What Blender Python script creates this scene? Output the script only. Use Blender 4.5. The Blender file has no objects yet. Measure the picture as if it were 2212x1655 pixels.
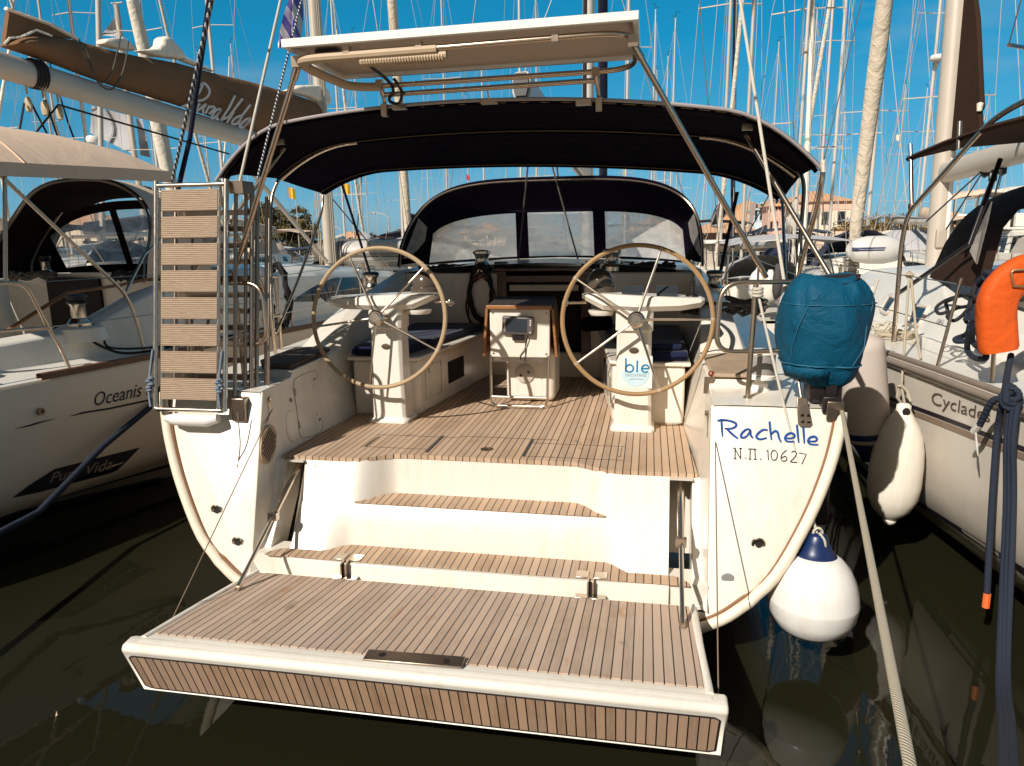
import bpy, bmesh, math, random
from mathutils.bvhtree import BVHTree
from mathutils import Vector, Matrix
random.seed(7)
S = bpy.context.scene
COL = S.collection
rad = math.radians
# ---------------------------------------------------------------- camera
FPX, PITCH, YAW, ROLL = 1549.97, .2012, .18884, -.01368      # focal length in units of a 2211 px wide picture
CAM = Vector((1.0676, 0, 2.5))
cy, sy = math.cos(YAW), math.sin(YAW)
F0 = Vector((-sy, cy, 0)); R0 = Vector((cy, sy, 0)); U0 = Vector((0, 0, 1))
cp, sp = math.cos(PITCH), math.sin(PITCH)
FW = F0*cp - U0*sp; U2 = U0*cp + F0*sp
cr, sr = math.cos(ROLL), math.sin(ROLL)
RI = R0*cr + U2*sr; UP = U2*cr - R0*sr
cd = bpy.data.cameras.new('camera'); cam = bpy.data.objects.new('camera', cd); COL.objects.link(cam)
cd.sensor_width = 36; cd.lens = 36*FPX/2211; cd.clip_start = .05; cd.clip_end = 20000
M = Matrix((RI, UP, -FW)).transposed().to_4x4(); M.translation = CAM
cam.matrix_world = M
S.camera = cam
def ray(U, V): return RI*((U-1105.5)/FPX) - UP*((V-827.5)/FPX) + FW
def at(U, V, y=None, z=None, x=None):
    k = ray(U, V)
    t = (y-CAM.y)/k.y if y is not None else (z-CAM.z)/k.z if z is not None else (x-CAM.x)/k.x
    return CAM + k*t
# ---------------------------------------------------------------- sky, sun, exposure
SUN_EL, SUN_AZ = rad(38), rad(28)          # light travels towards +y turned 28 deg to +x
sun_to = Vector((-math.sin(SUN_AZ)*math.cos(SUN_EL), -math.cos(SUN_AZ)*math.cos(SUN_EL), math.sin(SUN_EL)))
W = bpy.data.worlds.new('World'); S.world = W; W.use_nodes = True
nt = W.node_tree; nd = nt.nodes; lk = nt.links
bg = nd['Background']; bg.inputs[1].default_value = .10
sky = nd.new('ShaderNodeTexSky'); sky.sky_type = 'NISHITA'; sky.sun_disc = False
sky.sun_elevation = SUN_EL; sky.sun_rotation = math.atan2(sun_to.x, sun_to.y)
sky.altitude = 0; sky.air_density = 1.0; sky.dust_density = .6; sky.ozone_density = 2.5
# tuned sky: Nishita brightness, deep saturated blue away from the sun, warm glow added around the unseen sun to fill the shadows
tc = nd.new('ShaderNodeTexCoord')
bw = nd.new('ShaderNodeRGBToBW'); lk.new(sky.outputs[0], bw.inputs[0])
sx = nd.new('ShaderNodeSeparateXYZ'); lk.new(tc.outputs['Generated'], sx.inputs[0])
rp = nd.new('ShaderNodeValToRGB'); el = rp.color_ramp.elements
el[0].position = 0; el[0].color = (.66, 1.36, 1.70, 1); el[1].position = .55; el[1].color = (.02, 1.08, 2.35, 1)
e_ = el.new(.10); e_.color = (.26, 1.22, 1.95, 1)
e_ = el.new(.24); e_.color = (.05, 1.2, 2.3, 1)
lk.new(sx.outputs['Z'], rp.inputs[0])
mul = nd.new('ShaderNodeMix'); mul.data_type = 'RGBA'; mul.blend_type = 'MULTIPLY'; mul.inputs['Factor'].default_value = 1
lum = nd.new('ShaderNodeMath'); lum.operation = 'POWER'; lum.inputs[1].default_value = .62; lk.new(bw.outputs[0], lum.inputs[0])
lk.new(lum.outputs[0], mul.inputs['A']); lk.new(rp.outputs[0], mul.inputs['B'])
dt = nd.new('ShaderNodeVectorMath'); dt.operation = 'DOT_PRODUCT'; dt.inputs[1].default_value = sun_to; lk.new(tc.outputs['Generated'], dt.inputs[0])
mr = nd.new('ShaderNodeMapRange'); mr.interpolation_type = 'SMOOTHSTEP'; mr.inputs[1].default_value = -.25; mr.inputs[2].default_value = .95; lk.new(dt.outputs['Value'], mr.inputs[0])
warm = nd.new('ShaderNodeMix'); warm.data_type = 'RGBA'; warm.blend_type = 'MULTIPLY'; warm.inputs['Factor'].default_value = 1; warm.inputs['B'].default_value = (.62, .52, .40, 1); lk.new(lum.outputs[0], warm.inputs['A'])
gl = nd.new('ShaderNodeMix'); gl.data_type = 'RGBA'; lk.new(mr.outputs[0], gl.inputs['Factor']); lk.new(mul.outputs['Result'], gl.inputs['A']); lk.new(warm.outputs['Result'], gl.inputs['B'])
mp = nd.new('ShaderNodeMapping'); mp.inputs['Scale'].default_value = (1.2, 1.2, 6)
nz = nd.new('ShaderNodeTexNoise'); nz.inputs['Scale'].default_value = 2.2; nz.inputs['Detail'].default_value = 6; nz.inputs['Roughness'].default_value = .6
cr_ = nd.new('ShaderNodeValToRGB'); cr_.color_ramp.elements[0].position = .50; cr_.color_ramp.elements[1].position = .85
cr_.color_ramp.elements[1].color = (.42, .42, .42, 1)
lk.new(tc.outputs['Generated'], mp.inputs[0]); lk.new(mp.outputs[0], nz.inputs['Vector']); lk.new(nz.outputs[0], cr_.inputs[0])
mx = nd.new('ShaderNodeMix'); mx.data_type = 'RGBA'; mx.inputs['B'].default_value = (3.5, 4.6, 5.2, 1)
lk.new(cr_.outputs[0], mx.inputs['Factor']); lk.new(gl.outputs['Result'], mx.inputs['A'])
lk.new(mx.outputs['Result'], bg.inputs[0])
sl = bpy.data.lights.new('sun', 'SUN'); sl.energy = 5; sl.angle = rad(.5); sl.color = (1, .945, .865)
so = bpy.data.objects.new('sun', sl); COL.objects.link(so)
so.rotation_euler = sun_to.to_track_quat('Z', 'Y').to_euler(); so.location = (-20, -40, 40)
S.view_settings.view_transform = 'Standard'; S.view_settings.look = 'None'
S.view_settings.exposure = .15; S.view_settings.gamma = 1
S.cycles.max_bounces = 8; S.cycles.transparent_max_bounces = 24; S.cycles.use_denoising = True
S.cycles.caustics_reflective = False; S.cycles.caustics_refractive = False

# ---------------------------------------------------------------- materials
class N:
    def __init__(s, name):
        s.m = bpy.data.materials.new(name); s.m.use_nodes = True; s.t = s.m.node_tree
        s.p = s.t.nodes['Principled BSDF']; s.out = s.t.nodes['Material Output']
        s.tc = s.t.nodes.new('ShaderNodeTexCoord')
    def new(s, typ, **kw):
        n = s.t.nodes.new(typ)
        for k, v in kw.items(): setattr(n, k, v)
        return n
    def link(s, a, b): s.t.links.new(a, b)
    def map(s, scale=(1, 1, 1), rot=(0, 0, 0), src='Object'):
        m = s.new('ShaderNodeMapping'); m.inputs['Scale'].default_value = scale; m.inputs['Rotation'].default_value = rot
        s.link(s.tc.outputs[src], m.inputs[0]); return m.outputs[0]
    def noise(s, vec, scale, detail=4, rough=.55, dist=0):
        n = s.new('ShaderNodeTexNoise'); n.inputs['Scale'].default_value = scale; n.inputs['Detail'].default_value = detail
        n.inputs['Roughness'].default_value = rough; n.inputs['Distortion'].default_value = dist
        if vec is not None: s.link(vec, n.inputs['Vector'])
        return n.outputs[0]
    def math(s, op, a, b=None, c=None):
        n = s.new('ShaderNodeMath', operation=op)
        for i, q in enumerate((a, b, c)):
            if q is None: continue
            if isinstance(q, (int, float)): n.inputs[i].default_value = q
            else: s.link(q, n.inputs[i])
        return n.outputs[0]
    def ramp(s, fac, stops):
        r = s.new('ShaderNodeValToRGB'); e = r.color_ramp.elements
        while len(e) > 2: e.remove(e[-1])
        for i, (p, c) in enumerate(stops):
            if i > 1: e.new(p)
            e[i].position = p; e[i].color = (*c, 1) if len(c) == 3 else c
        s.link(fac, r.inputs[0]); return r.outputs[0]
    def mix(s, fac, a, b, blend='MIX'):
        n = s.new('ShaderNodeMix', data_type='RGBA', blend_type=blend)
        for k, q in (('Factor', fac), ('A', a), ('B', b)):
            if isinstance(q, (int, float)): n.inputs[k].default_value = q
            elif isinstance(q, tuple): n.inputs[k].default_value = (*q, 1)
            else: s.link(q, n.inputs[k])
        return n.outputs['Result']
    def bump(s, h, strength=.3, dist=.01):
        b = s.new('ShaderNodeBump'); b.inputs['Strength'].default_value = strength; b.inputs['Distance'].default_value = dist
        s.link(h, b.inputs['Height']); s.link(b.outputs[0], s.p.inputs['Normal']); return b
    def base(s, c):
        if isinstance(c, tuple): s.p.inputs['Base Color'].default_value = (*c, 1)
        else: s.link(c, s.p.inputs['Base Color'])
    def set(s, **kw):
        for k, v in kw.items():
            s.p.inputs[k.replace('_', ' ')].default_value = v
        return s
def plain(name, c, rough=.5, metal=0, var=.12, vs=6, bump=0, bs=40, bd=.004, coat=0):
    n = N(name); v = n.map()
    f = n.noise(v, vs, 5)
    n.base(n.mix(f, tuple(x*(1-var) for x in c), tuple(min(1, x*(1+var)) for x in c)))
    n.set(Roughness=rough, Metallic=metal)
    if coat: n.set(Coat_Weight=coat, Coat_Roughness=.08)
    if bump: n.bump(n.noise(v, bs, 5), bump, bd)
    return n.m
def gelcoat(name, c, dirt=.5):
    n = N(name); v = n.map()
    a = n.noise(v, 1.3, 6, .6); b = n.noise(n.map((9, 9, 1.2)), 2.0, 5, .6)
    k = n.math('MULTIPLY', a, b)
    sk = n.noise(n.map((16, 16, .9)), 1.0, 4, .6); sc_ = n.noise(n.map((2.5, 2.5, 40)), 1.6, 3, .5)
    dirtc = tuple(x*y for x, y in zip(c, (.86, .80, .70)))
    c1 = n.mix(n.math('MULTIPLY', n.ramp(k, [(.24, (0, 0, 0)), (.52, (1, 1, 1))]), dirt), c, dirtc)
    c1 = n.mix(n.math('MULTIPLY', n.ramp(sk, [(.56, (0, 0, 0)), (.78, (1, 1, 1))]), .35*dirt), c1, tuple(x*y for x, y in zip(c, (.72, .62, .50))))
    c1 = n.mix(n.math('MULTIPLY', n.math('MULTIPLY', n.ramp(sc_, [(.69, (0, 0, 0)), (.72, (1, 1, 1))]), n.ramp(a, [(.5, (0, 0, 0)), (.6, (1, 1, 1))])), .45*dirt), c1, tuple(x*.45 for x in c))
    n.base(c1)
    n.set(Roughness=.28, Coat_Weight=.3, Coat_Roughness=.1)
    n.link(n.math('MULTIPLY_ADD', a, .2, .2), n.p.inputs['Roughness'])
    n.bump(n.noise(v, 3.0, 2), .06, .02)
    return n.m
def teak(name, axis='x', pitch=.049, seam=.0060, light=(.46, .315, .205), dark=(.31, .195, .12), stains=False, off=0.):
    """Laid planks: 'axis' is the direction across the planks; grain runs along y (or z for a fascia)."""
    n = N(name); sep = n.new('ShaderNodeSeparateXYZ'); n.link(n.tc.outputs['Object'], sep.inputs[0])
    x = n.math('ADD', sep.outputs['X'], off+50*pitch)
    u = n.math('DIVIDE', x, pitch); pl = n.math('FLOOR', u); fr = n.math('FRACT', u)
    wn = n.new('ShaderNodeTexWhiteNoise', noise_dimensions='1D'); n.link(pl, wn.inputs['W'])
    gs = (90, 3.0, 3.0) if axis == 'x' else (90, 3.0, 5.0)
    cmb = n.new('ShaderNodeCombineXYZ')
    n.link(n.math('MULTIPLY', pl, 7.3), cmb.inputs[2])
    add = n.new('ShaderNodeVectorMath', operation='ADD'); n.link(n.map(gs), add.inputs[0]); n.link(cmb.outputs[0], add.inputs[1])
    g = n.noise(add.outputs[0], 1.6, 8, .65, .35)
    blotch = n.noise(n.map((1, 1, 1)), 2.6, 6, .68)
    t = n.math('ADD', n.math('MULTIPLY', g, .85), n.math('MULTIPLY_ADD', wn.outputs[0], .55, n.math('MULTIPLY', n.math('SUBTRACT', blotch, .22), .85)))
    c = n.ramp(n.math('MULTIPLY', t, .75), [(.30, dark), (.62, light), (.92, tuple(min(1, q*1.22) for q in light))])
    sp_ = n.noise(n.map((1, .5, 1)), 9, 3, .5); c = n.mix(n.ramp(sp_, [(.70, (0, 0, 0)), (.76, (.5, .5, .5))]), c, tuple(q*.55 for q in dark))
    gy = n.noise(n.map((1, 1, 1)), 1.3, 4, .6); c = n.mix(n.ramp(gy, [(.45, (0, 0, 0)), (.7, (.35, .35, .35))]), c, tuple(sum(light)/3*k_ for k_ in (1.16, .97, .86)))
    if stains:
        st = n.noise(n.map((5, 1.6, 1)), 1.15, 3, .5)
        c = n.mix(n.ramp(st, [(.66, (0, 0, 0)), (.74, (.6, .6, .6))]), c, (.40, .16, .05))
    sm = n.math('LESS_THAN', fr, seam/pitch)
    c = n.mix(sm, c, (.012, .009, .008))
    n.base(c); n.set(Roughness=.72)
    n.link(n.math('SUBTRACT', .78, n.math('MULTIPLY', sm, .25)), n.p.inputs['Roughness'])
    n.bump(n.math('SUBTRACT', n.math('MULTIPLY', g, .35), sm), .5, .002)
    return n.m
def steel(name, c=(.66, .62, .58), rough=.16, dirt=.35):
    n = N(name); v = n.map()
    f = n.noise(v, 9, 5, .7)
    n.base(n.mix(n.math('MULTIPLY', f, dirt), c, (.30, .20, .12)))
    n.set(Metallic=1.0); n.link(n.math('MULTIPLY_ADD', f, .22, rough-.06), n.p.inputs['Roughness'])
    return n.m
def cloth(name, c, var=.25, wr=.5, sc=3.0, rough=.9, sheen=.15, spec=.12):
    n = N(name); v = n.map()
    a = n.noise(n.map((1, 1.6, 1)), sc, 5, .55, .8); w = n.noise(v, 260, 2)
    n.base(n.mix(n.noise(v, 2.2, 6, .65), tuple(x*(1-var) for x in c), tuple(min(1, x*(1+var)) for x in c)))
    n.set(Roughness=rough, Sheen_Weight=sheen); n.p.inputs['Specular IOR Level'].default_value = spec
    n.bump(n.math('ADD', a, n.math('MULTIPLY', w, .02)), wr, .05)
    return n.m
def ropem(name, a, b, sc=60, rough=.85):
    n = N(name); v = n.map()
    w = n.new('ShaderNodeTexWave', wave_type='BANDS', bands_direction='DIAGONAL'); w.inputs['Scale'].default_value = sc; w.inputs['Distortion'].default_value = 1.5
    n.link(v, w.inputs[0])
    n.base(n.mix(n.math('GREATER_THAN', w.outputs[1], .55), a, b)); n.set(Roughness=rough)
    n.bump(w.outputs[1], .6, .004)
    return n.m
def wood(name, a, b, sc=(3, 40, 40), rough=.4, coat=.2):
    n = N(name); g = n.noise(n.map(sc), 1.2, 6, .6, .6)
    n.base(n.ramp(g, [(.3, a), (.7, b)])); n.set(Roughness=rough, Coat_Weight=coat); n.bump(g, .15, .003); return n.m
def vinyl(name, tint=(.86, .82, .78), haze=.42):
    n = N(name); v = n.map((1, 1, 1.6))
    w = n.noise(v, 3.2, 6, .6, 1.6)
    n.base(tint); n.set(Roughness=.06, Metallic=0)
    n.bump(w, .55, .03)
    tr = n.new('ShaderNodeBsdfTransparent'); tr.inputs[0].default_value = (.93, .90, .87, 1)
    tl = n.new('ShaderNodeBsdfTranslucent'); tl.inputs[0].default_value = (*tint, 1)
    m1 = n.new('ShaderNodeMixShader'); m1.inputs[0].default_value = .68
    n.link(n.p.outputs[0], m1.inputs[1]); n.link(tl.outputs[0], m1.inputs[2])
    m2 = n.new('ShaderNodeMixShader')
    n.link(n.math('MULTIPLY_ADD', n.ramp(w, [(.35, (0, 0, 0)), (.7, (1, 1, 1))]), .35, haze-.17), m2.inputs[0])
    n.link(tr.outputs[0], m2.inputs[1]); n.link(m1.outputs[0], m2.inputs[2]); n.link(m2.outputs[0], n.out.inputs[0])
    return n.m
MT = dict(
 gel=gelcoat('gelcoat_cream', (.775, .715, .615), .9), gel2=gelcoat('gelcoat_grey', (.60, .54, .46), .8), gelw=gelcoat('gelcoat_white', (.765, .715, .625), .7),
 lip=gelcoat('hull_edge_cream', (.80, .70, .55), 1.),
 teak=teak('teak_deck'), teakp=teak('teak_platform', pitch=.047, light=(.47, .34, .25), dark=(.31, .21, .145), stains=True),
 teakf=teak('teak_fascia', axis='z', pitch=.044, light=(.43, .27, .165), dark=(.22, .125, .07)),
 steel=steel('stainless_steel', (.58, .47, .37), .24), chrome=steel('polished_chrome', (.70, .61, .51), .20, .2), dsteel=steel('tarnished_steel', (.42, .34, .28), .28, .6), alu=plain('mast_aluminium', (.52, .45, .37), .42, .1, .1),
 alub=plain('painted_mast_white', (.56, .51, .45), .4, 0, .12),
 black=plain('black_plastic', (.012, .008, .008), .4), dark=plain('dark_interior', (.010, .004, .004), .8), rubber=plain('grey_rubber', (.06, .05, .05), .7),
 navy=cloth('navy_canvas', (.0042, .0024, .0085), .4, .7, sheen=0, spec=.04), navyt=cloth('navy_cushion', (.010, .014, .045), .3, .3, 5), navys=cloth('navy_sail_sleeve', (.008, .010, .026), .4, .7, 6),
 tan=cloth('tan_canvas', (.68, .50, .365), .12, .35, 1.6, sheen=0), brown=cloth('brown_canvas', (.20, .108, .056), .18, .9, 2.2, sheen=0), brownd=cloth('dark_brown_canvas', (.040, .020, .012), .2, .5, 2.2, sheen=0), browni=cloth('dark_canvas_inside', (.012, .0045, .0035), .3, .4, sheen=0),
 sail=cloth('sailcloth_white', (.78, .70, .58), .08, .8, 5), sailg=cloth('sailcloth_grey', (.42, .41, .42), .1, .4, 2), genoa=cloth('furled_sail_beige', (.66, .56, .43), .14, .9, 5),
 teal=cloth('teal_outboard_cover', (.004, .068, .125), .22, .8, 4.5, .55, 0), bluev=plain('blue_vinyl', (.006, .020, .085), .35, 0, .1), fender=gelcoat('white_fender_vinyl', (.79, .76, .71), .8), fenderc=gelcoat('cream_fender_vinyl', (.80, .74, .63), 1.0), fendg=plain('grey_fender_sock', (.52, .44, .38), .8, 0, .1, 5, .1, 200),
 orange=cloth('orange_vinyl', (.62, .095, .014), .06, .5, 6, .5, 0), orangep=plain('orange_tape', (.85, .16, .04), .5),
 hyp=plain('grey_hypalon', (.46, .43, .39), .5, 0, .08, 4), hypd=plain('dark_grey_hypalon', (.13, .11, .09), .55, 0, .1, 4), hypl=plain('light_grey_hypalon', (.60, .57, .53), .5, 0, .06, 4),
 ropew=ropem('white_rope', (.72, .66, .55), (.45, .40, .33), 55), ropeb=ropem('navy_rope', (.005, .008, .018), (.018, .028, .055), 45), roped=ropem('dark_fleck_rope', (.012, .022, .045), (.5, .5, .48), 16), ropek=ropem('black_rope', (.012, .010, .012), (.03, .025, .025), 60), ropeg=ropem('grey_rope', (.055, .045, .038), (.14, .12, .10), 50), roper=ropem('red_rope', (.09, .012, .008), (.16, .03, .02), 50), ropel=ropem('webbing_line', (.50, .42, .30), (.43, .36, .26), 60), ropebl=ropem('blue_fleck_rope', (.01, .06, .15), (.35, .4, .45), 45), twine=plain('brown_twine', (.20, .14, .09), .9),
 mahog=wood('mahogany', (.045, .012, .006), (.10, .03, .014)), ltwood=wood('oiled_teak', (.24, .095, .03), (.36, .16, .055)), dwood=wood('dark_weathered_teak', (.03, .022, .018), (.06, .043, .034), rough=.6, coat=0), cap=wood('teak_cap_rail', (.10, .035, .014), (.19, .075, .03)),
 pad=plain('brown_seat_pad', (.070, .042, .032), .75, 0, .15, 3), greypad=plain('weathered_deck_pad', (.36, .26, .17), .8, 0, .35, 7),
 leather=plain('wheel_leather', (.40, .28, .155), .6, 0, .25, 5, .2, 120), leather2=plain('wheel_leather_tan', (.32, .185, .075), .6, 0, .25, 5, .2, 120), stitch=plain('stitching', (.45, .37, .27), .8),
 vinyl=vinyl('clear_vinyl_window', (.96, .90, .83), .88), vinyl2=vinyl('clear_vinyl_hazy', (.80, .78, .78), .36),
 glass=plain('dark_cabin_glass', (.012, .020, .026), .06, 0, .1), screen=plain('display_glass', (.035, .042, .05), .05, 0, .2, 4), bluelet=plain('blue_lettering', (.006, .06, .27), .4), darklet=plain('dark_lettering', (.018, .014, .030), .45), whitelet=plain('white_lettering', (.62, .57, .52), .7), cyanlet=plain('cyan_lettering', (.01, .19, .38), .4), palecyan=plain('pale_blue_print', (.52, .68, .72), .4), greylet=plain('grey_lettering', (.24, .30, .34), .5),
 panelw=plain('solar_panel_frame', (.82, .79, .72), .35, 0, .03), panelb=plain('solar_panel_back', (.50, .40, .33), .6, 0, .04), duct=plain('cream_duct', (.46, .34, .22), .6),
 compass=plain('compass_dome', (.085, .065, .048), .18, 0, .1), white=plain('white_plastic', (.80, .76, .69), .35, 0, .03), anti=plain('antifouling_green', (.045, .045, .025), .7), bootd=plain('dark_boot_stripe', (.016, .010, .016), .5), brownline=plain('brown_seal', (.20, .085, .03), .6),
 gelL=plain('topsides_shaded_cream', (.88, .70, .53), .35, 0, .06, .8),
 silver=cloth('silver_cover', (.46, .44, .44), .15, .8, 4))

# ---------------------------------------------------------------- mesh builder and object helpers
class MB:
    def __init__(s): s.v = []; s.f = []
    def add(s, vs, fs):
        o = len(s.v); s.v += [Vector(p) for p in vs]; s.f += [tuple(i+o for i in q) for q in fs]; return s
    def poly(s, pts): return s.add(pts, [tuple(range(len(pts)))])
    def box(s, c, size, rz=0, rot=None):
        c = Vector(c); R = rot or Matrix.Rotation(rz, 3, 'Z'); h = [q/2 for q in size]
        vs = [c + R @ Vector((sx*h[0], sy_*h[1], sz*h[2])) for sx in (-1, 1) for sy_ in (-1, 1) for sz in (-1, 1)]
        return s.add(vs, [(0, 1, 3, 2), (4, 6, 7, 5), (0, 4, 5, 1), (2, 3, 7, 6), (0, 2, 6, 4), (1, 5, 7, 3)])
    def beam(s, a, b, w, h, up=(0, 0, 1)):
        a = Vector(a); b = Vector(b); d = (b-a); L = d.length; d.normalize(); up = Vector(up)
        x = d.cross(up); x = x.normalized() if x.length > 1e-6 else Vector((1, 0, 0)); z = x.cross(d)
        return s.box((a+b)/2, (w, L, h), rot=Matrix((x, d, z)).transposed())
    def grid(s, rows, closed=False, flip=False):
        n = len(rows[0]); o = len(s.v)
        for r in rows: s.v += [Vector(p) for p in r]
        for i in range(len(rows)-1):
            for j in range(n if closed else n-1):
                k = (j+1) % n; q = (o+i*n+j, o+i*n+k, o+(i+1)*n+k, o+(i+1)*n+j)
                s.f.append(q[::-1] if flip else q)
        return s
    def tube(s, pts, r, n=8, closed=False, cap=True, sq=1.):
        pts = [Vector(p) for p in pts]; m = len(pts); rs = r if isinstance(r, (list, tuple)) else [r]*m
        rows = []; up = None
        for i, p in enumerate(pts):
            a = pts[(i-1) % m] if (i or closed) else p; b = pts[(i+1) % m] if (i < m-1 or closed) else p
            t = (b-a).normalized() if (b-a).length > 1e-9 else Vector((0, 0, 1))
            if up is None: up = Vector((0, 0, 1)) if abs(t.z) < .9 else Vector((1, 0, 0))
            x = t.cross(up); x.normalize(); u = x.cross(t); u.normalize(); up = u
            rows.append([p + (x*math.cos(q) + u*math.sin(q)*sq)*rs[i] for q in [2*math.pi*k/n for k in range(n)]])
        if closed: rows.append(rows[0])
        o = len(s.v); s.grid(rows, True)
        if cap and not closed:
            s.f.append(tuple(o+k for k in range(n))); s.f.append(tuple(o+(m-1)*n+k for k in reversed(range(n))))
        return s
    def lathe(s, prof, n=20, c=(0, 0, 0), rot=None, sx=1, sy_=1):
        c = Vector(c); R = rot or Matrix.Identity(3); rows = []
        for r, z in prof:
            rows.append([c + R @ Vector((r*sx*math.cos(2*math.pi*k/n), r*sy_*math.sin(2*math.pi*k/n), z)) for k in range(n)])
        o = len(s.v); s.grid(rows, True)
        if prof[0][0] > 1e-5: s.f.append(tuple(o+k for k in reversed(range(n))))
        if prof[-1][0] > 1e-5: s.f.append(tuple(o+(len(prof)-1)*n+k for k in range(n)))
        return s
    def prism(s, pts, vec):
        pts = [Vector(p) for p in pts]; n = len(pts); vec = Vector(vec)
        vs = pts + [p+vec for p in pts]
        return s.add(vs, [tuple(range(n))[::-1], tuple(range(n, 2*n))] + [(i, (i+1) % n, n+(i+1) % n, n+i) for i in range(n)])
    def mirror(s):
        o = len(s.v); s.v += [Vector((-p.x, p.y, p.z)) for p in s.v]; s.f += [tuple(o+i for i in reversed(q)) for q in s.f]; return s
def mkobj(name, mesh, parent=None, local=False):
    o = bpy.data.objects.new(name, mesh); COL.objects.link(o)
    if parent:
        o.parent = parent
        if not local: o.matrix_parent_inverse = wm(parent).inverted()
    return o
def wm(o):
    m = Matrix.LocRotScale(o.location, o.rotation_euler, o.scale)
    if o.parent: m = wm(o.parent) @ o.matrix_parent_inverse @ m
    return m
SPLIT = ('hatch_fitting', 'cover_button', 'lashing', 'slot_frame', 'slot_lining', 'bimini_frame', 'canopy_stitching', 'chain_plate', 'cover_stripe', 'skin_fitting', 'platform_rim', 'end_rail')
KEEP = ('lettering', 'stitch', 'hole', 'slot', 'joint', 'print', 'caption', 'seam', 'lashing', 'rope', 'rail', 'rigging', 'stripe', 'lifelines', 'halyards', 'sheet', 'crown', 'fitting', 'frame', 'key', 'button', 'clutch', 'spokes', 'hinge', 'fender')
def build(name, mb, mat, parent=None, smooth=35, local=False, merge=True, **kw):
    """one object per separate piece: pieces that lie apart from each other become objects of the same name"""
    if (local and name not in ('spreader', 'cabin_window')) or not mb.f or len(mb.v) > 40000 or (name not in SPLIT and any(k in name for k in KEEP)): return build1(name, mb, mat, parent, smooth, local=local, merge=merge, **kw)
    par = list(range(len(mb.v)))
    def find(a):
        while par[a] != a: par[a] = par[par[a]]; a = par[a]
        return a
    for f in mb.f:
        r = find(f[0])
        for v in f[1:]: par[find(v)] = r
    box = {}
    for f in mb.f:
        r = find(f[0]); b = box.setdefault(r, [[1e9]*3, [-1e9]*3, []]); b[2].append(f)
        for v in f:
            p = mb.v[v]
            for k in range(3): b[0][k] = min(b[0][k], p[k]); b[1][k] = max(b[1][k], p[k])
    cl = [[b[0], b[1], b[2]] for b in box.values()]
    if len(cl) > 60: return build1(name, mb, mat, parent, smooth, local=local, merge=merge, **kw)
    ch = True
    while ch:
        ch = False
        for i in range(len(cl)):
            for j in range(i+1, len(cl)):
                if all(cl[i][0][k]-.03 < cl[j][1][k] and cl[j][0][k]-.03 < cl[i][1][k] for k in range(3)):
                    cl[i] = [[min(a, b) for a, b in zip(cl[i][0], cl[j][0])], [max(a, b) for a, b in zip(cl[i][1], cl[j][1])], cl[i][2]+cl[j][2]]; del cl[j]; ch = True; break
            if ch: break
    if len(cl) == 1 or parent is None: return build1(name, mb, mat, parent, smooth, local=local, merge=merge, **kw)
    out = None
    for c in cl:
        m = MB(); idx = {}
        for f in c[2]:
            for v in f:
                if v not in idx: idx[v] = len(m.v); m.v.append(mb.v[v])
            m.f.append(tuple(idx[v] for v in f))
        o = build1(name, m, mat, parent, smooth, local=local, merge=merge, **kw); out = out or o
    return out
def build1(name, mb, mat, parent=None, smooth=35, bevel=0, seg=2, solid=0, sub=0, local=False, merge=True, label=None, off=-1):
    me = bpy.data.meshes.new(name); me.from_pydata([tuple(p) for p in mb.v], [], mb.f)
    bm = bmesh.new(); bm.from_mesh(me)
    if merge: bmesh.ops.remove_doubles(bm, verts=bm.verts, dist=1e-5)
    bmesh.ops.recalc_face_normals(bm, faces=bm.faces); bm.to_mesh(me); bm.free()
    me.materials.append(MT[mat] if isinstance(mat, str) else mat)
    if smooth:
        for p in me.polygons: p.use_smooth = True
        me.set_sharp_from_angle(angle=rad(smooth))
    o = mkobj(name, me, parent, local)
    if solid:
        q = o.modifiers.new('solid', 'SOLIDIFY'); q.thickness = solid; q.offset = off
    if bevel:
        q = o.modifiers.new('bevel', 'BEVEL'); q.width = bevel; q.segments = seg; q.limit_method = 'ANGLE'; q.angle_limit = rad(40)
        q.harden_normals = False
    if sub:
        q = o.modifiers.new('sub', 'SUBSURF'); q.levels = sub; q.render_levels = sub
    if label: o['label'] = label
    return o
def tag(o, label, cat, group=None):
    o['label'] = label; o['category'] = cat
    if group: o['group'] = group
    return o
def thing(name, label, cat, loc=(0, 0, 0), rz=0, group=None):
    o = bpy.data.objects.new(name, None); COL.objects.link(o); o.location = loc; o.rotation_euler = (0, 0, rz); o.empty_display_size = .2
    return tag(o, label, cat, group)
def struct(o): o['kind'] = 'structure'; return o
KIDS = {}
def copy_tree(o, parent=None):
    c = o.copy(); COL.objects.link(c)
    if parent: c.parent = parent
    for ch in list(o.children): copy_tree(ch, c)
    return c
def smooth_path(pts, n=6, closed=False):
    P = [Vector(p) for p in pts]; out = []; m = len(P)
    rng = range(m if closed else m-1)
    for i in rng:
        p0 = P[(i-1) % m] if (closed or i) else P[i]; p1 = P[i]; p2 = P[(i+1) % m]
        p3 = P[(i+2) % m] if (closed or i+2 < m) else p2
        for k in range(n):
            t = k/n
            out.append(.5*((2*p1)+(p2-p0)*t+(2*p0-5*p1+4*p2-p3)*t*t+(3*p1-p0-3*p2+p3)*t**3))
    if not closed: out.append(P[-1])
    return out
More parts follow.
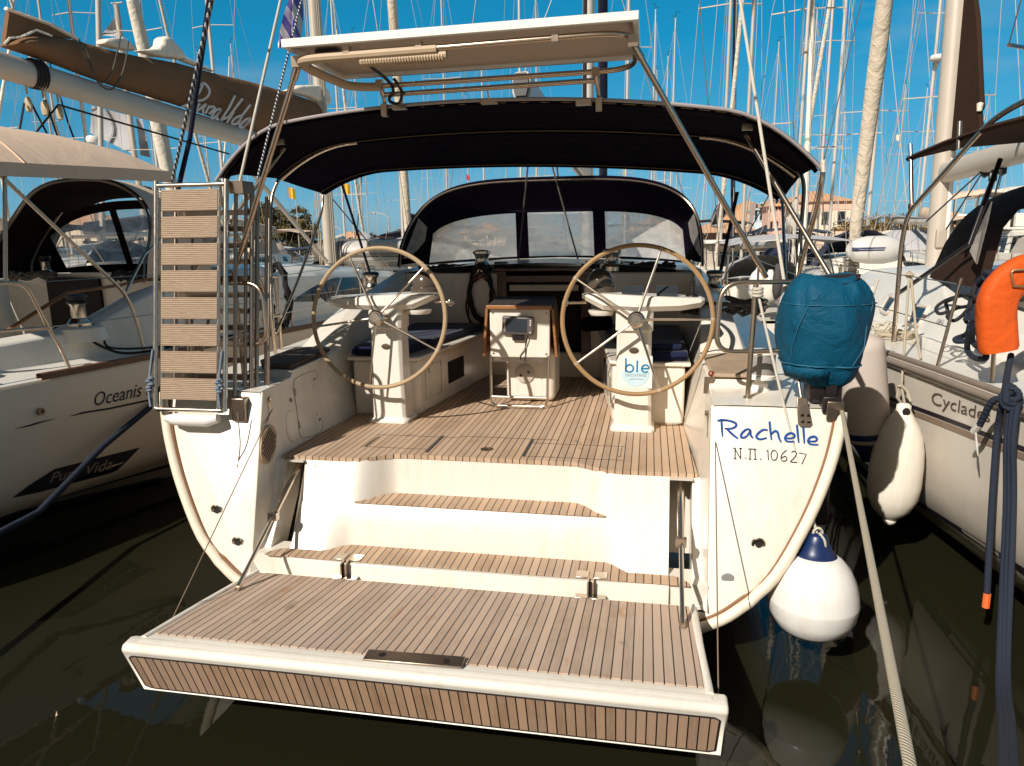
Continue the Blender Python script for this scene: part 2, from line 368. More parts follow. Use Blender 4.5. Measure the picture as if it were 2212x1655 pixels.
def fillet(pts, r, n=5):
    """polyline with rounded corners"""
    P = [Vector(p) for p in pts]; out = [P[0]]
    for i in range(1, len(P)-1):
        a, b, c = P[i-1], P[i], P[i+1]; d1 = (a-b); d2 = (c-b); k = min(r, d1.length*.49, d2.length*.49)
        s1 = b+d1.normalized()*k; s2 = b+d2.normalized()*k
        for j in range(n+1):
            t = j/n; out.append((1-t)**2*s1+2*t*(1-t)*b+t*t*s2)
    out.append(P[-1]); return out
def sag(a, b, s, n=10):
    a = Vector(a); b = Vector(b); return [a.lerp(b, i/n)-Vector((0, 0, s*4*(i/n)*(1-i/n))) for i in range(n+1)]
def surf(*objs, scale=1.):
    """lay flat marks on modelled surfaces: returns f(U, V, lift) = the point of these objects on the line of sight through that point, lifted off the surface"""
    vs, fs = [], []
    for o in objs:
        k = len(vs); m = wm(o); vs += [m @ v.co for v in o.data.vertices]; fs += [tuple(i+k for i in p.vertices) for p in o.data.polygons]
    t = BVHTree.FromPolygons(vs, fs)
    def f(U, V, lift=.004):
        d = ray(U, V).normalized(); h = t.ray_cast(CAM, d)
        if h[0] is None: return None
        n = h[1] if h[1].dot(d) < 0 else -h[1]; return h[0]+n*lift
    return f
# lettering: strokes (hand painted) or the built-in font, laid on a surface through a function f(u, v) -> point
def strokes(mb, sts, f, w):
    for st in sts:
        pts, ws = st if isinstance(st, tuple) else (st, None)
        n = len(pts)
        P = [Vector((p[0], p[1], 0)) for p in pts]; L = []; R_ = []
        for i, p in enumerate(P):
            t = (P[min(i+1, n-1)]-P[max(i-1, 0)]); t.normalize(); k = Vector((-t.y, t.x, 0))*w*(ws[i] if ws else 1)*.5
            L.append(f((p+k).x, (p+k).y)); R_.append(f((p-k).x, (p-k).y))
        mb.grid([L, R_])
    return mb
def smooth2(pts, n=5): return [(p.x, p.y) for p in smooth_path([(a, b, 0) for a, b in pts], n)]
def fonttext(mb, body, size, f, shear=0, spacing=1.):
    cu = bpy.data.curves.new('t', 'FONT'); cu.body = body; cu.size = size; cu.shear = shear; cu.resolution_u = 3; cu.space_character = spacing
    ob = bpy.data.objects.new('t', cu); me = bpy.data.meshes.new_from_object(ob)
    mb.add([f(v.co.x, v.co.y) for v in me.vertices], [tuple(p.vertices) for p in me.polygons])
    w = max(v.co.x for v in me.vertices); bpy.data.objects.remove(ob); bpy.data.meshes.remove(me); bpy.data.curves.remove(cu); return w
def textmesh(mb, body, p0, p1, height, nrm_off, shear=0, up=None, stretch=None):
    """font text from p0 to p1 (baseline), height vector direction up, lifted nrm_off"""
    p0 = Vector(p0); p1 = Vector(p1); ux = (p1-p0); L = ux.length; ux.normalize(); up = Vector(up or (0, 0, 1)); up = (up-ux*up.dot(ux)).normalized()
    nr = ux.cross(up)
    tmp = MB(); w = fonttext(tmp, body, 1, lambda a, b: Vector((a, b, 0)), shear); hmax = max(v.y for v in tmp.v)
    for v in tmp.v: v_ = p0+ux*(v.x/w*L)+up*(v.y/hmax*height)+nr*nrm_off; v.x, v.y, v.z = v_
    mb.add(tmp.v, tmp.f); return mb
# ================================================================ the white yacht in the middle (stern towards us)
Y = thing('sailing_yacht', 'large white sailing yacht in the middle with lowered teak swim platform and two wheels', 'sailing yacht', (0, 4.2, 0))
TP = lambda x, z, o=0.: Vector((x, 3.86+.285*z - o, z))
OUT = [(2.150, 1.506), (2.138, 1.395), (2.085, 1.18), (1.975, .896), (1.795, .571), (1.614, .402), (1.45, .30), (1.15, .20), (.75, .12), (.38, .07), (0, .05)]
OUTS = [(p.x, p.y) for p in smooth_path([(a, b, 0) for a, b in OUT], 4)]
full = OUTS + [(-a, b) for a, b in reversed(OUTS[:-1])]
mb = MB(); IN = 1.445
mb.poly([TP(x, z) for x, z in [(IN, 1.506)] + full + [(-IN, 1.506), (-IN, .34), (IN, .34)]])
build('transom', mb, 'gel', Y, solid=.03, off=1, bevel=.012)
rows = []
st = [(4.29, 2.15, 1.506, .05), (5.2, 2.21, 1.515, -.05), (6.5, 2.26, 1.53, -.22), (8.5, 2.28, 1.56, -.40), (10.5, 2.16, 1.60, -.45), (12.5, 1.80, 1.65, -.42), (14.5, 1.18, 1.70, -.3), (16.2, .5, 1.75, .1), (17.2, .02, 1.78, .7)]
for i, (y, b, g, k) in enumerate(st):
    row = []
    for x, z in full:
        X = x/2.15*b; Z = k+(z-.05)/1.456*(g-k)
        row.append(TP(x*1.005, z) if i == 0 else Vector((X, y, Z)))
    rows.append(row)
hull = build('hull', MB().grid(rows), 'gel', Y, smooth=60)
lip = MB()
for sgn in (1, -1):
    lip.tube([TP(sgn*(x+.022), z-.012 if x < 1.7 else z, .008) for x, z in OUTS[1:]], .034, 8)
build('hull_edge', lip, 'lip', Y, smooth=60)
ln = MB()
for sgn in (1, -1): ln.tube([TP(sgn*(x-.014), z+.012 if x < 1.7 else z, .006) for x, z in OUTS[1:38]], .009, 6)
build('hull_edge_seam', ln, 'brownline', hull)
# -------- quarter: inner bulwark, side deck, coaming (both sides)
prof = [
 (4.28, [(1.440, 1.02), (1.462, 1.506), (1.60, 1.511), (1.80, 1.511), (2.00, 1.508), (2.135, 1.506)]),
 (4.40, [(1.400, 1.02), (1.466, 1.512), (1.60, 1.517), (1.80, 1.517), (2.00, 1.512), (2.16, 1.506)]),
 (4.72, [(1.397, 1.02), (1.470, 1.520), (1.60, 1.522), (1.80, 1.520), (2.00, 1.512), (2.175, 1.508)]),
 (4.78, [(1.395, 1.02), (1.477, 1.565), (1.60, 1.567), (1.80, 1.565), (1.86, 1.515), (2.18, 1.508)]),
 (5.40, [(1.362, 1.02), (1.461, 1.582), (1.60, 1.585), (1.80, 1.585), (1.88, 1.52), (2.22, 1.516)]),
 (5.56, [(1.355, 1.02), (1.462, 1.60), (1.58, 1.64), (1.78, 1.63), (1.89, 1.525), (2.225, 1.518)]),
 (5.95, [(1.35, 1.02), (1.49, 1.80), (1.58, 1.84), (1.76, 1.78), (1.88, 1.53), (2.24, 1.522)]),
 (6.5, [(1.35, 1.02), (1.50, 1.96), (1.58, 2.0), (1.74, 1.92), (1.87, 1.54), (2.26, 1.53)]),
 (7.42, [(1.36, 1.02), (1.50, 2.12), (1.57, 2.16), (1.72, 2.03), (1.86, 1.56), (2.27, 1.545)]),
 (8.2, [(1.30, 1.6), (1.45, 2.15), (1.52, 2.18), (1.70, 2.04), (1.84, 1.57), (2.28, 1.557)]),
 (10., [(1.1, 1.6), (1.28, 2.14), (1.34, 2.16), (1.52, 2.0), (1.66, 1.60), (2.19, 1.59)]),
 (12., [(.7, 1.6), (.85, 2.0), (.92, 2.02), (1.08, 1.88), (1.2, 1.64), (1.90, 1.635)]),
 (13.4, [(.2, 1.6), (.3, 1.82), (.36, 1.84), (.45, 1.75), (.55, 1.67), (1.50, 1.675)]),
 (17.1, [(.0, 1.7), (.0, 1.75), (.0, 1.76), (.0, 1.77), (.02, 1.775), (.05, 1.78)])]
mb = MB().grid([[(x, y, z) for x, z in p] for y, p in prof]).mirror()
deck = build('deck', mb, 'gel', Y, smooth=35, bevel=.014)
mb = MB().grid([[(x, y, z+.002) for x, z in ((-q, zz), (-q*.5, zz+.07), (0, zz+.09), (q*.5, zz+.07), (q, zz))] for y, q, zz in ((7.42, 1.52, 2.14), (8.2, 1.47, 2.16), (10, 1.3, 2.14), (12, .87, 2.0), (13.4, .32, 1.82))])
build('cabin_roof', mb, 'gelw', Y, smooth=60)
# raised pads on the helmsman's quarter seats
for sgn, mt in ((-1, 'pad'), (1, 'greypad')):
    pp = [(1.49, 4.775), (1.475, 5.42), (1.60, 5.50), (1.80, 5.46), (1.82, 4.93), (1.72, 4.775)]
    mb = MB().prism([(sgn*x, y, 1.578+(y-4.77)*.034) for x, y in pp], (0, 0, .026))
    build('seat_pad', mb, mt, Y, bevel=.008, label='dark brown seat pad' if sgn < 0 else 'weathered brown deck pad')
# -------- moulded steps between the wings
def ss(a, b, x):
    t = max(0, min(1, (x-a)/(b-a))); return t*t*(3-2*t)
SX = 1.225
xs = sorted(set([0, .3, .5, .58] + [.60+.02*i for i in range(14)] + [.88, .90, .93, .96, .99, 1.02, 1.05, 1.08, 1.12, 1.18, SX]))
xs = [-x for x in reversed(xs) if x > 0] + xs
rows = []
SP = lambda z: 4.39-.40*(1.02-z) if z > .757 else 4.285-.755*(.757-z)
for x in xs:
    a = 1-ss(.60, .86, abs(x)); b = 1-ss(.84, 1.0, abs(x)); bw_ = 3.94+.05*(abs(x)/1.33)**4
    rows.append([(x, 4.62, 1.022), (x, 4.39+.135*a, 1.022), (x, SP(.9)+.18*a, .90), (x, SP(.757)+.225*a, .757), (x, SP(.757), .757), (x, SP(.72), .72),
                 (x, SP(.60)+.05*b, .60), (x, 4.087+.125*b, .492), (x, bw_, .492), (x, bw_-.008, .46), (x, bw_-.012, .34), (x, 4.02, .28)])
build('moulded_steps', MB().grid(rows), 'gelw', Y, smooth=40, bevel=.018, seg=3)
# outer strips beside the ram slots, slot linings
mb = MB()
for s_ in (1, -1):
    mb.grid([[(s_*x, SP(z)+dy, z) for z in (1.02, .9, .72, .5, .36)] for x, dy in ((1.362, .25), (1.362, 0), (1.405, 0), (1.445, -.06))])
    mb.grid([[(s_*x, 3.99, z) for z in (.497, .34)] for x in (1.22, 1.45)])
    mb.grid([[(s_*x, y, .492) for x in (1.225, 1.45)] for y in (3.99, 4.2)])
build('slot_frame', mb, 'gelw', Y, bevel=.006)
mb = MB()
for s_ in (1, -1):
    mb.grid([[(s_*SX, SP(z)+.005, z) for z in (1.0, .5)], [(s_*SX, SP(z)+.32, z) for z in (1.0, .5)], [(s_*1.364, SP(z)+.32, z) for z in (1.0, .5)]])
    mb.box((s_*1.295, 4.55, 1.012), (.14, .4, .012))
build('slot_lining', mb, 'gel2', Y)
mb = MB()
for x in (-1.16, 1.17): mb.lathe([(.018, 0), (.016, .006), (0, .008)], 16, (x, SP(.99)-.002, .985), Matrix.Rotation(math.pi/2-.35, 3, 'X'))
build('screw_cap', mb, 'white', Y)
# teak treads
def tread(name, z, yf, yb, hw, n=24, mat='teak'):
    top = [(-hw+2*hw*i/n) for i in range(n+1)]
    fr = [(x, yf, z) for x in top]; bk = [(x, yb(x), z) for x in top]
    return build(name, MB().grid([fr, bk]), mat, Y, solid=.006, off=1, smooth=0)
def yb2(x):
    a = 1-ss(.62, .85, abs(x)); return 4.288+.205*a
def yb1(x):
    b = 1-ss(.84, 1.0, abs(x)); c = 1-ss(1.27, 1.345, abs(x)); return 3.99+(.082+.120*b)*max(c, .05)
tread('step_tread', .763, 4.283, yb2, .838)
tread('step_tread', .498, 3.962, yb1, 1.34, 60)
# cockpit sole
pts = []
n = 40
for i in range(n+1):
    x = -1.395+2.79*i/n; a = 1-ss(.60, .86, abs(x)); pts.append((x, 4.387+.135*a, 1.04))
mb = MB().grid([pts, [(x*(.97), 5.60, 1.04) for x, y, z in pts], [(x*.70, 7.44, 1.04) for x, y, z in pts]])
sole = build('cockpit_sole', mb, 'teak', Y, solid=.03, off=-1, smooth=0)
mb = MB()      # hatch joints, hinges and pull ring let into the sole
for (x0, y0), (x1, y1) in (((-.93, 4.66), (-.44, 4.66)), ((-.93, 4.98), (-.30, 4.98)), ((-.30, 5.02), (.45, 5.02)), ((.27, 4.60), (.93, 4.60)), ((.27, 4.92), (.93, 4.92))):
    mb.box(((x0+x1)/2, (y0+y1)/2, 1.0415), (abs(x1-x0)+.004, .003, .002))
for x in (-.42, .26): mb.box((x, 4.80, 1.0415), (.022, .42, .002))
build('hatch_joint', mb, 'rubber', sole)
mb = MB()
for x in (-.90, .90): mb.box((x, 4.80, 1.043), (.014, .26, .006))
mb.lathe([(.045, 0), (.045, .003), (.03, .003), (.03, .001), (0, .001)], 20, (-.02, 4.72, 1.041))
build('hatch_fitting', mb, 'steel', sole)
# -------- benches
for s_ in (-1, 1):
    pl = [(1.36, 5.58), (.90, 5.58), (.80, 5.64), (.585, 7.43), (1.38, 7.43)]
    mb = MB().prism([(s_*x, y, 1.03) for x, y in pl], (0, 0, .47))
    b_ = build('bench', mb, 'gel', Y, bevel=.03, seg=3)
    top = MB().prism([(s_*x, y, 1.502) for x, y in [(1.4, 5.56), (.885, 5.56), (.775, 5.63), (.565, 7.43), (1.4, 7.43)]], (0, 0, .03))
    build('bench_top', top, 'gel', b_, bevel=.01)
    d = MB(); q = Vector((s_*(.80-.585), 5.64-7.43, 0)).normalized()
    o = Vector((s_*.7005, 6.45, 1.28)); nrm = Vector((-s_*abs(q.y), -abs(q.x), 0))
    d.beam(o-q*.19+nrm*.002, o+q*.19+nrm*.002, .01, .20)
    build('locker_opening', d, 'dark', b_)
    d = MB(); o = Vector((s_*.765, 5.93, 1.29)); t = [o+q*.17+Vector((0, 0, .13)), o-q*.17+Vector((0, 0, .13)), o-q*.17-Vector((0, 0, .15)), o+q*.17-Vector((0, 0, .15))]
    d.tube([p+nrm*.001 for p in t], .004, 6, closed=True)
    d.box(Vector((s_*.775, 5.84, 1.38))+nrm*.01, (.02, .03, .035))
    build('locker_latch', d, 'gel2', b_)
# bulkhead with companionway
mb = MB(); bz = 2.13
for x0, x1, z0, z1 in ((-1.5, -.40, 1.03, bz), (.40, 1.5, 1.03, bz), (-.40, .40, 1.03, 1.30)):
    mb.box(((x0+x1)/2, 7.46, (z0+z1)/2), (x1-x0, .08, z1-z0))
build('bulkhead', mb, 'gel', Y, bevel=.02)
mb = MB(); mb.box((0, 7.9, 1.6), (.9, .8, 1.0)); mb.v = [v for v in mb.v]; mb.f = [f for f in mb.f]
build('companionway', MB().box((0, 8.1, 1.55), (1.1, 1.0, 1.08)), 'dark', Y)
mb = MB()
for x in (-.44, .44): mb.box((x, 7.40, 1.72), (.10, .03, .86))
mb.box((0, 7.40, 2.07), (.98, .035, .07)); mb.box((0, 7.62, 2.165), (1.0, .5, .03))
build('companionway_trim', mb, 'mahog', Y, bevel=.006)
build('companionway_slide', MB().box((0, 7.415, 1.975), (.72, .02, .06)), 'alu', Y)
# small upholstered roll at right seen past the pedestal
# -------- pedestals with consoles, compasses, wheels
def pedestal(s_):
    mb = MB(); rows = []
    for z, hw, y0, y1 in ((1.042, .165, 5.305, 5.60), (1.062, .165, 5.305, 5.60), (1.085, .143, 5.33, 5.58), (1.5, .130, 5.35, 5.56), (1.80, .128, 5.36, 5.55), (1.805, .138, 5.335, 5.56), (1.97, .138, 5.345, 5.56)):
        c = .025; X = s_*.97
        rows.append([(X+a*hw+da, y, z) for a, da, y in ((-1, c, y0), (1, -c, y0), (1, 0, y0+c), (1, 0, y1-c), (1, -c, y1), (-1, c, y1), (-1, 0, y1-c), (-1, 0, y0+c))])
    mb.grid(rows, True)
    p = build('steering_pedestal', mb, 'gelw', Y, bevel=.006)
    rows = []
    for x, y0, y1, z0, z1 in ((.575, 5.44, 5.56, 2.035, 2.065), (.60, 5.40, 5.60, 2.02, 2.072), (.74, 5.34, 5.66, 1.955, 2.075), (.97, 5.31, 5.68, 1.945, 2.065), (1.30, 5.32, 5.67, 1.955, 2.05), (1.445, 5.37, 5.62, 1.975, 2.045), (1.475, 5.42, 5.58, 2.0, 2.035)):
        c = .035; rows.append([(s_*x, y, z) for y, z in ((y0+c, z0), (y0, z0+.04), (y0+.01, z1-.012), (y0+c, z1), (y1-c, z1), (y1, z1-.02), (y1-c, z0))])
    mb = MB().grid(rows, True); o = len(mb.v); mb.f += [tuple(range(7)), tuple(range(o-7, o))]
    con = build('console', mb, 'gelw', p, smooth=22, bevel=.008)
    mb = MB().lathe([(.085, -.035), (.10, -.01), (.10, .0)], 20, (s_*.72, 5.47, 1.945)); build('cup_holder', mb, 'gelw', p)
    mb = MB().lathe([(.125, 0), (.125, .035), (.105, .045), (.108, .06), (.10, .105), (.075, .15), (.04, .175), (0, .183)], 26, (s_*.70, 5.60, 2.07)); build('compass', mb, 'compass', p)
    mb = MB().tube([(s_*.60, 5.50, 2.0), (s_*.50, 5.47, 2.0), (s_*.44, 5.46, 2.0)], .012, 8); mb.lathe([(0, -.03), (.026, -.02), (.026, .02), (0, .03)], 12, (s_*.45, 5.44, 2.0), Matrix.Rotation(math.pi/2, 3, 'X')); build('throttle_lever', mb, 'chrome', p)
    mb = MB().lathe([(.036, 0), (.036, .004), (0, .006)], 20, (s_*.97, 5.352, 1.66), Matrix.Rotation(math.pi/2, 3, 'X')@Matrix.Rotation(0, 3, 'Z'), 1., .62); build('maker_badge', mb, 'dsteel', p)
    # wheel
    v = Vector((0, .155, 1.0)).normalized(); nn = Vector((0, -1, .155)).normalized(); ux = Vector((1, 0, 0)); C0 = Vector((s_*.985, 5.262, 1.896)); Rr = .538
    w = build('steering_wheel', MB().tube([C0+(ux*math.cos(t)+v*math.sin(t))*Rr for t in [2*math.pi*i/72 for i in range(72)]], .0165, 10, closed=True), 'leather' if s_ < 0 else 'leather2', Y, label='leather covered steering wheel, ' + ('pale and sunlit' if s_ < 0 else 'tan'))  # left rim leather is the paler one: its sunlit tone is in the colour
    ang = [117, 47, -27, -98, 188] if s_ < 0 else [72, 146, 217, -71, 1]
    hub = C0+nn*.05
    mb = MB()
    for a in ang:
        d = ux*math.cos(rad(a))+v*math.sin(rad(a)); mb.tube([hub+d*.03-nn*.01, C0+d*Rr], [.0105, .008], 8)
    build('spokes', mb, 'chrome', w)
    Rm = Matrix((ux, v, nn)).transposed()
    mb = MB().lathe([(.058, -.10), (.058, -.03), (.062, -.01), (.060, .01), (.046, .022), (.040, .022), (.034, .03), (0, .03)], 24, hub, Rm)
    mb.tube([hub-nn*.05, hub-nn*.2], .035, 12)
    build('hub', mb, 'chrome', w)
    mb = MB()
    for i in range(0, 360, 2):
        t = rad(i); d = ux*math.cos(t)+v*math.sin(t); p0 = C0+d*(Rr-.0155)+nn*.006; tt = -ux*math.sin(t)+v*math.cos(t)
        mb.tube([p0-tt*.006+nn*.004, p0+tt*.006-nn*.002], .0022, 4)
    for a in ang:
        for k in (-.04, .04):
            t = rad(a)+k*.25; d = ux*math.cos(t)+v*math.sin(t); tt = -ux*math.sin(t)+v*math.cos(t)
            mb.tube([C0+d*Rr-tt*.004, C0+d*Rr+tt*.004], .0185, 10)
    build('rim_stitching', mb, 'stitch', w)
    return p
pl_, pr_ = pedestal(-1), pedestal(1)
# instruments on the right console, engine joystick
mb = MB()
for x in (.945, 1.20): mb.box((x, 5.46, 2.085), (.15, .11, .035), rot=Matrix.Rotation(rad(28), 3, 'X'))
build('instrument_display', mb, 'screen', pr_, bevel=.006)
mb = MB().lathe([(.05, 0), (.045, .012), (.02, .03), (.015, .08), (.02, .085), (.02, .11), (0, .118)], 14, (1.385, 5.50, 2.045)); build('joystick', mb, 'black', pr_)
# charter company sticker on the right pedestal
fp = lambda u, v_: Vector((.985+u, 5.3465+(v_-1.5)*.03, v_))
build('sticker', MB().poly([fp(-.124, 1.375), fp(.124, 1.375), fp(.124, 1.62), fp(-.124, 1.62)]), plain('sticker_white', (.76, .75, .70), .4, 0, .02), pr_, smooth=0)
fq = lambda u, v_: fp(u, v_)-Vector((0, .0025, 0))
circ = [(.108*math.cos(t), 1.50+.108*math.sin(t)) for t in [math.pi+math.pi*i/24 for i in range(25)]]
circ = [(-.108, 1.50), ] + circ[1:-1] + [(.108, 1.51), (.06, 1.535), (.0, 1.52), (-.05, 1.495)]
build('sticker_print', MB().poly([fq(a*.95, b-.005) for a, b in circ]), 'palecyan', pr_, smooth=0)
fr_ = lambda u, v_: fp(u, v_)-Vector((0, .004, 0))
L = []
arc = lambda cx, cy, rx, ry, a0, a1, n=14: [(cx+rx*math.cos(rad(a0+(a1-a0)*i/n)), cy+ry*math.sin(rad(a0+(a1-a0)*i/n))) for i in range(n+1)]
L += [[(-.072, 1.60), (-.072, 1.497)], arc(-.044, 1.524, .028, .028, -180, 180, 20), [(.012, 1.585), (.012, 1.497)]]
L += [[(.046, 1.524), (.10, 1.526)], arc(.073, 1.524, .027, .028, 8, 315, 18)]
build('sticker_lettering', strokes(MB(), L, fr_, .0115), 'cyanlet', pr_, smooth=0)
mb = MB(); fonttext(mb, 'YACHTING', .031, lambda a, b: fr_(-.078+a*1.02, 1.462+b)); strokes(mb, [arc(.01, 1.40, .10, .045, 125, 60, 12)], fr_, .004)
build('sticker_caption', mb, 'greylet', pr_, smooth=0)
# -------- table
mb = MB(); mb.box((-.005, 6.005, 1.69), (.52, .03, .42)); tab = build('cockpit_table', mb, 'gelw', Y, bevel=.01)
mb = MB().box((-.005, 6.44, 1.915), (.56, .93, .03)); mb.v = [v + Vector((-.09*(v.y-6)/.9 if v.y > 6.5 else 0, 0, .0)) for v in mb.v]; build('table_top', mb, 'dwood', tab, bevel=.004)
build('table_edge', MB().box((-.005, 5.965, 1.915), (.565, .03, .034)), 'ltwood', tab, bevel=.006)
for s_ in (-1, 1):
    y1 = 6.88; mb = MB().prism([(s_*.272-.005, 5.985, 1.90), (s_*.305-.005, 5.985, 1.49), (s_*.30-.04, 6.32, 1.46), (s_*.27-.06, y1, 1.66), (s_*.262-.08, y1, 1.90)], (s_*.022, 0, 0)); build('table_leaf', mb, 'ltwood', tab, bevel=.004)
mb = MB(); mb.box((.045, 6.42, 1.30), (.44, .42, .50)); build('table_pedestal', mb, 'gelw', tab, bevel=.05, seg=4)
mb = MB().lathe([(.085, 0), (.085, .006), (.078, .01), (0, .01)], 28, (-.0, 6.205, 1.30), Matrix.Rotation(math.pi/2, 3, 'X')); build('speaker_cover', mb, 'gel2', tab)
mb = MB()
for px_, pz in ((-.035, 1.285), (.035, 1.315)): mb.lathe([(.012, 0), (.012, .004), (0, .004)], 10, (px_, 6.193, pz), Matrix.Rotation(math.pi/2, 3, 'X'))
build('cover_button', mb, 'rubber', tab)
mb = MB(); mb.tube(fillet([(-.262, 5.99, 1.5), (-.262, 5.97, 1.055), (.232, 5.97, 1.055), (.242, 5.99, 1.5)], .07), .012, 8); mb.tube([(-.262, 5.975, 1.135), (.236, 5.975, 1.135)], .011, 8)
mb.box((-.01, 5.965, 1.053), (.42, .04, .014)); mb.box((-.01, 6.02, 1.462), (.47, .03, .045)); build('table_leg', mb, 'chrome', tab)
# chartplotter on the table front
o = Vector((-.013, 5.965, 1.76)); RZ = Matrix.Rotation(rad(-4), 3, 'Z')@Matrix.Rotation(rad(2), 3, 'Y')
mb = MB().box(o, (.275, .05, .158), rot=RZ); plo = build('chartplotter', mb, plain('plotter_grey', (.10, .08, .075), .45), tab, bevel=.016, seg=3)
k = lambda x, z, d=.027: o+RZ@Vector((x, -d, z))
build('screen', MB().poly([k(-.10, -.055), k(.085, -.055), k(.085, .062), k(-.10, .062)]), 'screen', plo)
mb = MB()
for z in (.05, .03, .012, -.05): mb.lathe([(.006, 0), (.006, .004), (0, .005)], 10, k(.112, z, .025), RZ@Matrix.Rotation(math.pi/2, 3, 'X'))
build('keys', mb, 'white', plo)
mb = MB(); fonttext(mb, 'LOWRANCE', .019, lambda a, b: k(-.106-b, -.052+a*.95, .0275)); build('lettering', mb, 'white', plo, smooth=0)
mb = MB().box(o+Vector((0, .012, -.10)), (.10, .04, .05)); mb.tube([k(.09, -.07, 0), k(.075, -.14, -.01), k(.06, -.2, -.015), (.0, 5.985, 1.50), (.0, 5.985, 1.46)], .004, 6); mb.tube([k(.09, -.07, 0), k(.065, -.16, -.01), (.045, 5.985, 1.50), (.03, 5.985, 1.45)], .004, 6)
build('plotter_bracket', mb, 'black', plo)
mb = MB()
for x in (-.235, .225):
    for z in (1.515, 1.865): mb.lathe([(.008, 0), (.008, .003), (0, .003)], 8, (x, 5.989, z), Matrix.Rotation(math.pi/2, 3, 'X'))
build('screw_head', mb, 'dsteel', tab)
# -------- left inner bulwark fittings: locker door, vent holes, oval grille, fill cap
def wallp(y, z, o=0.):      # point on the left inner bulwark
    x0 = 1.40-.04*(y-4.4); x1 = 1.468; return Vector((-(x0+(x1-x0)*(z-1.04)/.5)+o, y, z))
def walldisc(mb, y, z, r, o=.003, sy_=1., n=16):
    mb.poly([wallp(y+r*sy_*math.cos(2*math.pi*i/n), z+r*math.sin(2*math.pi*i/n), o) for i in range(n)])
hdk = surf(deck)
def zl(x, y, o=.003): p = hdk((900+x/3.008)*.57414, (1250+y/3.008)*.57414, o); return p
dr = [zl(*p, .001) for p in smooth2([(850, 432), (740, 468), (645, 520), (613, 570), (622, 700), (645, 860), (665, 1010), (676, 1140), (712, 1196), (770, 1188), (880, 1150), (932, 1100), (938, 1000), (915, 800), (890, 600), (872, 470)], 5)]
dr = [p for p in dr if p is not None]
loc = build('side_locker', MB().tube(dr, .0032, 5, closed=True), plain('locker_seam', (.34, .27, .21), .6), Y)
mb = MB()
for x, y, r in ((850, 540, .017), (835, 617, .014), (829, 691, .011), (828, 762, .007), (837, 824, .008), (855, 884, .011), (877, 943, .014), (910, 995, .018)):
    c = zl(x, y)
    if c is not None: mb.poly([c+Vector((0, r*math.cos(t), r*math.sin(t))) for t in [2*math.pi*i/14 for i in range(14)]])
build('vent_hole', mb, 'dark', loc)
mb = MB()
for (x, y), (x1, y1) in (((618, 640), (628, 720)), ((668, 1010), (680, 1090))):
    a_, b_ = zl(x, y, .004), zl(x1, y1, .004)
    if a_ is not None and b_ is not None: mb.tube([a_, b_], .007, 8)
build('door_hinge', mb, 'dsteel', loc)
rg_ = [zl(*p, .001) for p in smooth2([(590, 888), (545, 910), (524, 980), (535, 1120), (560, 1205), (600, 1238)], 5)]
if all(p is not None for p in rg_): build('filler_recess', MB().tube(rg_, .003, 5), plain('recess_seam', (.42, .35, .28), .6), Y)
c = zl(580, 772, .002)
if c is not None: build('lock_button', MB().lathe([(0, -.016), (.014, -.01), (.016, 0), (.014, .01), (0, .016)], 12, c), 'dsteel', Y)
# oval grille on the canted part of the left wing (inner aft face)
gf = lambda u, v_, o=0: Vector((-1.428+o, 4.325+u-.06+ (v_-1.15)*.22, v_))
mb = MB().poly([gf(.105*math.cos(t), 1.15+.125*math.sin(t), .006) for t in [2*math.pi*i/28 for i in range(28)]]); gr = build('speaker_grille', mb, plain('aged_plastic', (.42, .30, .20), .6), Y, solid=.008, off=0, smooth=0)
mb = MB()
for r_ in range(-6, 7):
    for c_ in range(-2, 3):
        u = c_*.036+(r_ % 2)*.018; v_ = r_*.017
        if (u/.085)**2+(v_/.108)**2 < 1: mb.poly([gf(u+a*.014, 1.15+v_+b*.0055+a*.003, .012) for a, b in ((-1, -1), (1, -1), (1, 1), (-1, 1))])
build('grille_slot', mb, 'dark', gr)
# inner faces of the wings between transom plane and the steps
mb = MB()
for s_ in (1, -1):
    mb.grid([[(s_*IN, 3.86+.285*z, z) for z in (1.50, 1.2, .9, .6, .34)], [(s_*1.42, max(SP(z), 4.0)+.0, z) if z < 1.03 else (s_*1.425, 4.43, z) for z in (1.50, 1.2, .9, .6, .34)]])
build('wing_inner_face', mb, 'gel', Y, smooth=60)
# through-hull fittings
mb = MB()
RT = Matrix.Rotation(math.atan(.285), 3, 'X')@Matrix.Rotation(math.pi/2, 3, 'X')
for x, z in ((1.725, .743), (-1.725, .743), (-1.557, .55)): mb.lathe([(.022, .0), (.024, .008), (.038, .007), (.042, 0)], 22, TP(x, z, .002), RT)
build('skin_fitting', mb, 'chrome', Y)
mb = MB()
for x, z in ((1.725, .743), (-1.725, .743), (-1.557, .55)): mb.poly([TP(x+.019*math.cos(t), z+.019*math.sin(t), .0095) for t in [2*math.pi*i/16 for i in range(16)]])
build('skin_fitting_bore', mb, 'dark', Y)
build('drain_cap', MB().lathe([(.036, 0), (.034, .008), (0, .01)], 22, TP(1.557, .545, .002), RT), plain('cap_grey', (.33, .32, .31), .35), Y)
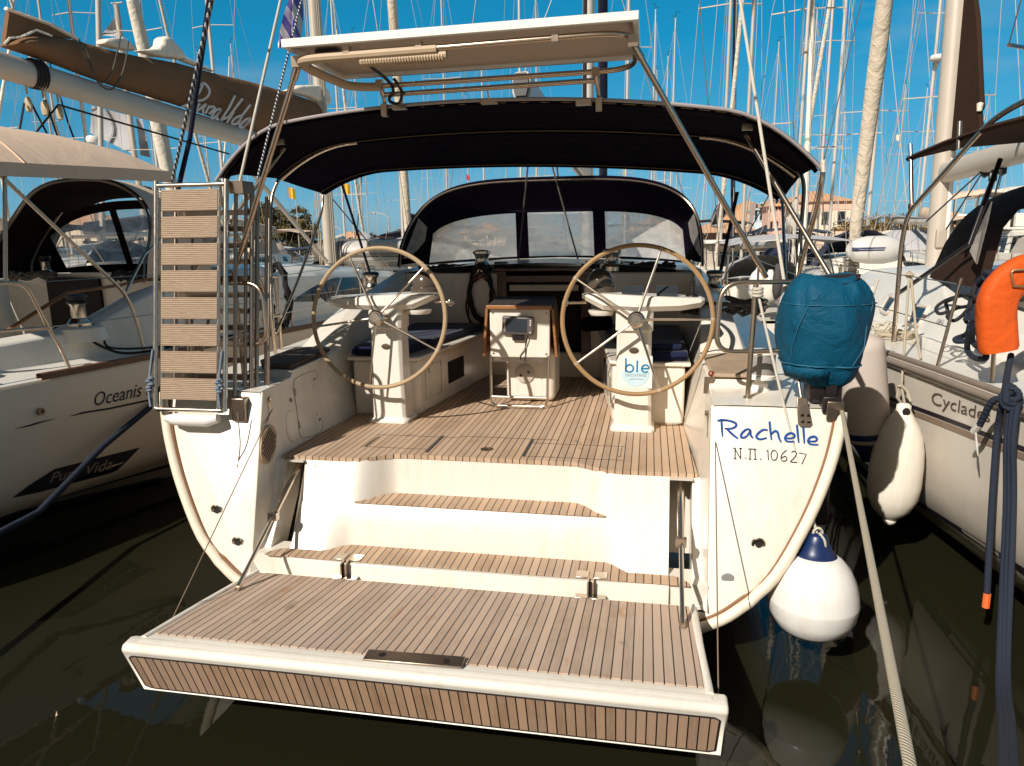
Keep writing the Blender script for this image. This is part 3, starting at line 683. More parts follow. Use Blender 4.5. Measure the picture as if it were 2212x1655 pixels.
# -------- name and registration painted on the right wing
def nz_(x, y):      # the wing is a flat plane: zoomed picture coordinates -> that plane
    U, V = (2500+x/2.759)*.57414, (1150+y/2.759)*.57414; k = ray(U, V); n_ = Vector((0, 1, -.285)); return CAM+k*((3.86-n_.dot(CAM))/n_.dot(k))+Vector((0, -.0055, 0))
q2 = smooth2
NM = [[(543, 1192), (590, 1184), (640, 1190)], [(586, 1178), (590, 1270), (598, 1357)], q2([(590, 1182), (660, 1190), (732, 1216), (735, 1248), (692, 1272), (618, 1272)]), q2([(640, 1275), (695, 1328), (757, 1377)]),
 q2([(892, 1287), (852, 1280), (808, 1310), (788, 1348), (806, 1368), (850, 1350), (885, 1293)]), q2([(888, 1290), (889, 1338), (914, 1373)]), q2([(1066, 1291), (1018, 1286), (962, 1328), (950, 1364), (990, 1384), (1058, 1369)]),
 [(1085, 1198), (1093, 1290), (1105, 1391)], q2([(1101, 1335), (1138, 1300), (1168, 1312), (1183, 1368), (1205, 1416)]), q2([(1250, 1375), (1325, 1371), (1345, 1342), (1310, 1321), (1266, 1337), (1245, 1375), (1268, 1405), (1345, 1410)]),
 [(1368, 1232), (1377, 1325), (1388, 1422)], [(1433, 1237), (1440, 1330), (1446, 1428)], q2([(1488, 1404), (1558, 1405), (1576, 1377), (1545, 1356), (1502, 1370), (1483, 1405), (1512, 1435), (1592, 1441)])]
def taper(p): n_ = len(p)-1; return (p, [.75+.5*math.sin(math.pi*min(1, (i+.6)/(n_+.6)))*(1-.25*i/n_) for i in range(n_+1)])
build('name_lettering', strokes(MB(), [taper(p) for p in NM], nz_, 21), 'bluelet', Y, smooth=0)
RG = [[(728, 1478), (727, 1585)], [(708, 1476), (735, 1476)], [(712, 1585), (742, 1585)], [(724, 1478), (784, 1586)], [(784, 1478), (785, 1587)], [(768, 1477), (800, 1478)], [(833, 1580), (842, 1580)], [(865, 1484), (950, 1487)], [(885, 1485), (881, 1590)], [(932, 1487), (938, 1592)], [(868, 1589), (895, 1591)], [(922, 1591), (952, 1593)], [(990, 1592), (1000, 1592)],
 [(1052, 1507), (1067, 1493), (1073, 1600)], [(1133+33*math.cos(rad(t)), 1550+52*math.sin(rad(t))) for t in range(0, 361, 20)], q2([(1262, 1497), (1216, 1538), (1204, 1588), (1234, 1612), (1264, 1592), (1250, 1561), (1210, 1577)]), [(1300, 1613), (1309, 1613)], q2([(1312, 1522), (1340, 1506), (1364, 1530), (1345, 1572), (1306, 1617), (1372, 1623)]), [(1392, 1525), (1466, 1540), (1420, 1642)]]
build('registration_lettering', strokes(MB(), [(p, [1.7]*len(p) if len(p) == 2 and abs(p[0][0]-p[1][0]) < 11 and abs(p[0][1]-p[1][1]) < 5 else None) for p in RG], nz_, 9.5), 'darklet', Y, smooth=0)
# -------- swim platform
PW = 1.385
pr = [(2.79, .555), (2.83, .568), (2.90, .556), (3.90, .408), (3.915, .395), (3.915, .30), (2.905, .245), (2.885, .25)]
mb = MB()
rows = [[(x, y, z) for y, z in pr] for x in (-PW, PW)]
mb.grid(rows, True); mb.f += [tuple(range(8))[::-1], tuple(range(8, 16))]
plat = build('swim_platform', mb, 'gelw', Y, bevel=.014, seg=3, smooth=30)
mb = MB().prism([(-1.44, y, z) for y, z in ((2.775, .535), (2.79, .56), (2.85, .567), (2.89, .55), (2.93, .26), (2.895, .243), (2.885, .25))], (2.88, 0, 0))
build('platform_beam', mb, 'gelw', plat, bevel=.016, seg=3)
mb = MB()
for s_ in (1, -1): mb.tube([(s_*1.37, 2.86, .56), (s_*1.362, 3.3, .505), (s_*1.355, 3.89, .418)], .018, 8, sq=.7)
build('platform_rim', mb, 'gelw', plat, smooth=60)
zt = lambda y: .5605-.149*(y-2.905)
mb = MB().grid([[(x, y, zt(y)) for x in (-1.343, 1.343)] for y in (2.905, 3.4, 3.875)]); build('teak_panel', mb, 'teakp', plat, solid=.006, off=0, smooth=0)
af = lambda x, t, o=.0: Vector((x, 2.777+.108*t-o, .533-.283*t-o*.3))
mb = MB(); fz = [(-1.405, .14), (-1.385, .10), (1.385, .10), (1.405, .14), (1.40, .86), (1.37, .91), (-1.37, .91), (-1.40, .86)]
mb.poly([af(x, t, .003) for x, t in fz]); build('teak_fascia', mb, 'teakf', plat, solid=.004, off=0, smooth=0)
mb = MB().tube([af(x, t, .004) for x, t in fz], .004, 6, closed=True); build('fascia_seam', mb, 'dark', plat)
a, b = at(785, 1424, z=.566), at(1000, 1437, z=.566)
mb = MB().box(((a.x+b.x)/2, (a.y+b.y)/2+.02, .572), ((b-a).length, .085, .010), rz=math.atan2(b.y-a.y, b.x-a.x)*.5); pt_ = build('step_plate', mb, 'dsteel', plat, bevel=.003)
mb = MB()
for x in (a.x+.08, b.x-.08): mb.lathe([(.016, 0), (.016, .0012), (0, .0012)], 14, (x, (a.y+b.y)/2+.02, .578))
build('bolt_hole', mb, 'dark', pt_)
# hinges of the platform
for x in (-.773, .773):
    mb = MB()
    for s_ in (-1, 1):
        mb.box((x+s_*.055, 4.0, .507), (.075, .085, .008)); mb.box((x+s_*.015, 3.93, .45), (.010, .06, .12)); mb.box((x+s_*.05, 3.905, .415), (.08, .05, .006))
    mb.tube([(x-.03, 3.92, .40), (x+.03, 3.92, .40)], .008, 8)
    build('platform_hinge', mb, 'chrome', plat, bevel=.002)
    build('hinge_gap', MB().box((x, 3.93, .44), (.022, .03, .10)), 'dark', plat)
# gas rams
for s_ in (-1, 1):
    a = Vector((s_*1.285, 3.56, .485)); b = Vector((s_*1.292, 4.36, .93)); d = (b-a)
    mb = MB().tube([a, b], .013, 10); mb.tube([a+d*.58, b+d*.1], .022, 10); mb.box(a+d*.58, (.06, .04, .05)); mb.box(a-Vector((0, .0, .02)), (.03, .04, .05)); mb.box(a-Vector((0, .03, .008+.025)), (.085, .06, .008))
    build('platform_ram', mb, 'chrome', plat)
mb = MB().tube([TP(-IN-.02, 1.40, -.05)+Vector((.03, .08, -.02)), at(370, 1341, x=-1.40)], .0035, 6)
mb.tube([TP(IN+.03, 1.30, .01), (1.418, 2.98, .47)], .0035, 6)
build('platform_lanyard', mb, 'twine', plat)
mb = MB()
for s_ in (-1, 1):
    q = TP(s_*(IN-.005), 1.42, -.08); mb.box(q, (.012, .035, .075)); mb.lathe([(.017, -.012), (.017, .012)], 10, q+Vector((-s_*.01, 0, .02)), Matrix.Rotation(math.pi/2, 3, 'Y'))
    mb.tube([q, q-Vector((0, .03, .12))], .007, 6)
build('lanyard_tang', mb, 'steel', plat)
# backstay plate (right), deck light, fairleads
mb = MB().prism([TP(1.925, 1.565, .004), TP(1.985, 1.565, .004), TP(2.015, 1.415, .004), TP(2.0, 1.40, .004), TP(1.95, 1.40, .004), TP(1.935, 1.415, .004)], (0, -.008, 0)); cp_ = build('chain_plate', mb, 'dsteel', Y, bevel=.004)
mb = MB()
for x, z in ((1.957, 1.465), (1.99, 1.465), (1.959, 1.43), (1.993, 1.43)): mb.lathe([(.012, 0), (.011, .004), (0, .005)], 12, TP(x, z, .012), RT)
build('bolt_head', mb, 'chrome', cp_)
mb = MB().lathe([(.062, 0), (.062, .012), (.05, .02), (.05, .05), (.03, .06), (.03, .075)], 22, (1.78, 4.70, 1.515)); dl = build('deck_light', mb, 'white', Y)
mb = MB().lathe([(.088, 0), (.09, .02), (.08, .025), (.08, .155), (.09, .16), (.085, .18), (0, .19)], 24, (1.78, 4.68, 1.60)); lamp = build('lamp_housing', mb, 'white', dl)
mb = MB().lathe([(.083, .035), (.083, .15)], 24, (1.78, 4.68, 1.60)); build('lamp_glass', mb, plain('lamp_lens', (.30, .27, .25), .1, 0, .3, 30), dl)
mb = MB().box((2.115, 4.31, 1.53), (.10, .10, .10)); mb.box((2.12, 4.34, 1.62), (.06, .05, .10)); build('fairlead', mb, 'black', Y, bevel=.008)
build('fairlead_plate', MB().box((2.13, 4.255, 1.50), (.09, .02, .11)), 'dsteel', Y, bevel=.004)
# small orange knob and bracket by right pad
mb = MB().lathe([(0, -.022), (.016, -.015), (.022, 0), (.016, .015), (0, .022)], 14, (1.485, 4.79, 1.60)); build('red_knob', mb, plain('red_bead', (.22, .04, .015), .35), Y)
mb = MB().prism([(1.44, 4.75, 1.585), (1.50, 4.75, 1.585), (1.495, 4.75, 1.475), (1.437, 4.75, 1.475)], (0, .01, 0)); build('bracket_plate', mb, 'dsteel', Y)
# -------- sprayhood
def arch(hw, z0, z1, n=28, p=2.6, x0=0):     # superellipse arch in x/z
    out = []
    for i in range(n+1):
        t = math.pi*i/n; c, s_ = math.cos(t), math.sin(t)
        out.append((x0-hw*math.copysign(abs(c)**(2/p), c), z0+(z1-z0)*abs(s_)**(2/p)))
    return out
A1 = arch(1.60, 2.20, 3.13, 48, 3.6); A0_ = arch(1.60, 2.20, 3.11, 48, 3.6); A2 = arch(1.54, 2.22, 3.03, 48, 3.5); A3 = arch(1.47, 2.24, 2.82, 48, 3.4)
ya = lambda z, y0, y1: y0+(y1-y0)*ss(2.2, 2.95, z)
rows = [[(x, ya(z, 7.46, 7.98), z) for x, z in A0_], [(x, ya(z, 7.58, 8.12), z+.012) for x, z in A1], [(x, ya(z, 7.9, 8.5), z) for x, z in A2], [(x, ya(z, 8.15, 8.74), z) for x, z in A3]]
hood = build('sprayhood', MB().grid(rows), 'navy', Y, smooth=60, solid=.006)
mb = MB().tube([(x*.995, ya(z, 7.5, 8.0), z-.012) for x, z in A0_], .014, 8); build('hood_frame', mb, 'dsteel', hood)
# front panel of the hood: canvas bands with three clear windows; surface f(u in -1..1, t 0 bottom .. 1 top)
def hf(u, t, o=0):
    x = u*1.53; top = 2.24+.58*max(0, 1-abs(u)**3.4)**(1/3.4); bot = 2.19+.04*(1-u*u)
    yb = 9.02-.95*abs(u)**2.2; yt = 8.78-.62*abs(u)**3
    return Vector((x*(1-.03*t), yb+(yt-yb)*t-o, bot+(top-bot)*t))
def panel(us, t0, t1, nt=6, o=0): return [[hf(u, (t0(u) if callable(t0) else t0)+((t1(u) if callable(t1) else t1)-(t0(u) if callable(t0) else t0))*k/nt, o) for k in range(nt+1)] for u in us]
lin = lambda a, b, n: [a+(b-a)*i/n for i in range(n+1)]
tw = lambda u: .955-.0*u
mb = MB()
for a, b in ((-.99, -.955), (-.36, -.265), (.265, .36), (.955, .99)): mb.grid(panel(lin(a, b, 3), 0, 1))
build('hood_mullion', mb, 'navy', hood, smooth=60, solid=.004)
mb = MB(); mb.grid(panel(lin(-.99, .99, 60), 0, .05, 1, -.003)); mb.grid(panel(lin(-.99, .99, 60), .935, 1.0, 1, -.003)); build('hood_band', mb, 'navy', hood, smooth=60)
for a, b in ((-.955, -.36), (-.265, .265), (.36, .955)):
    build('hood_window', MB().grid(panel(lin(a, b, 16), .05, .935, 10)), 'vinyl', hood, smooth=60, label=None)
for s_ in (-1, 1):      # small side windows
    mb = MB().grid([[(s_*1.585, 7.62, 2.28), (s_*1.555, 7.9, 2.55), (s_*1.52, 8.02, 2.72)], [(s_*1.53, 8.12, 2.26), (s_*1.50, 8.16, 2.45), (s_*1.47, 8.18, 2.62)]])
    build('hood_side_window', mb, 'vinyl', hood, smooth=60)
# -------- bimini
def bim(x, y):   # underside height of the canopy
    pass
def barch(hw, zc, ze, rc, tilt, n=48):
    """flat crowned arch: crown zc, shoulder to ze at +-hw"""
    out = []
    for i in range(n+1):
        a = -1+2*i/n; x = math.sin(a*math.pi/2)*hw; u = abs(x)/hw
        z = zc-(zc-ze)*(.42*u**2+.62*max(0, (u-.7)/.3)**1.9) - tilt*x
        out.append((x, z))
    return out
BA = [(4.93, .0, barch(2.16, 3.385, 2.93, 0, .014)), (4.97, 0, barch(2.17, 3.40, 2.95, 0, .014)), (5.5, 0, barch(2.20, 3.385, 3.0, 0, .016)), (6.1, 0, barch(2.21, 3.36, 3.0, 0, .022)), (6.6, 0, barch(2.23, 3.30, 2.95, 0, .026)), (7.12, 0, barch(2.25, 3.185, 2.90, 0, .034)), (7.2, 0, barch(2.25, 3.165, 2.88, 0, .034))]
def byo(x, y): # aft edge sweeps back a little at the corners, front edge curves
    return y + (.20*(abs(x)/2.2)**3 if y < 5.2 else -.06*(abs(x)/2.2)**2 if y > 7 else 0)
mb = MB().grid([[(x, byo(x, y), z) for x, z in pr_] for y, _, pr_ in BA])
canopy = build('bimini', mb, 'navy', Y, smooth=60, solid=.008, off=1)
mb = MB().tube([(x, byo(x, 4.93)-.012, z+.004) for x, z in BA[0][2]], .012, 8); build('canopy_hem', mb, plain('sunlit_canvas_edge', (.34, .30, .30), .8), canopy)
tthread = plain('tan_thread', (.20, .14, .08), .9)
for y, off_ in ((4.99, -.02), (6.1, -.012), (7.1, -.012)):
    A = min(BA, key=lambda q: abs(q[0]-y))[2]; mb = MB()
    for i in range(2, len(A)-2):
        for k in range(3):
            t0, t1 = k/3, (k+1)/3; f_ = lambda t: (A[i][0]+(A[i+1][0]-A[i][0])*t, byo(A[i][0], y)+.006*math.sin((i*3+k+t)*2.1), A[i][1]+(A[i+1][1]-A[i][1])*t+off_)
            mb.tube([f_(0), f_(t1-t0)] if k == 0 else [f_(t0), f_(t1)], .0035, 4, cap=False)
    build('canopy_stitching', mb, tthread, canopy, merge=False)
fr = MB()
J = lambda s_: Vector((s_*1.69, 5.28, 3.20-.014*s_))
# aft bow tube inside the hem down to the deck, middle bow, front bow
def bow(y, A, foot, ins=.02, r=.0155):
    pts = [(x*.985, byo(x, y)+.03, z-ins) for x, z in A[1:-1]]
    return pts
for y, A in ((4.97, BA[1][2]), (6.1, BA[3][2]), (7.12, BA[5][2])):
    bt = bow(y, A, None, .014); build('bow_sleeve', MB().tube([p for p in bt if abs(p[0]) < 1.45 or y > 7] if y > 5.5 else bt, .016, 8), 'navy', canopy, smooth=60)
    if 5.5 < y < 7:
        for s_ in (-1, 1): fr.tube([p for p in bt if p[0]*s_ > 1.35], .0155, 8)
for s_ in (-1, 1):
    z0 = 3.0; dz = -.02*s_
    fr.tube(smooth_path([(s_*2.165, 5.15, 2.93+dz), (s_*2.16, 5.2, 2.7), (s_*2.13, 5.6, 2.1), (s_*2.12, 5.7, 1.52)], 6), .016, 8)
    fr.tube(smooth_path([(s_*2.18, 6.10, 3.0+dz), (s_*2.22, 6.03, 2.86), (s_*2.20, 5.92, 2.55), (s_*2.15, 5.75, 1.9), (s_*2.12, 5.7, 1.52)], 6), .0155, 8)
    fr.tube(smooth_path([(s_*2.24, 7.12, 2.90+dz*2), (s_*2.24, 7.0, 2.70), (s_*2.18, 6.3, 2.1), (s_*2.13, 5.75, 1.7)], 6), .014, 8)
    fr.tube([J(s_)+Vector((0, .02, -.03)), (s_*2.13, 4.62, 2.25)], .016, 8)
    fr.box(J(s_)+Vector((0, -.03, .01)), (.07, .03, .04))
    fr.tube([(s_*2.17, 7.2, 2.9), (s_*1.75, 8.8, 1.6)], .007, 6)
build('bimini_frame', fr, 'steel', canopy, smooth=60)
mb = MB().beam(at(729, 368, y=7.2), at(806, 612, y=7.0), .03, .006); mb.beam(at(1592, 415, y=7.2), at(1553, 600, y=7.0), .035, .006); build('canopy_strap', mb, 'black', canopy)
mb = MB().tube([(2.150, 5.10, 2.955), (2.158, 5.11, 2.885)], .03, 10, sq=.5); build('corner_patch', mb, 'sail', canopy)
# solar panel on its own tubes above the bimini
pa = [Vector((-.985, 4.0, 3.553)), Vector((.985, 4.0, 3.573)), Vector((.985, 4.83, 3.565)), Vector((-.985, 4.83, 3.545))]
up = Vector((0, 0, .045))
sp = MB()
for i in range(4):
    a, b = pa[i], pa[(i+1) % 4]; n_ = (b-a).normalized(); sd = Vector((0, 0, 1)).cross(n_)*.032
    sp.add([a, b, b+up, a+up, a+sd+n_*.03, b+sd-n_*.03, b+sd+up-n_*.03, a+sd+up+n_*.03], [(0, 1, 2, 3), (4, 7, 6, 5), (0, 4, 5, 1), (3, 2, 6, 7)])
sol = build('solar_panel', sp, 'panelw', Y, bevel=.003)
build('panel_back', MB().poly([p+Vector((0, 0, .022)) for p in pa]), 'panelb', sol, smooth=0)
build('panel_cells', MB().poly([p+Vector((0, 0, .043)) for p in pa]), 'glass', sol, smooth=0)
mb = MB().box((-.78, 4.18, 3.55), (.13, .10, .03)); mb.tube(smooth_path([(-.72, 4.18, 3.545), (-.62, 4.2, 3.53), (-.59, 4.35, 3.50), (-.60, 4.62, 3.49), (-.62, 4.80, 3.46), (-.66, 4.82, 3.40), (-.60, 4.84, 3.38), (-.57, 4.82, 3.45), (-.60, 4.76, 3.52)]), .011, 7); build('junction_box', mb, 'black', sol)
mb = MB(); zf = 3.515
fr_path = fillet([(-.05, 4.06, zf), (.965, 4.06, zf+.02), (.955, 4.80, zf-.01), (-.93, 4.80, zf-.03), (-.95, 4.06, zf-.01), (-.05, 4.06, zf)], .22, 8)
mb.tube(fr_path, .0165, 10)
for x in (-.62, .55, -.2): mb.box((x, 4.06, zf+.015), (.035, .045, .05))
for s_ in (-1, 1):
    b0 = Vector((s_*.725, 4.93, 3.36-.014*s_)); m_ = Vector((s_*.715, 4.86, 3.443)); t_ = Vector((s_*.71, 4.80, 3.50))
    mb.tube([b0, m_], .013, 8); mb.tube([m_, t_], .018, 8); mb.box(b0+Vector((0, -.02, -.02)), (.04, .05, .08)); mb.box(b0+Vector((-s_*.1, -.0, -.0)), (.10, .05, .035)); mb.box(t_, (.045, .05, .05))
mb.tube([(-.715, 4.86, 3.443), (.715, 4.86, 3.463)], .0165, 10); mb.tube([(.0, 4.86, 3.452), (.0, 4.92, 3.38)], .005, 6); mb.box((0, 4.93, 3.38), (.11, .05, .03))
for s_ in (-1, 1):
    mb.tube([(s_*.955, 4.13, 3.49), (s_*1.76, 4.56, 2.24)], .0165, 10); mb.box((s_*.955, 4.12, 3.50), (.05, .05, .06)); mb.tube([(s_*.965, 4.135, 3.475), (s_*1.0, 4.155, 3.42)], .022, 10)
build('panel_frame', mb, 'steel', sol, smooth=60)
mb = MB(); dp = [Vector(p) for p in smooth_path([(-.10, 4.062, zf-.006), (-.6, 4.062, zf-.012), (-.86, 4.068, zf-.015), (-.935, 4.13, zf-.017), (-.95, 4.3, zf-.02), (-.93, 4.55, zf-.026), (-.90, 4.72, zf-.03), (-.80, 4.795, zf-.03), (-.70, 4.80, zf-.03)], 6)]
mb.tube(dp, [.027 if p.x < -.5 else .0275 for p in dp], 10); mb.tube([(-.55, 4.075, zf-.045), (-.05, 4.075, zf-.035)], .024, 10)
for i in range(30): x = -.54+i*.016; mb.tube([(x, 4.075, zf-.045), (x+.007, 4.075, zf-.045)], .028, 10)
build('cable_duct', mb, 'duct', sol)
# -------- pushpit rails
mb = MB()
for s_ in (-1, 1):
    mb.tube([(s_*1.676, 4.46, 1.51), (s_*1.69, 4.47, 2.20)], .0155, 10); mb.lathe([(.028, 0), (.026, .02), (0, .02)], 12, (s_*1.676, 4.46, 1.508))
    mb.tube([(s_*2.08, 4.46, 1.51), (s_*2.10, 4.5, 2.20)], .0155, 10); mb.tube([(s_*2.20, 5.95, 1.52), (s_*2.19, 5.95, 2.18)], .0155, 8)
    loop = fillet([(s_*2.19, 5.95, 2.18), (s_*2.14, 4.55, 2.215), (s_*1.49, 4.47, 2.215), (s_*1.475, 4.45, 1.80), (s_*1.70, 4.47, 1.80), (s_*2.11, 4.50, 1.82), (s_*2.19, 5.95, 1.84)], .13, 7)
    mb.tube(loop, .0155, 10)
build('pushpit', mb, 'steel', Y, smooth=60)
# lifelines and stanchions towards the bow
mb = MB()
for s_ in (-1, 1):
    prev = Vector((s_*2.19, 5.95, 2.18))
    for y, b in ((8.0, 2.20), (10.1, 2.10), (12.2, 1.80), (14.2, 1.20), (16.3, .45)):
        p = Vector((s_*b, y, 2.22)); mb.tube([prev, p], .004, 5); mb.tube([prev-Vector((0, 0, .34)), p-Vector((0, 0, .34))], .004, 5); mb.tube([p, p-Vector((0, 0, .66))], .0125, 8); prev = p
build('lifelines', mb, 'steel', Y, smooth=60)
# -------- mast, boom, stays of the middle yacht
mx_, my_ = .15, 10.9
mb = MB().lathe([(.105, 1.9), (.105, 12), (.09, 19.5)], 16, (mx_, my_, 0), None, .8, 1.2); mast = build('mast', mb, 'alub', Y, smooth=60)
mb = MB().tube([(mx_-.035, my_-.10, 3.0), (mx_-.035, my_-.10, 18)], .035, 8); build('mast_track', mb, 'dark', mast)
mb = MB()
for z, l in ((7.0, 1.3), (11.2, 1.1), (15, .8)):
    for s_ in (-1, 1): mb.beam((mx_, my_, z), (mx_+s_*l, my_-.35, z+.06), .05, .02)
build('spreader', mb, 'alub', mast)
mb = MB(); top = Vector((mx_, my_, 19.2))
for s_ in (-1, 1):
    mb.tube([(s_*2.1, 10.5, 1.6), (mx_+s_*1.3, my_-.35, 7.06)], .006, 5); mb.tube([(mx_+s_*1.3, my_-.35, 7.06), (mx_+s_*1.1, my_-.35, 11.26)], .006, 5); mb.tube([(mx_+s_*1.1, my_-.35, 11.26), top], .006, 5); mb.tube([(s_*2.0, 10.4, 1.6), (mx_, my_, 7)], .006, 5)
build('shroud', mb, 'dsteel', mast)
bx0, bx1 = Vector((-.10, 6.75, 3.83)), Vector((.12, 10.8, 3.42))
mb = MB(); d = (bx1-bx0).normalized(); sd = d.cross(Vector((0, 0, 1))).normalized(); uu = sd.cross(d)
sec = [(-.055, -.13), (.055, -.13), (.085, -.06), (.085, .06), (.06, .12), (-.06, .12), (-.085, .06), (-.085, -.06)]
mb.grid([[bx0+sd*a+uu*b for a, b in sec], [bx1+sd*a+uu*b for a, b in sec]], True); mb.f.append(tuple(range(8)))
boom = build('boom', mb, 'alub', Y, bevel=.01)
mb = MB().prism([bx0-d*.004+sd*a+uu*b for a, b in ((-.05, -.10), (.05, -.10), (.075, 0), (.05, .10), (-.05, .10), (-.075, 0))], -d*.03); mb.beam(bx0-uu*.136, bx1-uu*.136, .035, .012); build('boom_end', mb, 'black', boom)
mb = MB().tube([bx0+d*.5-uu*.14, (-.35, 7.9, 2.25)], .009, 6); mb.tube([bx0+d*.9-uu*.14, (.30, 7.95, 2.25)], .009, 6); mb.tube([bx0+d*1.6-uu*.13, (.05, 9.2, 2.3)], .009, 6); build('mainsheet', mb, 'ropeg', boom)
mb = MB(); g = [Vector((0.02, 16.9, 2.3)), Vector((0.05, 15.4, 6.5)), Vector((.1, 13.4, 12.3)), Vector((.14, 11.3, 18.6))]
mb.tube(g, [.085, .10, .085, .03], 12); build('furled_genoa', mb, 'navys', Y, smooth=60)
# -------- backstays with white rope covers
mb = MB(); q = at(1743, 868, y=4.31)
for s_ in (-1, 1):
    p0 = Vector((s_*1.96, 4.32, 1.57)); p1 = at(1598, 0, y=5.35) if s_ > 0 else at(606, 0, y=5.35)
    mb.tube([p0+(p1-p0)*.06, p1+(p1-p0)*2.2], .011, 7)
build('backstay', mb, 'ropew', Y, smooth=60)
mb = MB()
for s_ in (-1, 1):
    p0 = Vector((s_*1.96, 4.31, 1.53)); p1 = at(1598, 0, y=5.35) if s_ > 0 else at(606, 0, y=5.35); mb.tube([p0, p0+(p1-p0)*.1], .008, 8)
build('backstay_bottlescrew', mb, 'dsteel', Y)
# -------- winches, clutches and ropes on the coach roof
def winch(mb, c, k=1.):
    mb.lathe([(.075*k, 0), (.075*k, .03*k), (.062*k, .04*k), (.05*k, .07*k), (.048*k, .10*k), (.06*k, .125*k), (.066*k, .13*k), (.066*k, .145*k), (.04*k, .155*k), (0, .158*k)], 22, c)
for s_ in (-1, 1):
    mb = MB(); winch(mb, (s_*.69, 7.58, 2.14), 1.45); build('winch', mb, 'chrome', Y)
    mb = MB(); winch(mb, (s_*1.66, 6.85, 1.98), 1.15); w_ = build('winch', mb, 'chrome', Y)
    build('winch_top', MB().lathe([(.078, .0), (.082, .015), (.06, .03), (0, .032)], 18, (s_*1.66, 6.85, 1.98+.165)), 'black', w_)
    mb = MB().box((s_*.48, 7.7, 2.19), (.14, .22, .07))
    for i in range(5): mb.box((s_*.48-.055+i*.027, 7.58, 2.215), (.018, .12, .05))
    build('rope_clutch', mb, 'black', Y, bevel=.006)
# -------- things lying on the middle yacht
def coil(name, c, r, turns, label, matn='ropeg', hang=0, th=.008, sq=.55, wob=.02, rx=1, axis='z', thick=.035, group=None):
    rnd = random.Random(sum(map(ord, label))); c = Vector(c); pts = []
    for i in range(int(turns*16)+1):
        t = i/16*2*math.pi; rr = r*(1+rnd.uniform(-.12, .12)); a = math.cos(t)*rr*rx; b = math.sin(t)*rr*sq
        w_ = rnd.uniform(-thick, thick)
        pts.append(c+(Vector((a, b, w_+.02)) if axis == 'z' else Vector((a, w_, b))))
    o = build(name, MB().tube(smooth_path(pts, 2), th, 6), matn, None, smooth=60, merge=False)
    return tag(o, label, 'rope', group)
coil('coiled_rope', (-.66, 7.36, 1.92), .21, 11, 'dark grey rope hanked and hanging from the left coach roof winch', 'ropek', sq=1.35, axis='y', th=.013, rx=.55)
coil('coiled_rope', (-.66, 7.36, 1.80), .30, 3, 'red rope loop hanging below the left coach roof winch', 'roper', sq=1.0, axis='y', th=.008, rx=.5, thick=.01)
coil('coiled_rope', (-1.10, 7.62, 2.15), .28, 9, 'grey rope lying left of the left coach roof winch', 'ropek', sq=.5, th=.012)
coil('coiled_rope', (1.0, 7.66, 2.15), .30, 12, 'heap of grey rope lying right of the right coach roof winch', 'ropek', sq=.6, th=.013, thick=.05)
coil('coiled_rope', (1.72, 6.5, 1.86), .32, 8, 'striped grey mooring rope heaped on the right coaming beside the tan wheel', 'ropeg', sq=.9, th=.014, thick=.06)
for nm_, pl, z, lb in (('seat_cushion', [(-1.38, 5.62), (-.93, 5.62), (-.64, 7.38), (-1.38, 7.38)], 1.535, 'long navy blue cushion on the left cockpit bench'), ('seat_cushion', [(1.38, 5.62), (.93, 5.62), (.64, 7.38), (1.38, 7.38)], 1.535, 'long navy blue cushion on the right cockpit bench')):
    o = build(nm_, MB().prism([(x, y, z) for x, y in pl], (0, 0, .075)), 'navyt', None, bevel=.02, seg=3); tag(o, lb, 'cushion', 'navy cockpit cushions')
o = build('seat_cushion', MB().box((1.12, 5.80, 1.64), (.42, .28, .05)), 'navyt', None, bevel=.018, seg=3); tag(o, 'small navy cushion lying on top of the right bench cushion, behind the right pedestal', 'cushion', 'navy cockpit cushions')
o = build('bolster_cushion', MB().tube([(.46, 6.9, 1.66), (.70, 7.05, 1.66)], .07, 14), 'navy', None, bevel=.01); tag(o, 'dark rolled cushion on the right bench near the companionway', 'cushion')
# -------- gangway stowed upright on the left quarter
gB, gT = at(335, 885, y=4.16), at(337, 392, y=4.46)
G = thing('gangway', 'folded teak and steel gangway stowed upright on the left quarter of the middle yacht', 'gangway', tuple(gB))
gx = Vector((1, .02, -.0)).normalized(); wg = .51; gd = (gT-gB); gl = gd.length; gd.normalize(); gn = gx.cross(gd).normalized()
if gn.y > 0: gn = -gn
mb = MB()
for o_ in (0, wg): mb.tube([gB+gx*o_, gT+gx*o_], .017, 10); mb.tube([gB+gx*(o_+(.05 if o_ == 0 else -.05))+gd*.02, gT+gx*(o_+(.05 if o_ == 0 else -.05))-gd*.06], .012, 8)
mb.tube(fillet([gB+gd*.06, gB+gd*.005, gB+gx*wg+gd*.005, gB+gx*wg+gd*.06], .05), .017, 10); mb.tube([gT-gd*.03+gx*.0, gT-gd*.03+gx*wg], .014, 8)
build('side_rail', mb, 'chrome', G, smooth=60)
ribm = N('ribbed_teak'); v_ = ribm.map(); sep = ribm.new('ShaderNodeSeparateXYZ'); ribm.link(ribm.tc.outputs['Object'], sep.inputs[0])
rb = ribm.math('SINE', ribm.math('MULTIPLY', sep.outputs['Z'], 2*math.pi/.0125)); gno = ribm.noise(ribm.map((9, 9, 160)), 2, 6, .65)
ribm.base(ribm.mix(ribm.math('MULTIPLY_ADD', rb, .22, .3), ribm.ramp(gno, [(.3, (.30, .20, .125)), (.7, (.54, .405, .285))]), (.13, .07, .04))); ribm.set(Roughness=.7); ribm.bump(rb, .6, .003)
nt_ = 8; pitch = (gl-.10)/nt_
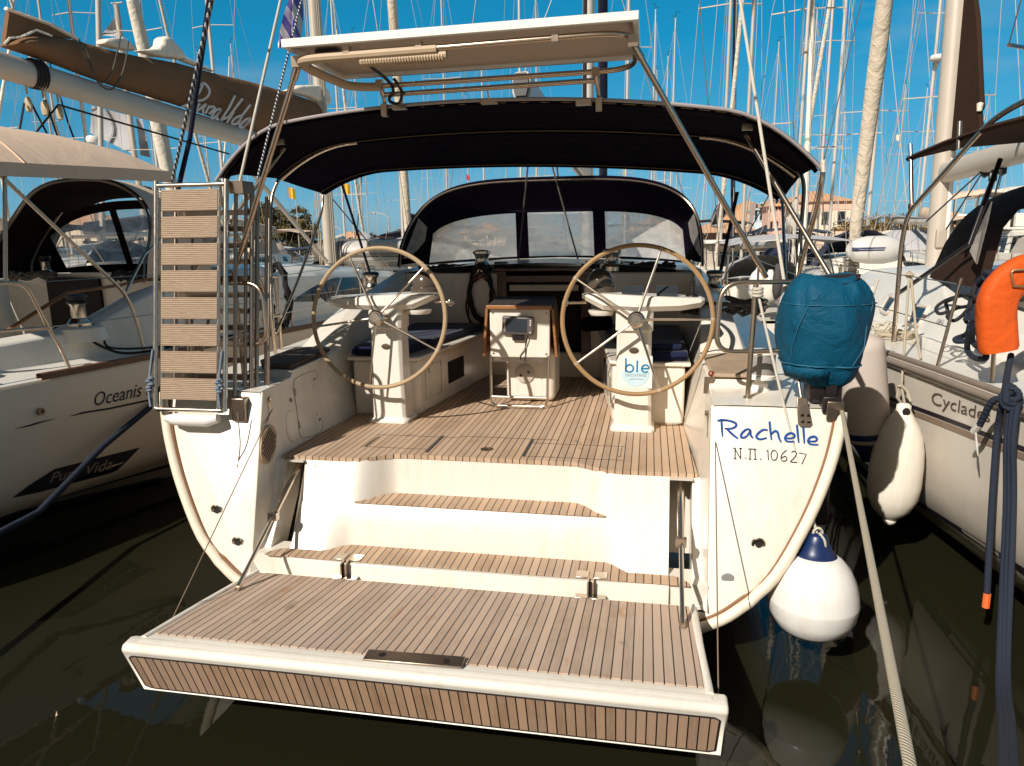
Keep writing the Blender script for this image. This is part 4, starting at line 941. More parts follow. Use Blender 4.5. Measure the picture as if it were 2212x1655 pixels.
for i in range(nt_):
    z0 = .075+i*pitch; c = gB+gx*(wg/2)+gd*(z0+pitch*.385)
    build('tread', MB().box(c+gn*.004, (wg-.10, .026, pitch*.80), rot=Matrix((gx, -gn, gd)).transposed()), ribm.m, G, bevel=.003)
mb = MB()      # folded second half behind
bk = -gn*.17
for o_ in (.03, wg+.09): mb.tube([gB+gx*o_+bk+gd*.05, gT+gx*o_+bk+gd*.0], .016, 8)
for o_, r_, q_ in ((.10, .011, 1.5), (wg+.02, .014, .5), (wg+.055, .012, .9), (wg+.10, .016, 1.3), (wg+.14, .012, 1.6), (wg+.17, .009, 1.5)): mb.tube([gB+gx*o_+bk*q_+gd*.02, gT+gx*o_+bk*q_-gd*.05], r_, 8)
for i in range(12): mb.beam(gB+gx*.05+bk+gd*(.12+i*.112), gB+gx*(wg+.07)+bk+gd*(.12+i*.112), .03, .035)
mb.box(gT+gx*(wg+.05)+bk*.6-gd*.03, (.10, .14, .08))
build('folded_section', mb, 'dsteel', G, smooth=60)
mb = MB().box(gB+gx*(wg+.07)+bk*.8+gd*.03, (.10, .20, .16)); build('hinge_bracket', mb, 'dsteel', G, bevel=.008)
mb = MB().tube([gB+gx*.08-gd*.055, gB+gx*.15-gd*.06, gB+gx*.38-gd*.06, gB+gx*.46-gd*.045], [.022, .042, .044, .03], 12); build('end_pad', mb, 'fender', G)
mb = MB()
for o_, dd in ((-.015, 0), (wg-.02, .0)):
    mb.tube(smooth_path([gB+gx*o_+gn*.025+gd*.02, gB+gx*(o_-.01)+gn*.03+gd*.16, gB+gx*(o_+.01)+gn*.02+gd*.40], 5), .009, 7)
    for k in range(5): mb.lathe([(0, -.02), (.02, 0), (0, .02)], 7, gB+gx*(o_+random.uniform(-.02, .02))+gn*.03+gd*(.13+.02*k))
build('lashing', mb, 'ropebl', G, smooth=60)
mb = MB(); p = gB+gx*(wg+.10)+gd*.0+gn*.02; mb.tube(smooth_path([p, p-Vector((.0, 0, .2)), p-Vector((.03, -.01, .33)), p-Vector((.05, -.01, .40)), p-Vector((.055, 0, .47)), p-Vector((.03, 0, .43)), p-Vector((.035, 0, .36))], 5), .004, 6); tag(build('thin_lanyard', mb, 'twine', None), 'thin knotted cord dangling below the stowed gangway', 'cord')
PI_ = math.pi
# -------- outboard motor under a blue cover
ob = at(1780, 715, y=4.42); 
OB = thing('outboard_motor', 'outboard motor under a faded blue fabric cover, clamped to the right quarter rail', 'outboard motor', (ob.x, 4.45, 1.5))
def crease(t, dz): return 1+.045*math.sin(3*t+dz*9)+.03*math.sin(7*t-dz*14)+.02*math.sin(11*t+dz*23)-.05*abs(math.sin(2.5*t+dz*5))**6-.04*abs(math.sin(3.5*t-dz*7+1))**8
rows = []
random.seed(3)
ks = [(-.33, .10, .10, .0), (-.315, .155, .15, .0), (-.28, .185, .19, 0), (-.20, .222, .225, 0), (-.08, .255, .25, 0), (.04, .268, .255, 0), (.14, .262, .25, 0), (.22, .235, .235, .0), (.285, .19, .20, .005), (.31, .15, .16, .0), (.322, .135, .14, 0), (.30, .11, .12, 0), (.26, .07, .09, 0), (.25, .0, .0, 0)]
nn_ = 88
for i, (dz, rx, ry, sx) in enumerate(ks):
    row = []
    for j in range(nn_):
        t = 2*math.pi*j/nn_; f_ = crease(t, dz)
        p_ = 2/2.35; c, s_ = math.cos(t), math.sin(t)
        x = math.copysign(abs(c)**p_, c)*rx*f_; y = math.copysign(abs(s_)**p_, s_)*ry*f_
        row.append((ob.x+x+sx-.02*(dz > .2)*0, 4.47+y, ob.z+.005+dz+.012*math.sin(2*t+1)*(abs(dz) > .2)))
    rows.append(row)
mb = MB().grid(rows, True); mb.f.append(tuple(range(nn_)))
cov = build('cover', mb, 'teal', OB, smooth=70, sub=1)
def ring(dz, o=.004):
    a = [k for k in ks if k[0] <= dz][-1]; b = [k for k in ks if k[0] > dz][0]; t_ = (dz-a[0])/(b[0]-a[0]); rx = a[1]+(b[1]-a[1])*t_; ry = a[2]+(b[2]-a[2])*t_; out = []
    for j in range(nn_):
        t = 2*math.pi*j/nn_; f_ = crease(t, dz); c, s_ = math.cos(t), math.sin(t); p_ = 2/2.35
        out.append(Vector((ob.x+math.copysign(abs(c)**p_, c)*(rx*f_+o), 4.47+math.copysign(abs(s_)**p_, s_)*(ry*f_+o), ob.z+.005+dz)))
    return out
mb = MB().tube(ring(-.19, .001), .004, 6, closed=True)
mb.tube([r_ for r_ in ring(.16, .0005)[44:88]], .0028, 6)
for j in (56, 78): mb.tube([ring(z, .0005)[j+int(z*28)] for z in (-.18, -.08, .04, .14, .22)], .0028, 5)
build('cover_seam', mb, plain('seam_teal', (.012, .11, .19), .7), cov, smooth=60)
mb = MB().poly([(ob.x+.02+.145*math.cos(t), 4.47-.075+.085*math.sin(t)*(1 if math.sin(t) > 0 else 1.15), ob.z+.318+.012*math.cos(t)-.045*(math.sin(t) < 0)*abs(math.sin(t))) for t in [2*PI_*i/24 for i in range(24)]]); build('cover_opening', mb, 'dark', cov, smooth=0)
mb = MB().grid([[ring(z, .012)[j] for j in (48, 51, 54, 57, 60, 63, 66)] for z in (-.20, -.27)]); build('cover_flap', mb, 'teal', cov, solid=.006)
mb = MB().box((ob.x+.02, 4.45, ob.z-.35), (.18, .20, .14)); mb.tube([(ob.x+.03, 4.46, ob.z-.42), (ob.x+.06, 4.52, .95)], .06, 10); mb.box((ob.x+.06, 4.56, .85), (.10, .22, .26)); build('motor_leg', mb, 'black', OB, bevel=.02)
mb = MB().tube([(ob.x-.0, 4.38, ob.z-.33), (ob.x-.0, 4.38, 1.50)], .014, 8); mb.tube([(ob.x+.10, 4.40, ob.z-.33), (ob.x+.10, 4.40, 1.50)], .014, 8); build('clamp_bracket', mb, 'steel', OB)
# -------- fenders of the middle yacht
def lathe_fender(name, label, c, prof, mat, cap=None, tilt=None, sx=1, group='fenders hung between the yachts', wob=0):
    t = thing(name, label, 'fender', c, 0, group); return t
c = at(1757, 1270, y=4.10); T = thing('ball_fender', 'white teardrop fender with blue top hanging at the right quarter of the middle yacht', 'fender', tuple(c), 0, 'fenders hung between the yachts')
pf = [(0, -.300), (.07, -.293), (.14, -.268), (.20, -.220), (.238, -.150), (.25, -.07), (.2505, -.063), (.249, -.055), (.243, .0), (.222, .07), (.19, .135), (.15, .18), (.112, .205)]
build('fender_body', MB().lathe(pf, 40, c), 'fender', T, smooth=60)
build('fender_cap', MB().lathe([(.113, .198), (.114, .205), (.09, .235), (.066, .285), (.052, .325), (.036, .338), (.0, .34)], 24, c, None, 1, .8), 'bluev', T, smooth=60)
p0 = Vector((1.70, 4.45, 2.16)); p1 = c+Vector((0, 0, .32))
mb = MB().tube(sag(p0, p1, .03, 14), .0085, 8)
for k in range(3): mb.tube([p0+Vector((.026*math.cos(a), .026*math.sin(a), .02*k-.02)) for a in [2*math.pi*i/10 for i in range(10)]], .009, 6, closed=True)
mb.tube([p1+Vector((.025*math.cos(a), 0, .015+.035*math.sin(a))) for a in [2*math.pi*i/12 for i in range(12)]], .009, 6, closed=True); mb.tube(smooth_path([p1+Vector((0, -.02, .03)), p1+Vector((.03, -.04, -.01)), p1+Vector((.035, -.04, -.07))]), .008, 6)
build('fender_rope', mb, 'ropew', T, smooth=60)
# mooring line from the right fairlead to the quay
mb = MB(); q0 = Vector((2.17, 4.27, 1.50)); q1 = at(1972, 1690, y=1.15); d_ = (q1-q0)
mb.tube([q0, q0+d_, q0+d_*1.35], .0115, 10, sq=.6); tag(build('mooring_line', mb, 'ropel', None, smooth=60), 'pale taut mooring line from the corner of the middle yacht to the quay', 'mooring line')
# flag and flag halyard on the left
mb = MB(); a = at(651, 0, y=5.2); b = at(556, 385, y=4.7); mb.tube([b, a, a+(a-b)*2], .0075, 7); tag(build('flag_halyard', mb, 'roped', None, smooth=60), 'dark speckled line running up beside the left end of the solar panel, carrying the flag', 'line')
fl = N('blue_white_flag'); sp_ = fl.new('ShaderNodeSeparateXYZ'); fl.link(fl.tc.outputs['Generated'], sp_.inputs[0])
s1 = fl.math('GREATER_THAN', fl.math('FRACT', fl.math('MULTIPLY', fl.math('ADD', sp_.outputs['X'], fl.math('MULTIPLY', sp_.outputs['Z'], .45)), 3.2)), .5); fl.base(fl.mix(s1, (.78, .74, .72), (.16, .14, .42))); fl.set(Roughness=.9)
a = at(655, -40, y=5.3); rows = []
for i in range(13):
    t = i/12; row = []
    for j in range(9):
        s_ = j/8; P = at(648-36*s_*(.35+.9*t)+26*(1-s_)*t*.0, -40+128*t+22*s_*t, y=5.3); row.append(P+Vector((0, .05*math.sin(s_*9+t*3), 0)))
    rows.append(row)
tag(build('flag', MB().grid(rows), fl.m, None, smooth=60), 'blue and white striped flag drooping behind the left end of the solar panel', 'flag')
# ================================================================ the two neighbours
def onpl(U, V, o, nrm, l):
    k = ray(U, V); o = Vector(o); nrm = Vector(nrm); return CAM + k*((l-nrm.dot(CAM-o))/nrm.dot(k))
def zz(ox, oy, s, x, y): return ((ox+x/s)*.57414, (oy+y/s)*.57414)
# ---------------- left yacht
LO, LD, LN = Vector((-5.99, 3.2, 0)), Vector((.1392, .9903, 0)), Vector((.9903, -.1392, 0))
def LP(l, t, z): return LO+LN*l+LD*t+Vector((0, 0, z))
def LL(U, V, l): return onpl(U, V, LO, LN, l)
LY = thing('sailing_yacht', 'sailing yacht on the left with tan canopies, brown sail cover and hull in shade', 'sailing yacht', tuple(LP(0, 4, 0)))
Lst = [(0, 1.80, .42), (1.0, 1.92, .43), (2.2, 2.02, .46), (3.7, 2.10, .76), (6, 2.20, .86), (9, 2.08, .86), (11.5, 1.5, .80), (13.3, .7, .6), (14.3, .04, .2)]
def Lhb(t):
    for (a, p, _), (b, q, _) in zip(Lst, Lst[1:]):
        if a <= t <= b: return p+(q-p)*(t-a)/(b-a)
    return Lst[0][1]
LPROF = lambda hb, f: [(hb-.02, 1.415), (hb, 1.38), (hb+.005, 1.0), (hb-.005, .75), (hb-.03, .52), (hb-.16, .36), (hb*(.36+.55*f**.7), .20), (hb*f, .04), (hb*f*.8, -.2), (0, -.5)]
mb = MB()
rows = [[LP(l, t, z+.02*max(0, t-6)/3) for l, z in LPROF(hb, f)] for t, hb, f in Lst]
mb.grid(rows); mb.grid([[LP(-l, t, z+.02*max(0, t-6)/3) for l, z in LPROF(hb, f)] for t, hb, f in Lst]); mb.poly([LP(l, 0, z) for l, z in LPROF(1.8, .42)] + [LP(-l, 0, z) for l, z in LPROF(1.8, .42)[-2::-1]])
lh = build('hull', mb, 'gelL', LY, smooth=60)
def Lstripe(name, zt_, zb, mat):
    rows = []
    for (t, hb, f) in Lst[:7]:
        P = LPROF(hb, f); row = []
        for z in (zt_, (zt_+zb)/2, zb):
            for (l0, z0), (l1, z1) in zip(P, P[1:]):
                if z1 <= z <= z0: row.append(LP(l0+(l1-l0)*(z-z0)/(z1-z0)+.006, t, z)); break
        rows.append(row)
    return build(name, MB().grid(rows), mat, lh, smooth=60)
Lstripe('boot_stripe', .235, .165, 'bootd'); Lstripe('antifouling', .06, -.45, 'anti')
# deck, coaming and cockpit of the left yacht (starboard side is the one in view)
cw = [(0, 1.44, 1.46), (1.0, 1.60, 1.62), (2.0, 1.66, 1.70), (2.9, 1.70, 1.74), (3.6, 1.95, 2.0), (4.1, 2.06, 2.10), (5.2, 2.05, 2.12), (6.5, 2.0, 2.10), (9.0, 1.85, 1.95), (11, 1.6, 1.65), (13, 1.46, 1.5)]
rows = []
for t, a, b in cw:
    hb = Lhb(t); k = max(.05, min(1, hb/1.9))
    rows.append([LP(hb-.02, t, 1.415), LP(hb-.06, t, 1.425), LP(hb-.40*k, t, 1.43), LP(hb-.48*k, t, 1.45), LP(hb-.56*k, t, a), LP(hb-.66*k, t, b), LP(hb-.80*k, t, b-.02), LP(hb-.86*k, t, 1.55 if t < 4.2 else b+.02), LP(hb-1.0*k, t, 1.05 if t < 4.2 else b+.06), LP(0, t, .95 if t < 4.2 else b+.10)])
mb = MB().grid(rows)
rows2 = [[p - LN*2*((p-LO).dot(LN)) for p in r] for r in rows]; mb.grid(rows2)
ld = build('deck', mb, 'gelw', LY, smooth=35, bevel=.015)
mb = MB().grid([[LP(-1.2+2.4*i/6, 4.18, z) for i in range(7)] for z in (1.0, 1.6, 2.15)]); build('bulkhead', mb, 'gel2', LY)
build('companionway', MB().box(LP(-.1, 4.15, 1.6), (.8, .04, 1.0), rz=-math.atan2(LD.x, LD.y)), 'dark', LY)
mb = MB().grid([[LP(Lhb(t)-.0-o_, t, 1.412+h) for o_, h in ((.0, 0), (.0, .055), (.055, .055), (.055, 0))] for t in (1.98, 2.05, 2.4, 3.2, 4.5, 5.5, 7, 9, 11)]); build('cap_rail', mb, 'cap', LY, bevel=.01)
mb = MB().tube([LP(Lhb(t)-.82, t, z+.015) for t, z in ((2.35, 1.74), (2.6, 1.86), (2.95, 2.02), (3.5, 2.05), (4.1, 2.12))], .028, 8, sq=.6); build('coaming_trim', mb, 'ltwood', LY, smooth=60)
mb = MB()      # helm seat block, dark cockpit furniture
mb.box(LP(.95, .9, 1.50), (.6, .8, .30), rz=-.14); mb.box(LP(.9, 1.75, 1.55), (.35, .5, .42), rz=-.14); build('helm_seat', mb, 'gelw', LY, bevel=.05, seg=3)
mb = MB().box(LP(1.36, 1.45, 1.82), (.13, .05, .09), rz=-.14, rot=None); disp = build('instrument_display', mb, 'gel2', LY, bevel=.01)
mb = MB().box(LP(1.36, 1.42, 1.83), (.09, .012, .05), rz=-.14); build('screen', mb, 'screen', disp)
Rz = Matrix.Rotation(0, 3, 'Z')
def bigwinch(parent, c, k):
    w = build('winch', MB().lathe([(.085*k, 0), (.085*k, .02*k), (.075*k, .03*k), (.06*k, .055*k), (.052*k, .06*k), (.05*k, .15*k), (.062*k, .165*k)], 28, c), 'chrome', parent, smooth=40)
    build('winch_top', MB().lathe([(.066*k, .165*k), (.074*k, .18*k), (.06*k, .19*k), (.06*k, .20*k), (.072*k, .205*k), (.07*k, .225*k), (.03*k, .235*k), (0, .237*k)], 28, c), 'black', w); return w
build('winch_base', MB().lathe([(.23, -.14), (.20, -.02), (.17, .0), (0, 0)], 24, LP(1.45, 2.86, 1.74)), 'gelw', LY)
bigwinch(LY, LP(1.47, 2.84, 1.74), 1.25); bigwinch(LY, LP(1.05, 4.35, 2.12), 1.0); bigwinch(LY, LP(-.75, 4.35, 2.12), 1.0)
mb = MB(); c = LP(1.47, 2.84, 1.80); mb.tube(smooth_path([c+LN*-.06+LD*-.05+Vector((0, 0, .03)), c+LN*.05-LD*.06-Vector((0, 0, .03)), LL(*zz(0, 600, 2.207, 720, 1470), 1.62), LL(*zz(0, 600, 2.207, 860, 1560), 1.7), LL(*zz(0, 600, 2.207, 1080, 1610), 1.8), LP(1.9, 3.6, 1.46), LP(1.9, 4.5, 1.46)], 6), .013, 8)
mb.tube(smooth_path([c+LN*.06+LD*.04, LL(*zz(0, 600, 2.207, 850, 1470), 1.62), LL(*zz(0, 600, 2.207, 960, 1570), 1.75), LP(1.86, 3.7, 1.46), LP(1.86, 5, 1.46)], 6), .011, 8)
build('sheet', mb, 'ropek', LY, smooth=60)
# sprayhood (canvas tunnel open towards the cockpit) and its clear windows
def harch(hw, z0, z1, n=32, p=2.6): return [(-hw*math.copysign(abs(math.cos(math.pi*i/n))**(2/p), math.cos(math.pi*i/n)), z0+(z1-z0)*math.sin(math.pi*i/n)**(2/p)) for i in range(n+1)]
ht = lambda z, a, b: a+(b-a)*ss(2.1, 3.0, z)
H0, H1, H2 = harch(1.20, 2.10, 3.22), harch(1.22, 2.1, 3.19), harch(1.26, 2.1, 3.04)
mb = MB().grid([[LP(l+.1, ht(z, 3.85, 4.2), z) for l, z in H0], [LP(l+.1, ht(z, 4.1, 4.5), z+.01) for l, z in H1], [LP(l+.1, ht(z, 4.75, 4.95), z) for l, z in H2]])
hd = build('sprayhood', mb, 'tan', LY, smooth=60)
build('hood_inside', MB().grid([[LP(l*.985+.1, ht(z, 3.86, 4.21), z-.012) for l, z in H0], [LP(l*.985+.1, ht(z, 4.1, 4.5), z-.004) for l, z in H1], [LP(l*.985+.1, ht(z, 4.74, 4.94), z-.012) for l, z in H2]]), 'browni', hd, smooth=60)  # near-black inner layer just inside the tan hood
mb = MB().tube([LP(l*.97+.1, ht(z, 3.84, 4.2), z-.03) for l, z in H0], .014, 8); mb.tube([LP(l*.97+.1, ht(z, 4.4, 4.75), z-.03) for l, z in H1], .014, 8); build('hood_frame', mb, 'dsteel', hd)
def lf(u, t): # hood front, u -1..1
    l = u*1.22; top = 2.12+.88*max(0, 1-abs(u)**2.6)**(1/2.6); bot = 2.12
    return LP(l+.1, 5.15-.35*u*u-(.22)*t, bot+(top-bot)*t)
mb = MB()
for a, b in ((-1, -.90), (-.30, -.22), (.24, .32), (.92, 1)): mb.grid([[lf(u, k/6) for k in range(7)] for u in lin(a, b, 4)])
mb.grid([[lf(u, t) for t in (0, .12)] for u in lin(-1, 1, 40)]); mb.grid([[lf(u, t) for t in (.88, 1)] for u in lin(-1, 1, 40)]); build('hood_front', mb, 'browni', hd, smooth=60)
for a, b in ((-.90, -.30), (-.22, .24), (.32, .92)): build('hood_window', MB().grid([[lf(u, .12+.76*k/8) for k in range(9)] for u in lin(a, b, 12)]), 'vinyl2', hd, smooth=60)
# bimini of the left yacht
def larch(hw, zc, ze, n=30):
    out = []
    for i in range(n+1):
        u = -1+2*i/n; out.append((math.sin(u*math.pi/2)*hw, zc-(zc-ze)*(.15*math.sin(u*math.pi/2)**2+.85*abs(math.sin(u*math.pi/2))**3.6)))
    return out
mb = MB().grid([[LP(l, t+dt*(abs(l)/1.75)**2, z) for l, z in larch(hw, zc, ze)] for t, dt, hw, zc, ze in ((.4, 0, 1.74, 3.42, 3.02), (1.2, 0, 1.76, 3.58, 3.05), (2.4, 0, 1.77, 3.60, 3.09), (3.3, 0, 1.75, 3.58, 3.13), (3.8, 0, 1.72, 3.52, 3.15), (3.95, 0, 1.70, 3.44, 3.16))])
lb = build('bimini', mb, 'tan', LY, smooth=60)
build('bimini_underside', MB().grid([[LP(l*.995, t, z-.012) for l, z in larch(hw, zc, ze)] for t, hw, zc, ze in ((.41, 1.74, 3.42, 3.02), (1.2, 1.76, 3.58, 3.05), (2.4, 1.77, 3.60, 3.09), (3.3, 1.75, 3.58, 3.13), (3.94, 1.70, 3.44, 3.16))]), 'browni', lb, smooth=60)  # near-black layer close under the tan canopy
mb = MB().grid([[LP(l_, t, z0+z) for z in (.05, -.06)] for t, l_, z0 in ((.45, 1.75, 3.02), (1.2, 1.768, 3.05), (2.4, 1.778, 3.09), (3.3, 1.758, 3.13), (3.95, 1.705, 3.15))]); mb.tube([LP(l, 2.32, z+.004) for l, z in larch(1.772, 3.605, 3.09)], .008, 5); mb.tube([LP(l, .8, z+.004) for l, z in larch(1.752, 3.51, 3.04)], .008, 5); build('bimini_edge', mb, 'tan', lb)
mb = MB()
for l in (1.70,):
    mb.tube(fillet([LL(*zz(0, 600, 2.207, 0, 130), l), LL(*zz(0, 600, 2.207, 1040, 1110), l), LL(*zz(0, 600, 2.207, 1130, 1320), l), LP(1.76, 3.27, 1.43)], .25), .017, 10)
    mb.tube([LP(1.72, 2.15, 3.10), LP(1.74, 2.0, 2.2)], .016, 8); mb.tube([LL(*zz(0, 600, 2.207, 1050, 1090), 1.7), LL(*zz(0, 600, 2.207, 1200, 790), 1.55), LP(1.5, 4.5, 2.9)], .014, 8)
    mb.tube([LP(-1.7, 1.2, 3.08), LP(-1.8, 2.8, 1.45)], .016, 8)
build('bimini_frame', mb, 'steel', lb, smooth=60)
mb = MB()
l = 1.75
mb.tube(fillet([LP(1.72, .2, 2.2), LP(l, 1.6, 2.2), LL(*zz(0, 600, 2.207, 210, 1020), l), LL(*zz(0, 600, 2.207, 400, 1400), l), LL(*zz(0, 600, 2.207, 510, 1580), l), LP(l+.03, 2.42, 1.42)], .12), .016, 10)
mb.tube([LP(1.73, .2, 1.80), LL(*zz(0, 600, 2.207, 0, 1425), l), LL(*zz(0, 600, 2.207, 430, 1395), l)], .013, 8)
mb.tube([LP(1.6, 1.5, 2.2), LP(1.5, 1.95, 2.0), LP(1.52, 2.02, 1.75), LP(1.50, 1.9, 1.46)], .02, 8)
build('pushpit', mb, 'steel', LY, smooth=60)
mb = MB()
for z, dz in ((2.18, 0), (1.80, 0)): mb.tube([LP(1.75, 2.3, z), LP(1.95, 4.75, z+.0), LP(2.02, 7, z), LP(1.95, 9.3, z), LP(1.3, 12, z), LP(.2, 14.2, z)], .004, 5)
for t in (4.75, 7, 9.3, 12): mb.tube([LP(Lhb(t)-.1, t, 1.42), LP(Lhb(t)-.1, t, 2.19)], .0125, 8)
for t in (5.0, 6.9, 7.2): mb.tube(fillet([LP(Lhb(t)-.08, t, 1.42), LP(Lhb(t)-.12, t, 2.1), LP(Lhb(t)-.12, t+.22, 2.1), LP(Lhb(t)-.08, t+.25, 1.42)], .07), .0125, 8)
build('lifelines', mb, 'steel', LY, smooth=60)
# coachroof windows of the left yacht, laid on its modelled cabin side
hld = surf(ld)
def laid(pts, f, k=6, lift=.006):
    cx, cy_ = sum(p[0] for p in pts)/len(pts), sum(p[1] for p in pts)/len(pts)
    rows = []
    for i in range(k+1):
        row = [f(cx+(p[0]-cx)*i/k, cy_+(p[1]-cy_)*i/k, lift) for p in pts+[pts[0]]]
        if any(q is None for q in row): return None
        rows.append(row)
    return MB().grid(rows)
for pts in ([(632, 652), (645, 640), (668, 625), (700, 607), (726, 600), (735, 600), (718, 652)], [(722, 652), (738, 600), (770, 599), (784, 604), (800, 640), (806, 655)], [(545, 662), (552, 648), (583, 645), (585, 665), (560, 672)]):
    m_ = laid(pts, hld)
    if m_: build('cabin_window', m_, 'glass', LY, smooth=0)
# boom, cover, mast of the left yacht
bc = [LL(u, v_, 0) for u, v_ in ((-60, 122), (0, 141), (213, 205), (390, 257), (560, 307))]; be = LP(0, 9.25, bc[-1].z+.02); 
mb = MB().tube(bc+[be], .105, 16, sq=1.3); lbm = build('boom', mb, 'alu', LY, smooth=60)
mb = MB()
for x, y in ((215, 715), (350, 750), (475, 790)):
    p = LL(*zz(0, 0, 2.207, x, y), .0); mb.tube([p, p-Vector((0, 0, .08))], .012, 6)
    mb.lathe([(0, -.10), (.035, -.085), (.045, -.03), (.04, .03), (.02, .06), (0, .065)], 12, p-Vector((0, 0, .17)), None, 1, .5)
build('mainsheet_block', mb, plain('block_cream', (.42, .34, .22), .5), lbm)
mb = MB(); z1 = lambda x, y, l=0: LL(*zz(0, 0, 2.207, x, y), l)
for a, b in (((200, 860), (160, 1100)), ((250, 840), (390, 1110)), ((375, 830), (475, 1130)), ((475, 880), (300, 1100))): mb.tube([z1(*a, .0), z1(*b, .05)], .011, 6)
mb.tube([z1(480, 870), LL(*zz(0, 0, 2.207, 1900, 1280), 0)], .012, 6); build('mainsheet', mb, 'ropek', lbm, smooth=60)
mb = MB()
for k in range(5): 
    p = z1(300, 620); q = (z1(310, 730)-z1(290, 500)).normalized(); mb.tube([p+LD*(.03*k-.06)+(LN*math.cos(a)*.112+Vector((0, 0, math.sin(a)*.145))) for a in [2*math.pi*i/14 for i in range(14)]], .014, 6, closed=True)
build('lashing', mb, 'ropek', lbm, smooth=60)
topz = [(35, 372), (160, 300), (290, 285), (640, 330), (870, 405), (1100, 462), (1480, 512), (1700, 592), (2080, 667), (2300, 740), (2620, 830), (2690, 910), (2705, 1000)]
botz = [(35, 384), (160, 430), (290, 480), (500, 560), (820, 690), (1100, 770), (1500, 890), (1700, 960), (2080, 1100), (2300, 1180), (2560, 1260), (2650, 1180), (2690, 1120)]
rows = []
for (a, b), (c_, d_) in zip(topz, botz):
    T_, B_ = z1(a, b), z1(c_, d_); T_ = B_+(T_-B_); mid = (T_+B_)/2; row = []
    w_ = .13+.05*math.sin(a*.006)
    for j in range(14):
        an = 2*math.pi*j/14; row.append(mid+(T_-B_)*(.5*math.sin(an))+LN*math.cos(an)*w_)
    rows.append(row)
mb = MB().grid(rows, True); mb.f += [tuple(range(14)), tuple(range(len(mb.v)-14, len(mb.v)))]
sc_ = build('sail_cover', mb, 'brown', LY, smooth=70, sub=1)
mb = MB().prism([z1(*p, -.03) for p in ((8, 362), (48, 70), (110, 95), (400, 200), (640, 332), (300, 300), (100, 330))], LN*.06); build('cover_flap', mb, 'brown', sc_)
mb = MB().tube([z1(*p, .035) for p in ((48, 72), (110, 97), (400, 200), (640, 330))], .03, 6, sq=.6); mb.tube([z1(*p, .12) for p in ((36, 370), (80, 318), (170, 310), (230, 285), (300, 250), (430, 300))], .012, 6)
build('cover_hem', mb, 'sail', sc_)
for pl, w_ in (([(780, 375), (790, 335), (935, 318), (1000, 360), (1070, 430), (900, 412)], .09), ([(1075, 430), (1220, 412), (1255, 380), (1262, 325), (1300, 308), (1330, 330), (1420, 420), (1470, 505), (1250, 478)], .10), ([(1470, 508), (1490, 480), (1600, 530), (1740, 602), (1600, 556)], .06)):
    mb = MB().prism([z1(*p, -w_) for p in pl], LN*2*w_); build('flaked_sail', mb, 'sail', sc_, bevel=.05, seg=3)
z2 = lambda x, y, l=0: LL(*zz(950, 0, 2.207, x, y), l)
mb = MB().prism([z2(*p, -.1) for p in ((220, 760), (330, 715), (515, 712), (560, 760), (585, 850), (565, 885), (410, 810))], LN*.2); build('flaked_sail', mb, 'sail', sc_, bevel=.05, seg=3)
mb = MB()
for pts in ([(600, 325), (690, 420), (740, 530), (790, 650), (860, 685), (930, 590), (975, 430), (1000, 305)], [(650, 330), (720, 420), (780, 620), (840, 715), (930, 740), (1010, 620), (1050, 470), (1065, 340)]): mb.tube(smooth_path([z1(*p, .19) for p in pts], 5), .0085, 6)
build('lacing_line', mb, 'ropeg', sc_, smooth=60)
S_ = [[(1690, 690), (1660, 760), (1610, 840), (1560, 870), (1510, 888)], smooth2([(1665, 715), (1690, 690), (1735, 735), (1735, 785), (1690, 830), (1620, 838)]), smooth2([(1660, 860), (1630, 905), (1640, 920), (1690, 880), (1715, 865)]), [(1712, 865), (1685, 905), (1688, 945)], [(1740, 878), (1705, 945)], smooth2([(1740, 895), (1765, 885), (1790, 905)]), [(1780, 905), (1735, 950)], smooth2([(1830, 905), (1790, 920), (1760, 965), (1765, 985), (1810, 950), (1840, 905)]), [(1840, 905), (1800, 970), (1812, 1000)], [(1952, 795), (1900, 900), (1835, 1000)], [(1835, 1000), (1900, 970), (2015, 820)], [(1940, 930), (1885, 1020)], smooth2([(2000, 960), (1950, 985), (1925, 1025), (1960, 1030), (2000, 985)]), [(2080, 870), (2010, 960), (1975, 1040)], smooth2([(2085, 985), (2040, 995), (1990, 1050), (2020, 1058), (2070, 1010)]), [(2085, 985), (2040, 1040), (2020, 1065)]]
f1 = lambda l, d: (lambda x, y: z1(x, y, l)+Vector((0, 0, 0)))
lt = strokes(MB(), [(p, None) for p in S_], f1(.205, 0), 19); build('cover_lettering', lt, 'whitelet', sc_, smooth=0)
mb = strokes(MB(), [(smooth2([(1608, 622), (1590, 720), (1560, 810), (1520, 855), (1470, 885)]), None), ([(1860, 735), (2130, 860), (2125, 935), (2085, 1030)], None)], f1(.20, 0), 6); build('cover_seam', mb, 'bootd', sc_, smooth=0)
mt_ = LP(0, 9.4, 0)
mb = MB().lathe([(.12, 1.5), (.12, 10), (.10, 19)], 16, mt_, None, .85, 1.2); lm = build('mast', mb, 'alu', LY, smooth=60)
mb = MB()
for o_ in (-.16, -.12, .13, .17, -.05): mb.tube([LP(o_, 9.3, 2.0), LP(o_*.6, 9.3, 12)], .009, 5)
build('halyards', mb, 'ropel', lm, smooth=60)
mb = MB()
for z, l_ in ((6.6, 1.3), (10.6, 1.1)):
    for s_ in (-1, 1): mb.beam(mt_+Vector((0, 0, z)), mt_+Vector((0, 0, z+.05))+LN*s_*l_-LD*.4, .05, .02)
build('spreader', mb, 'alu', lm)
mb = MB()
for s_ in (-1, 1): mb.tube([LP(s_*2.0, 8.9, 1.5), mt_+LN*s_*1.3-LD*.4+Vector((0, 0, 6.62)), mt_+LN*s_*1.1-LD*.4+Vector((0, 0, 10.62)), mt_+Vector((0, 0, 18))], .006, 5)
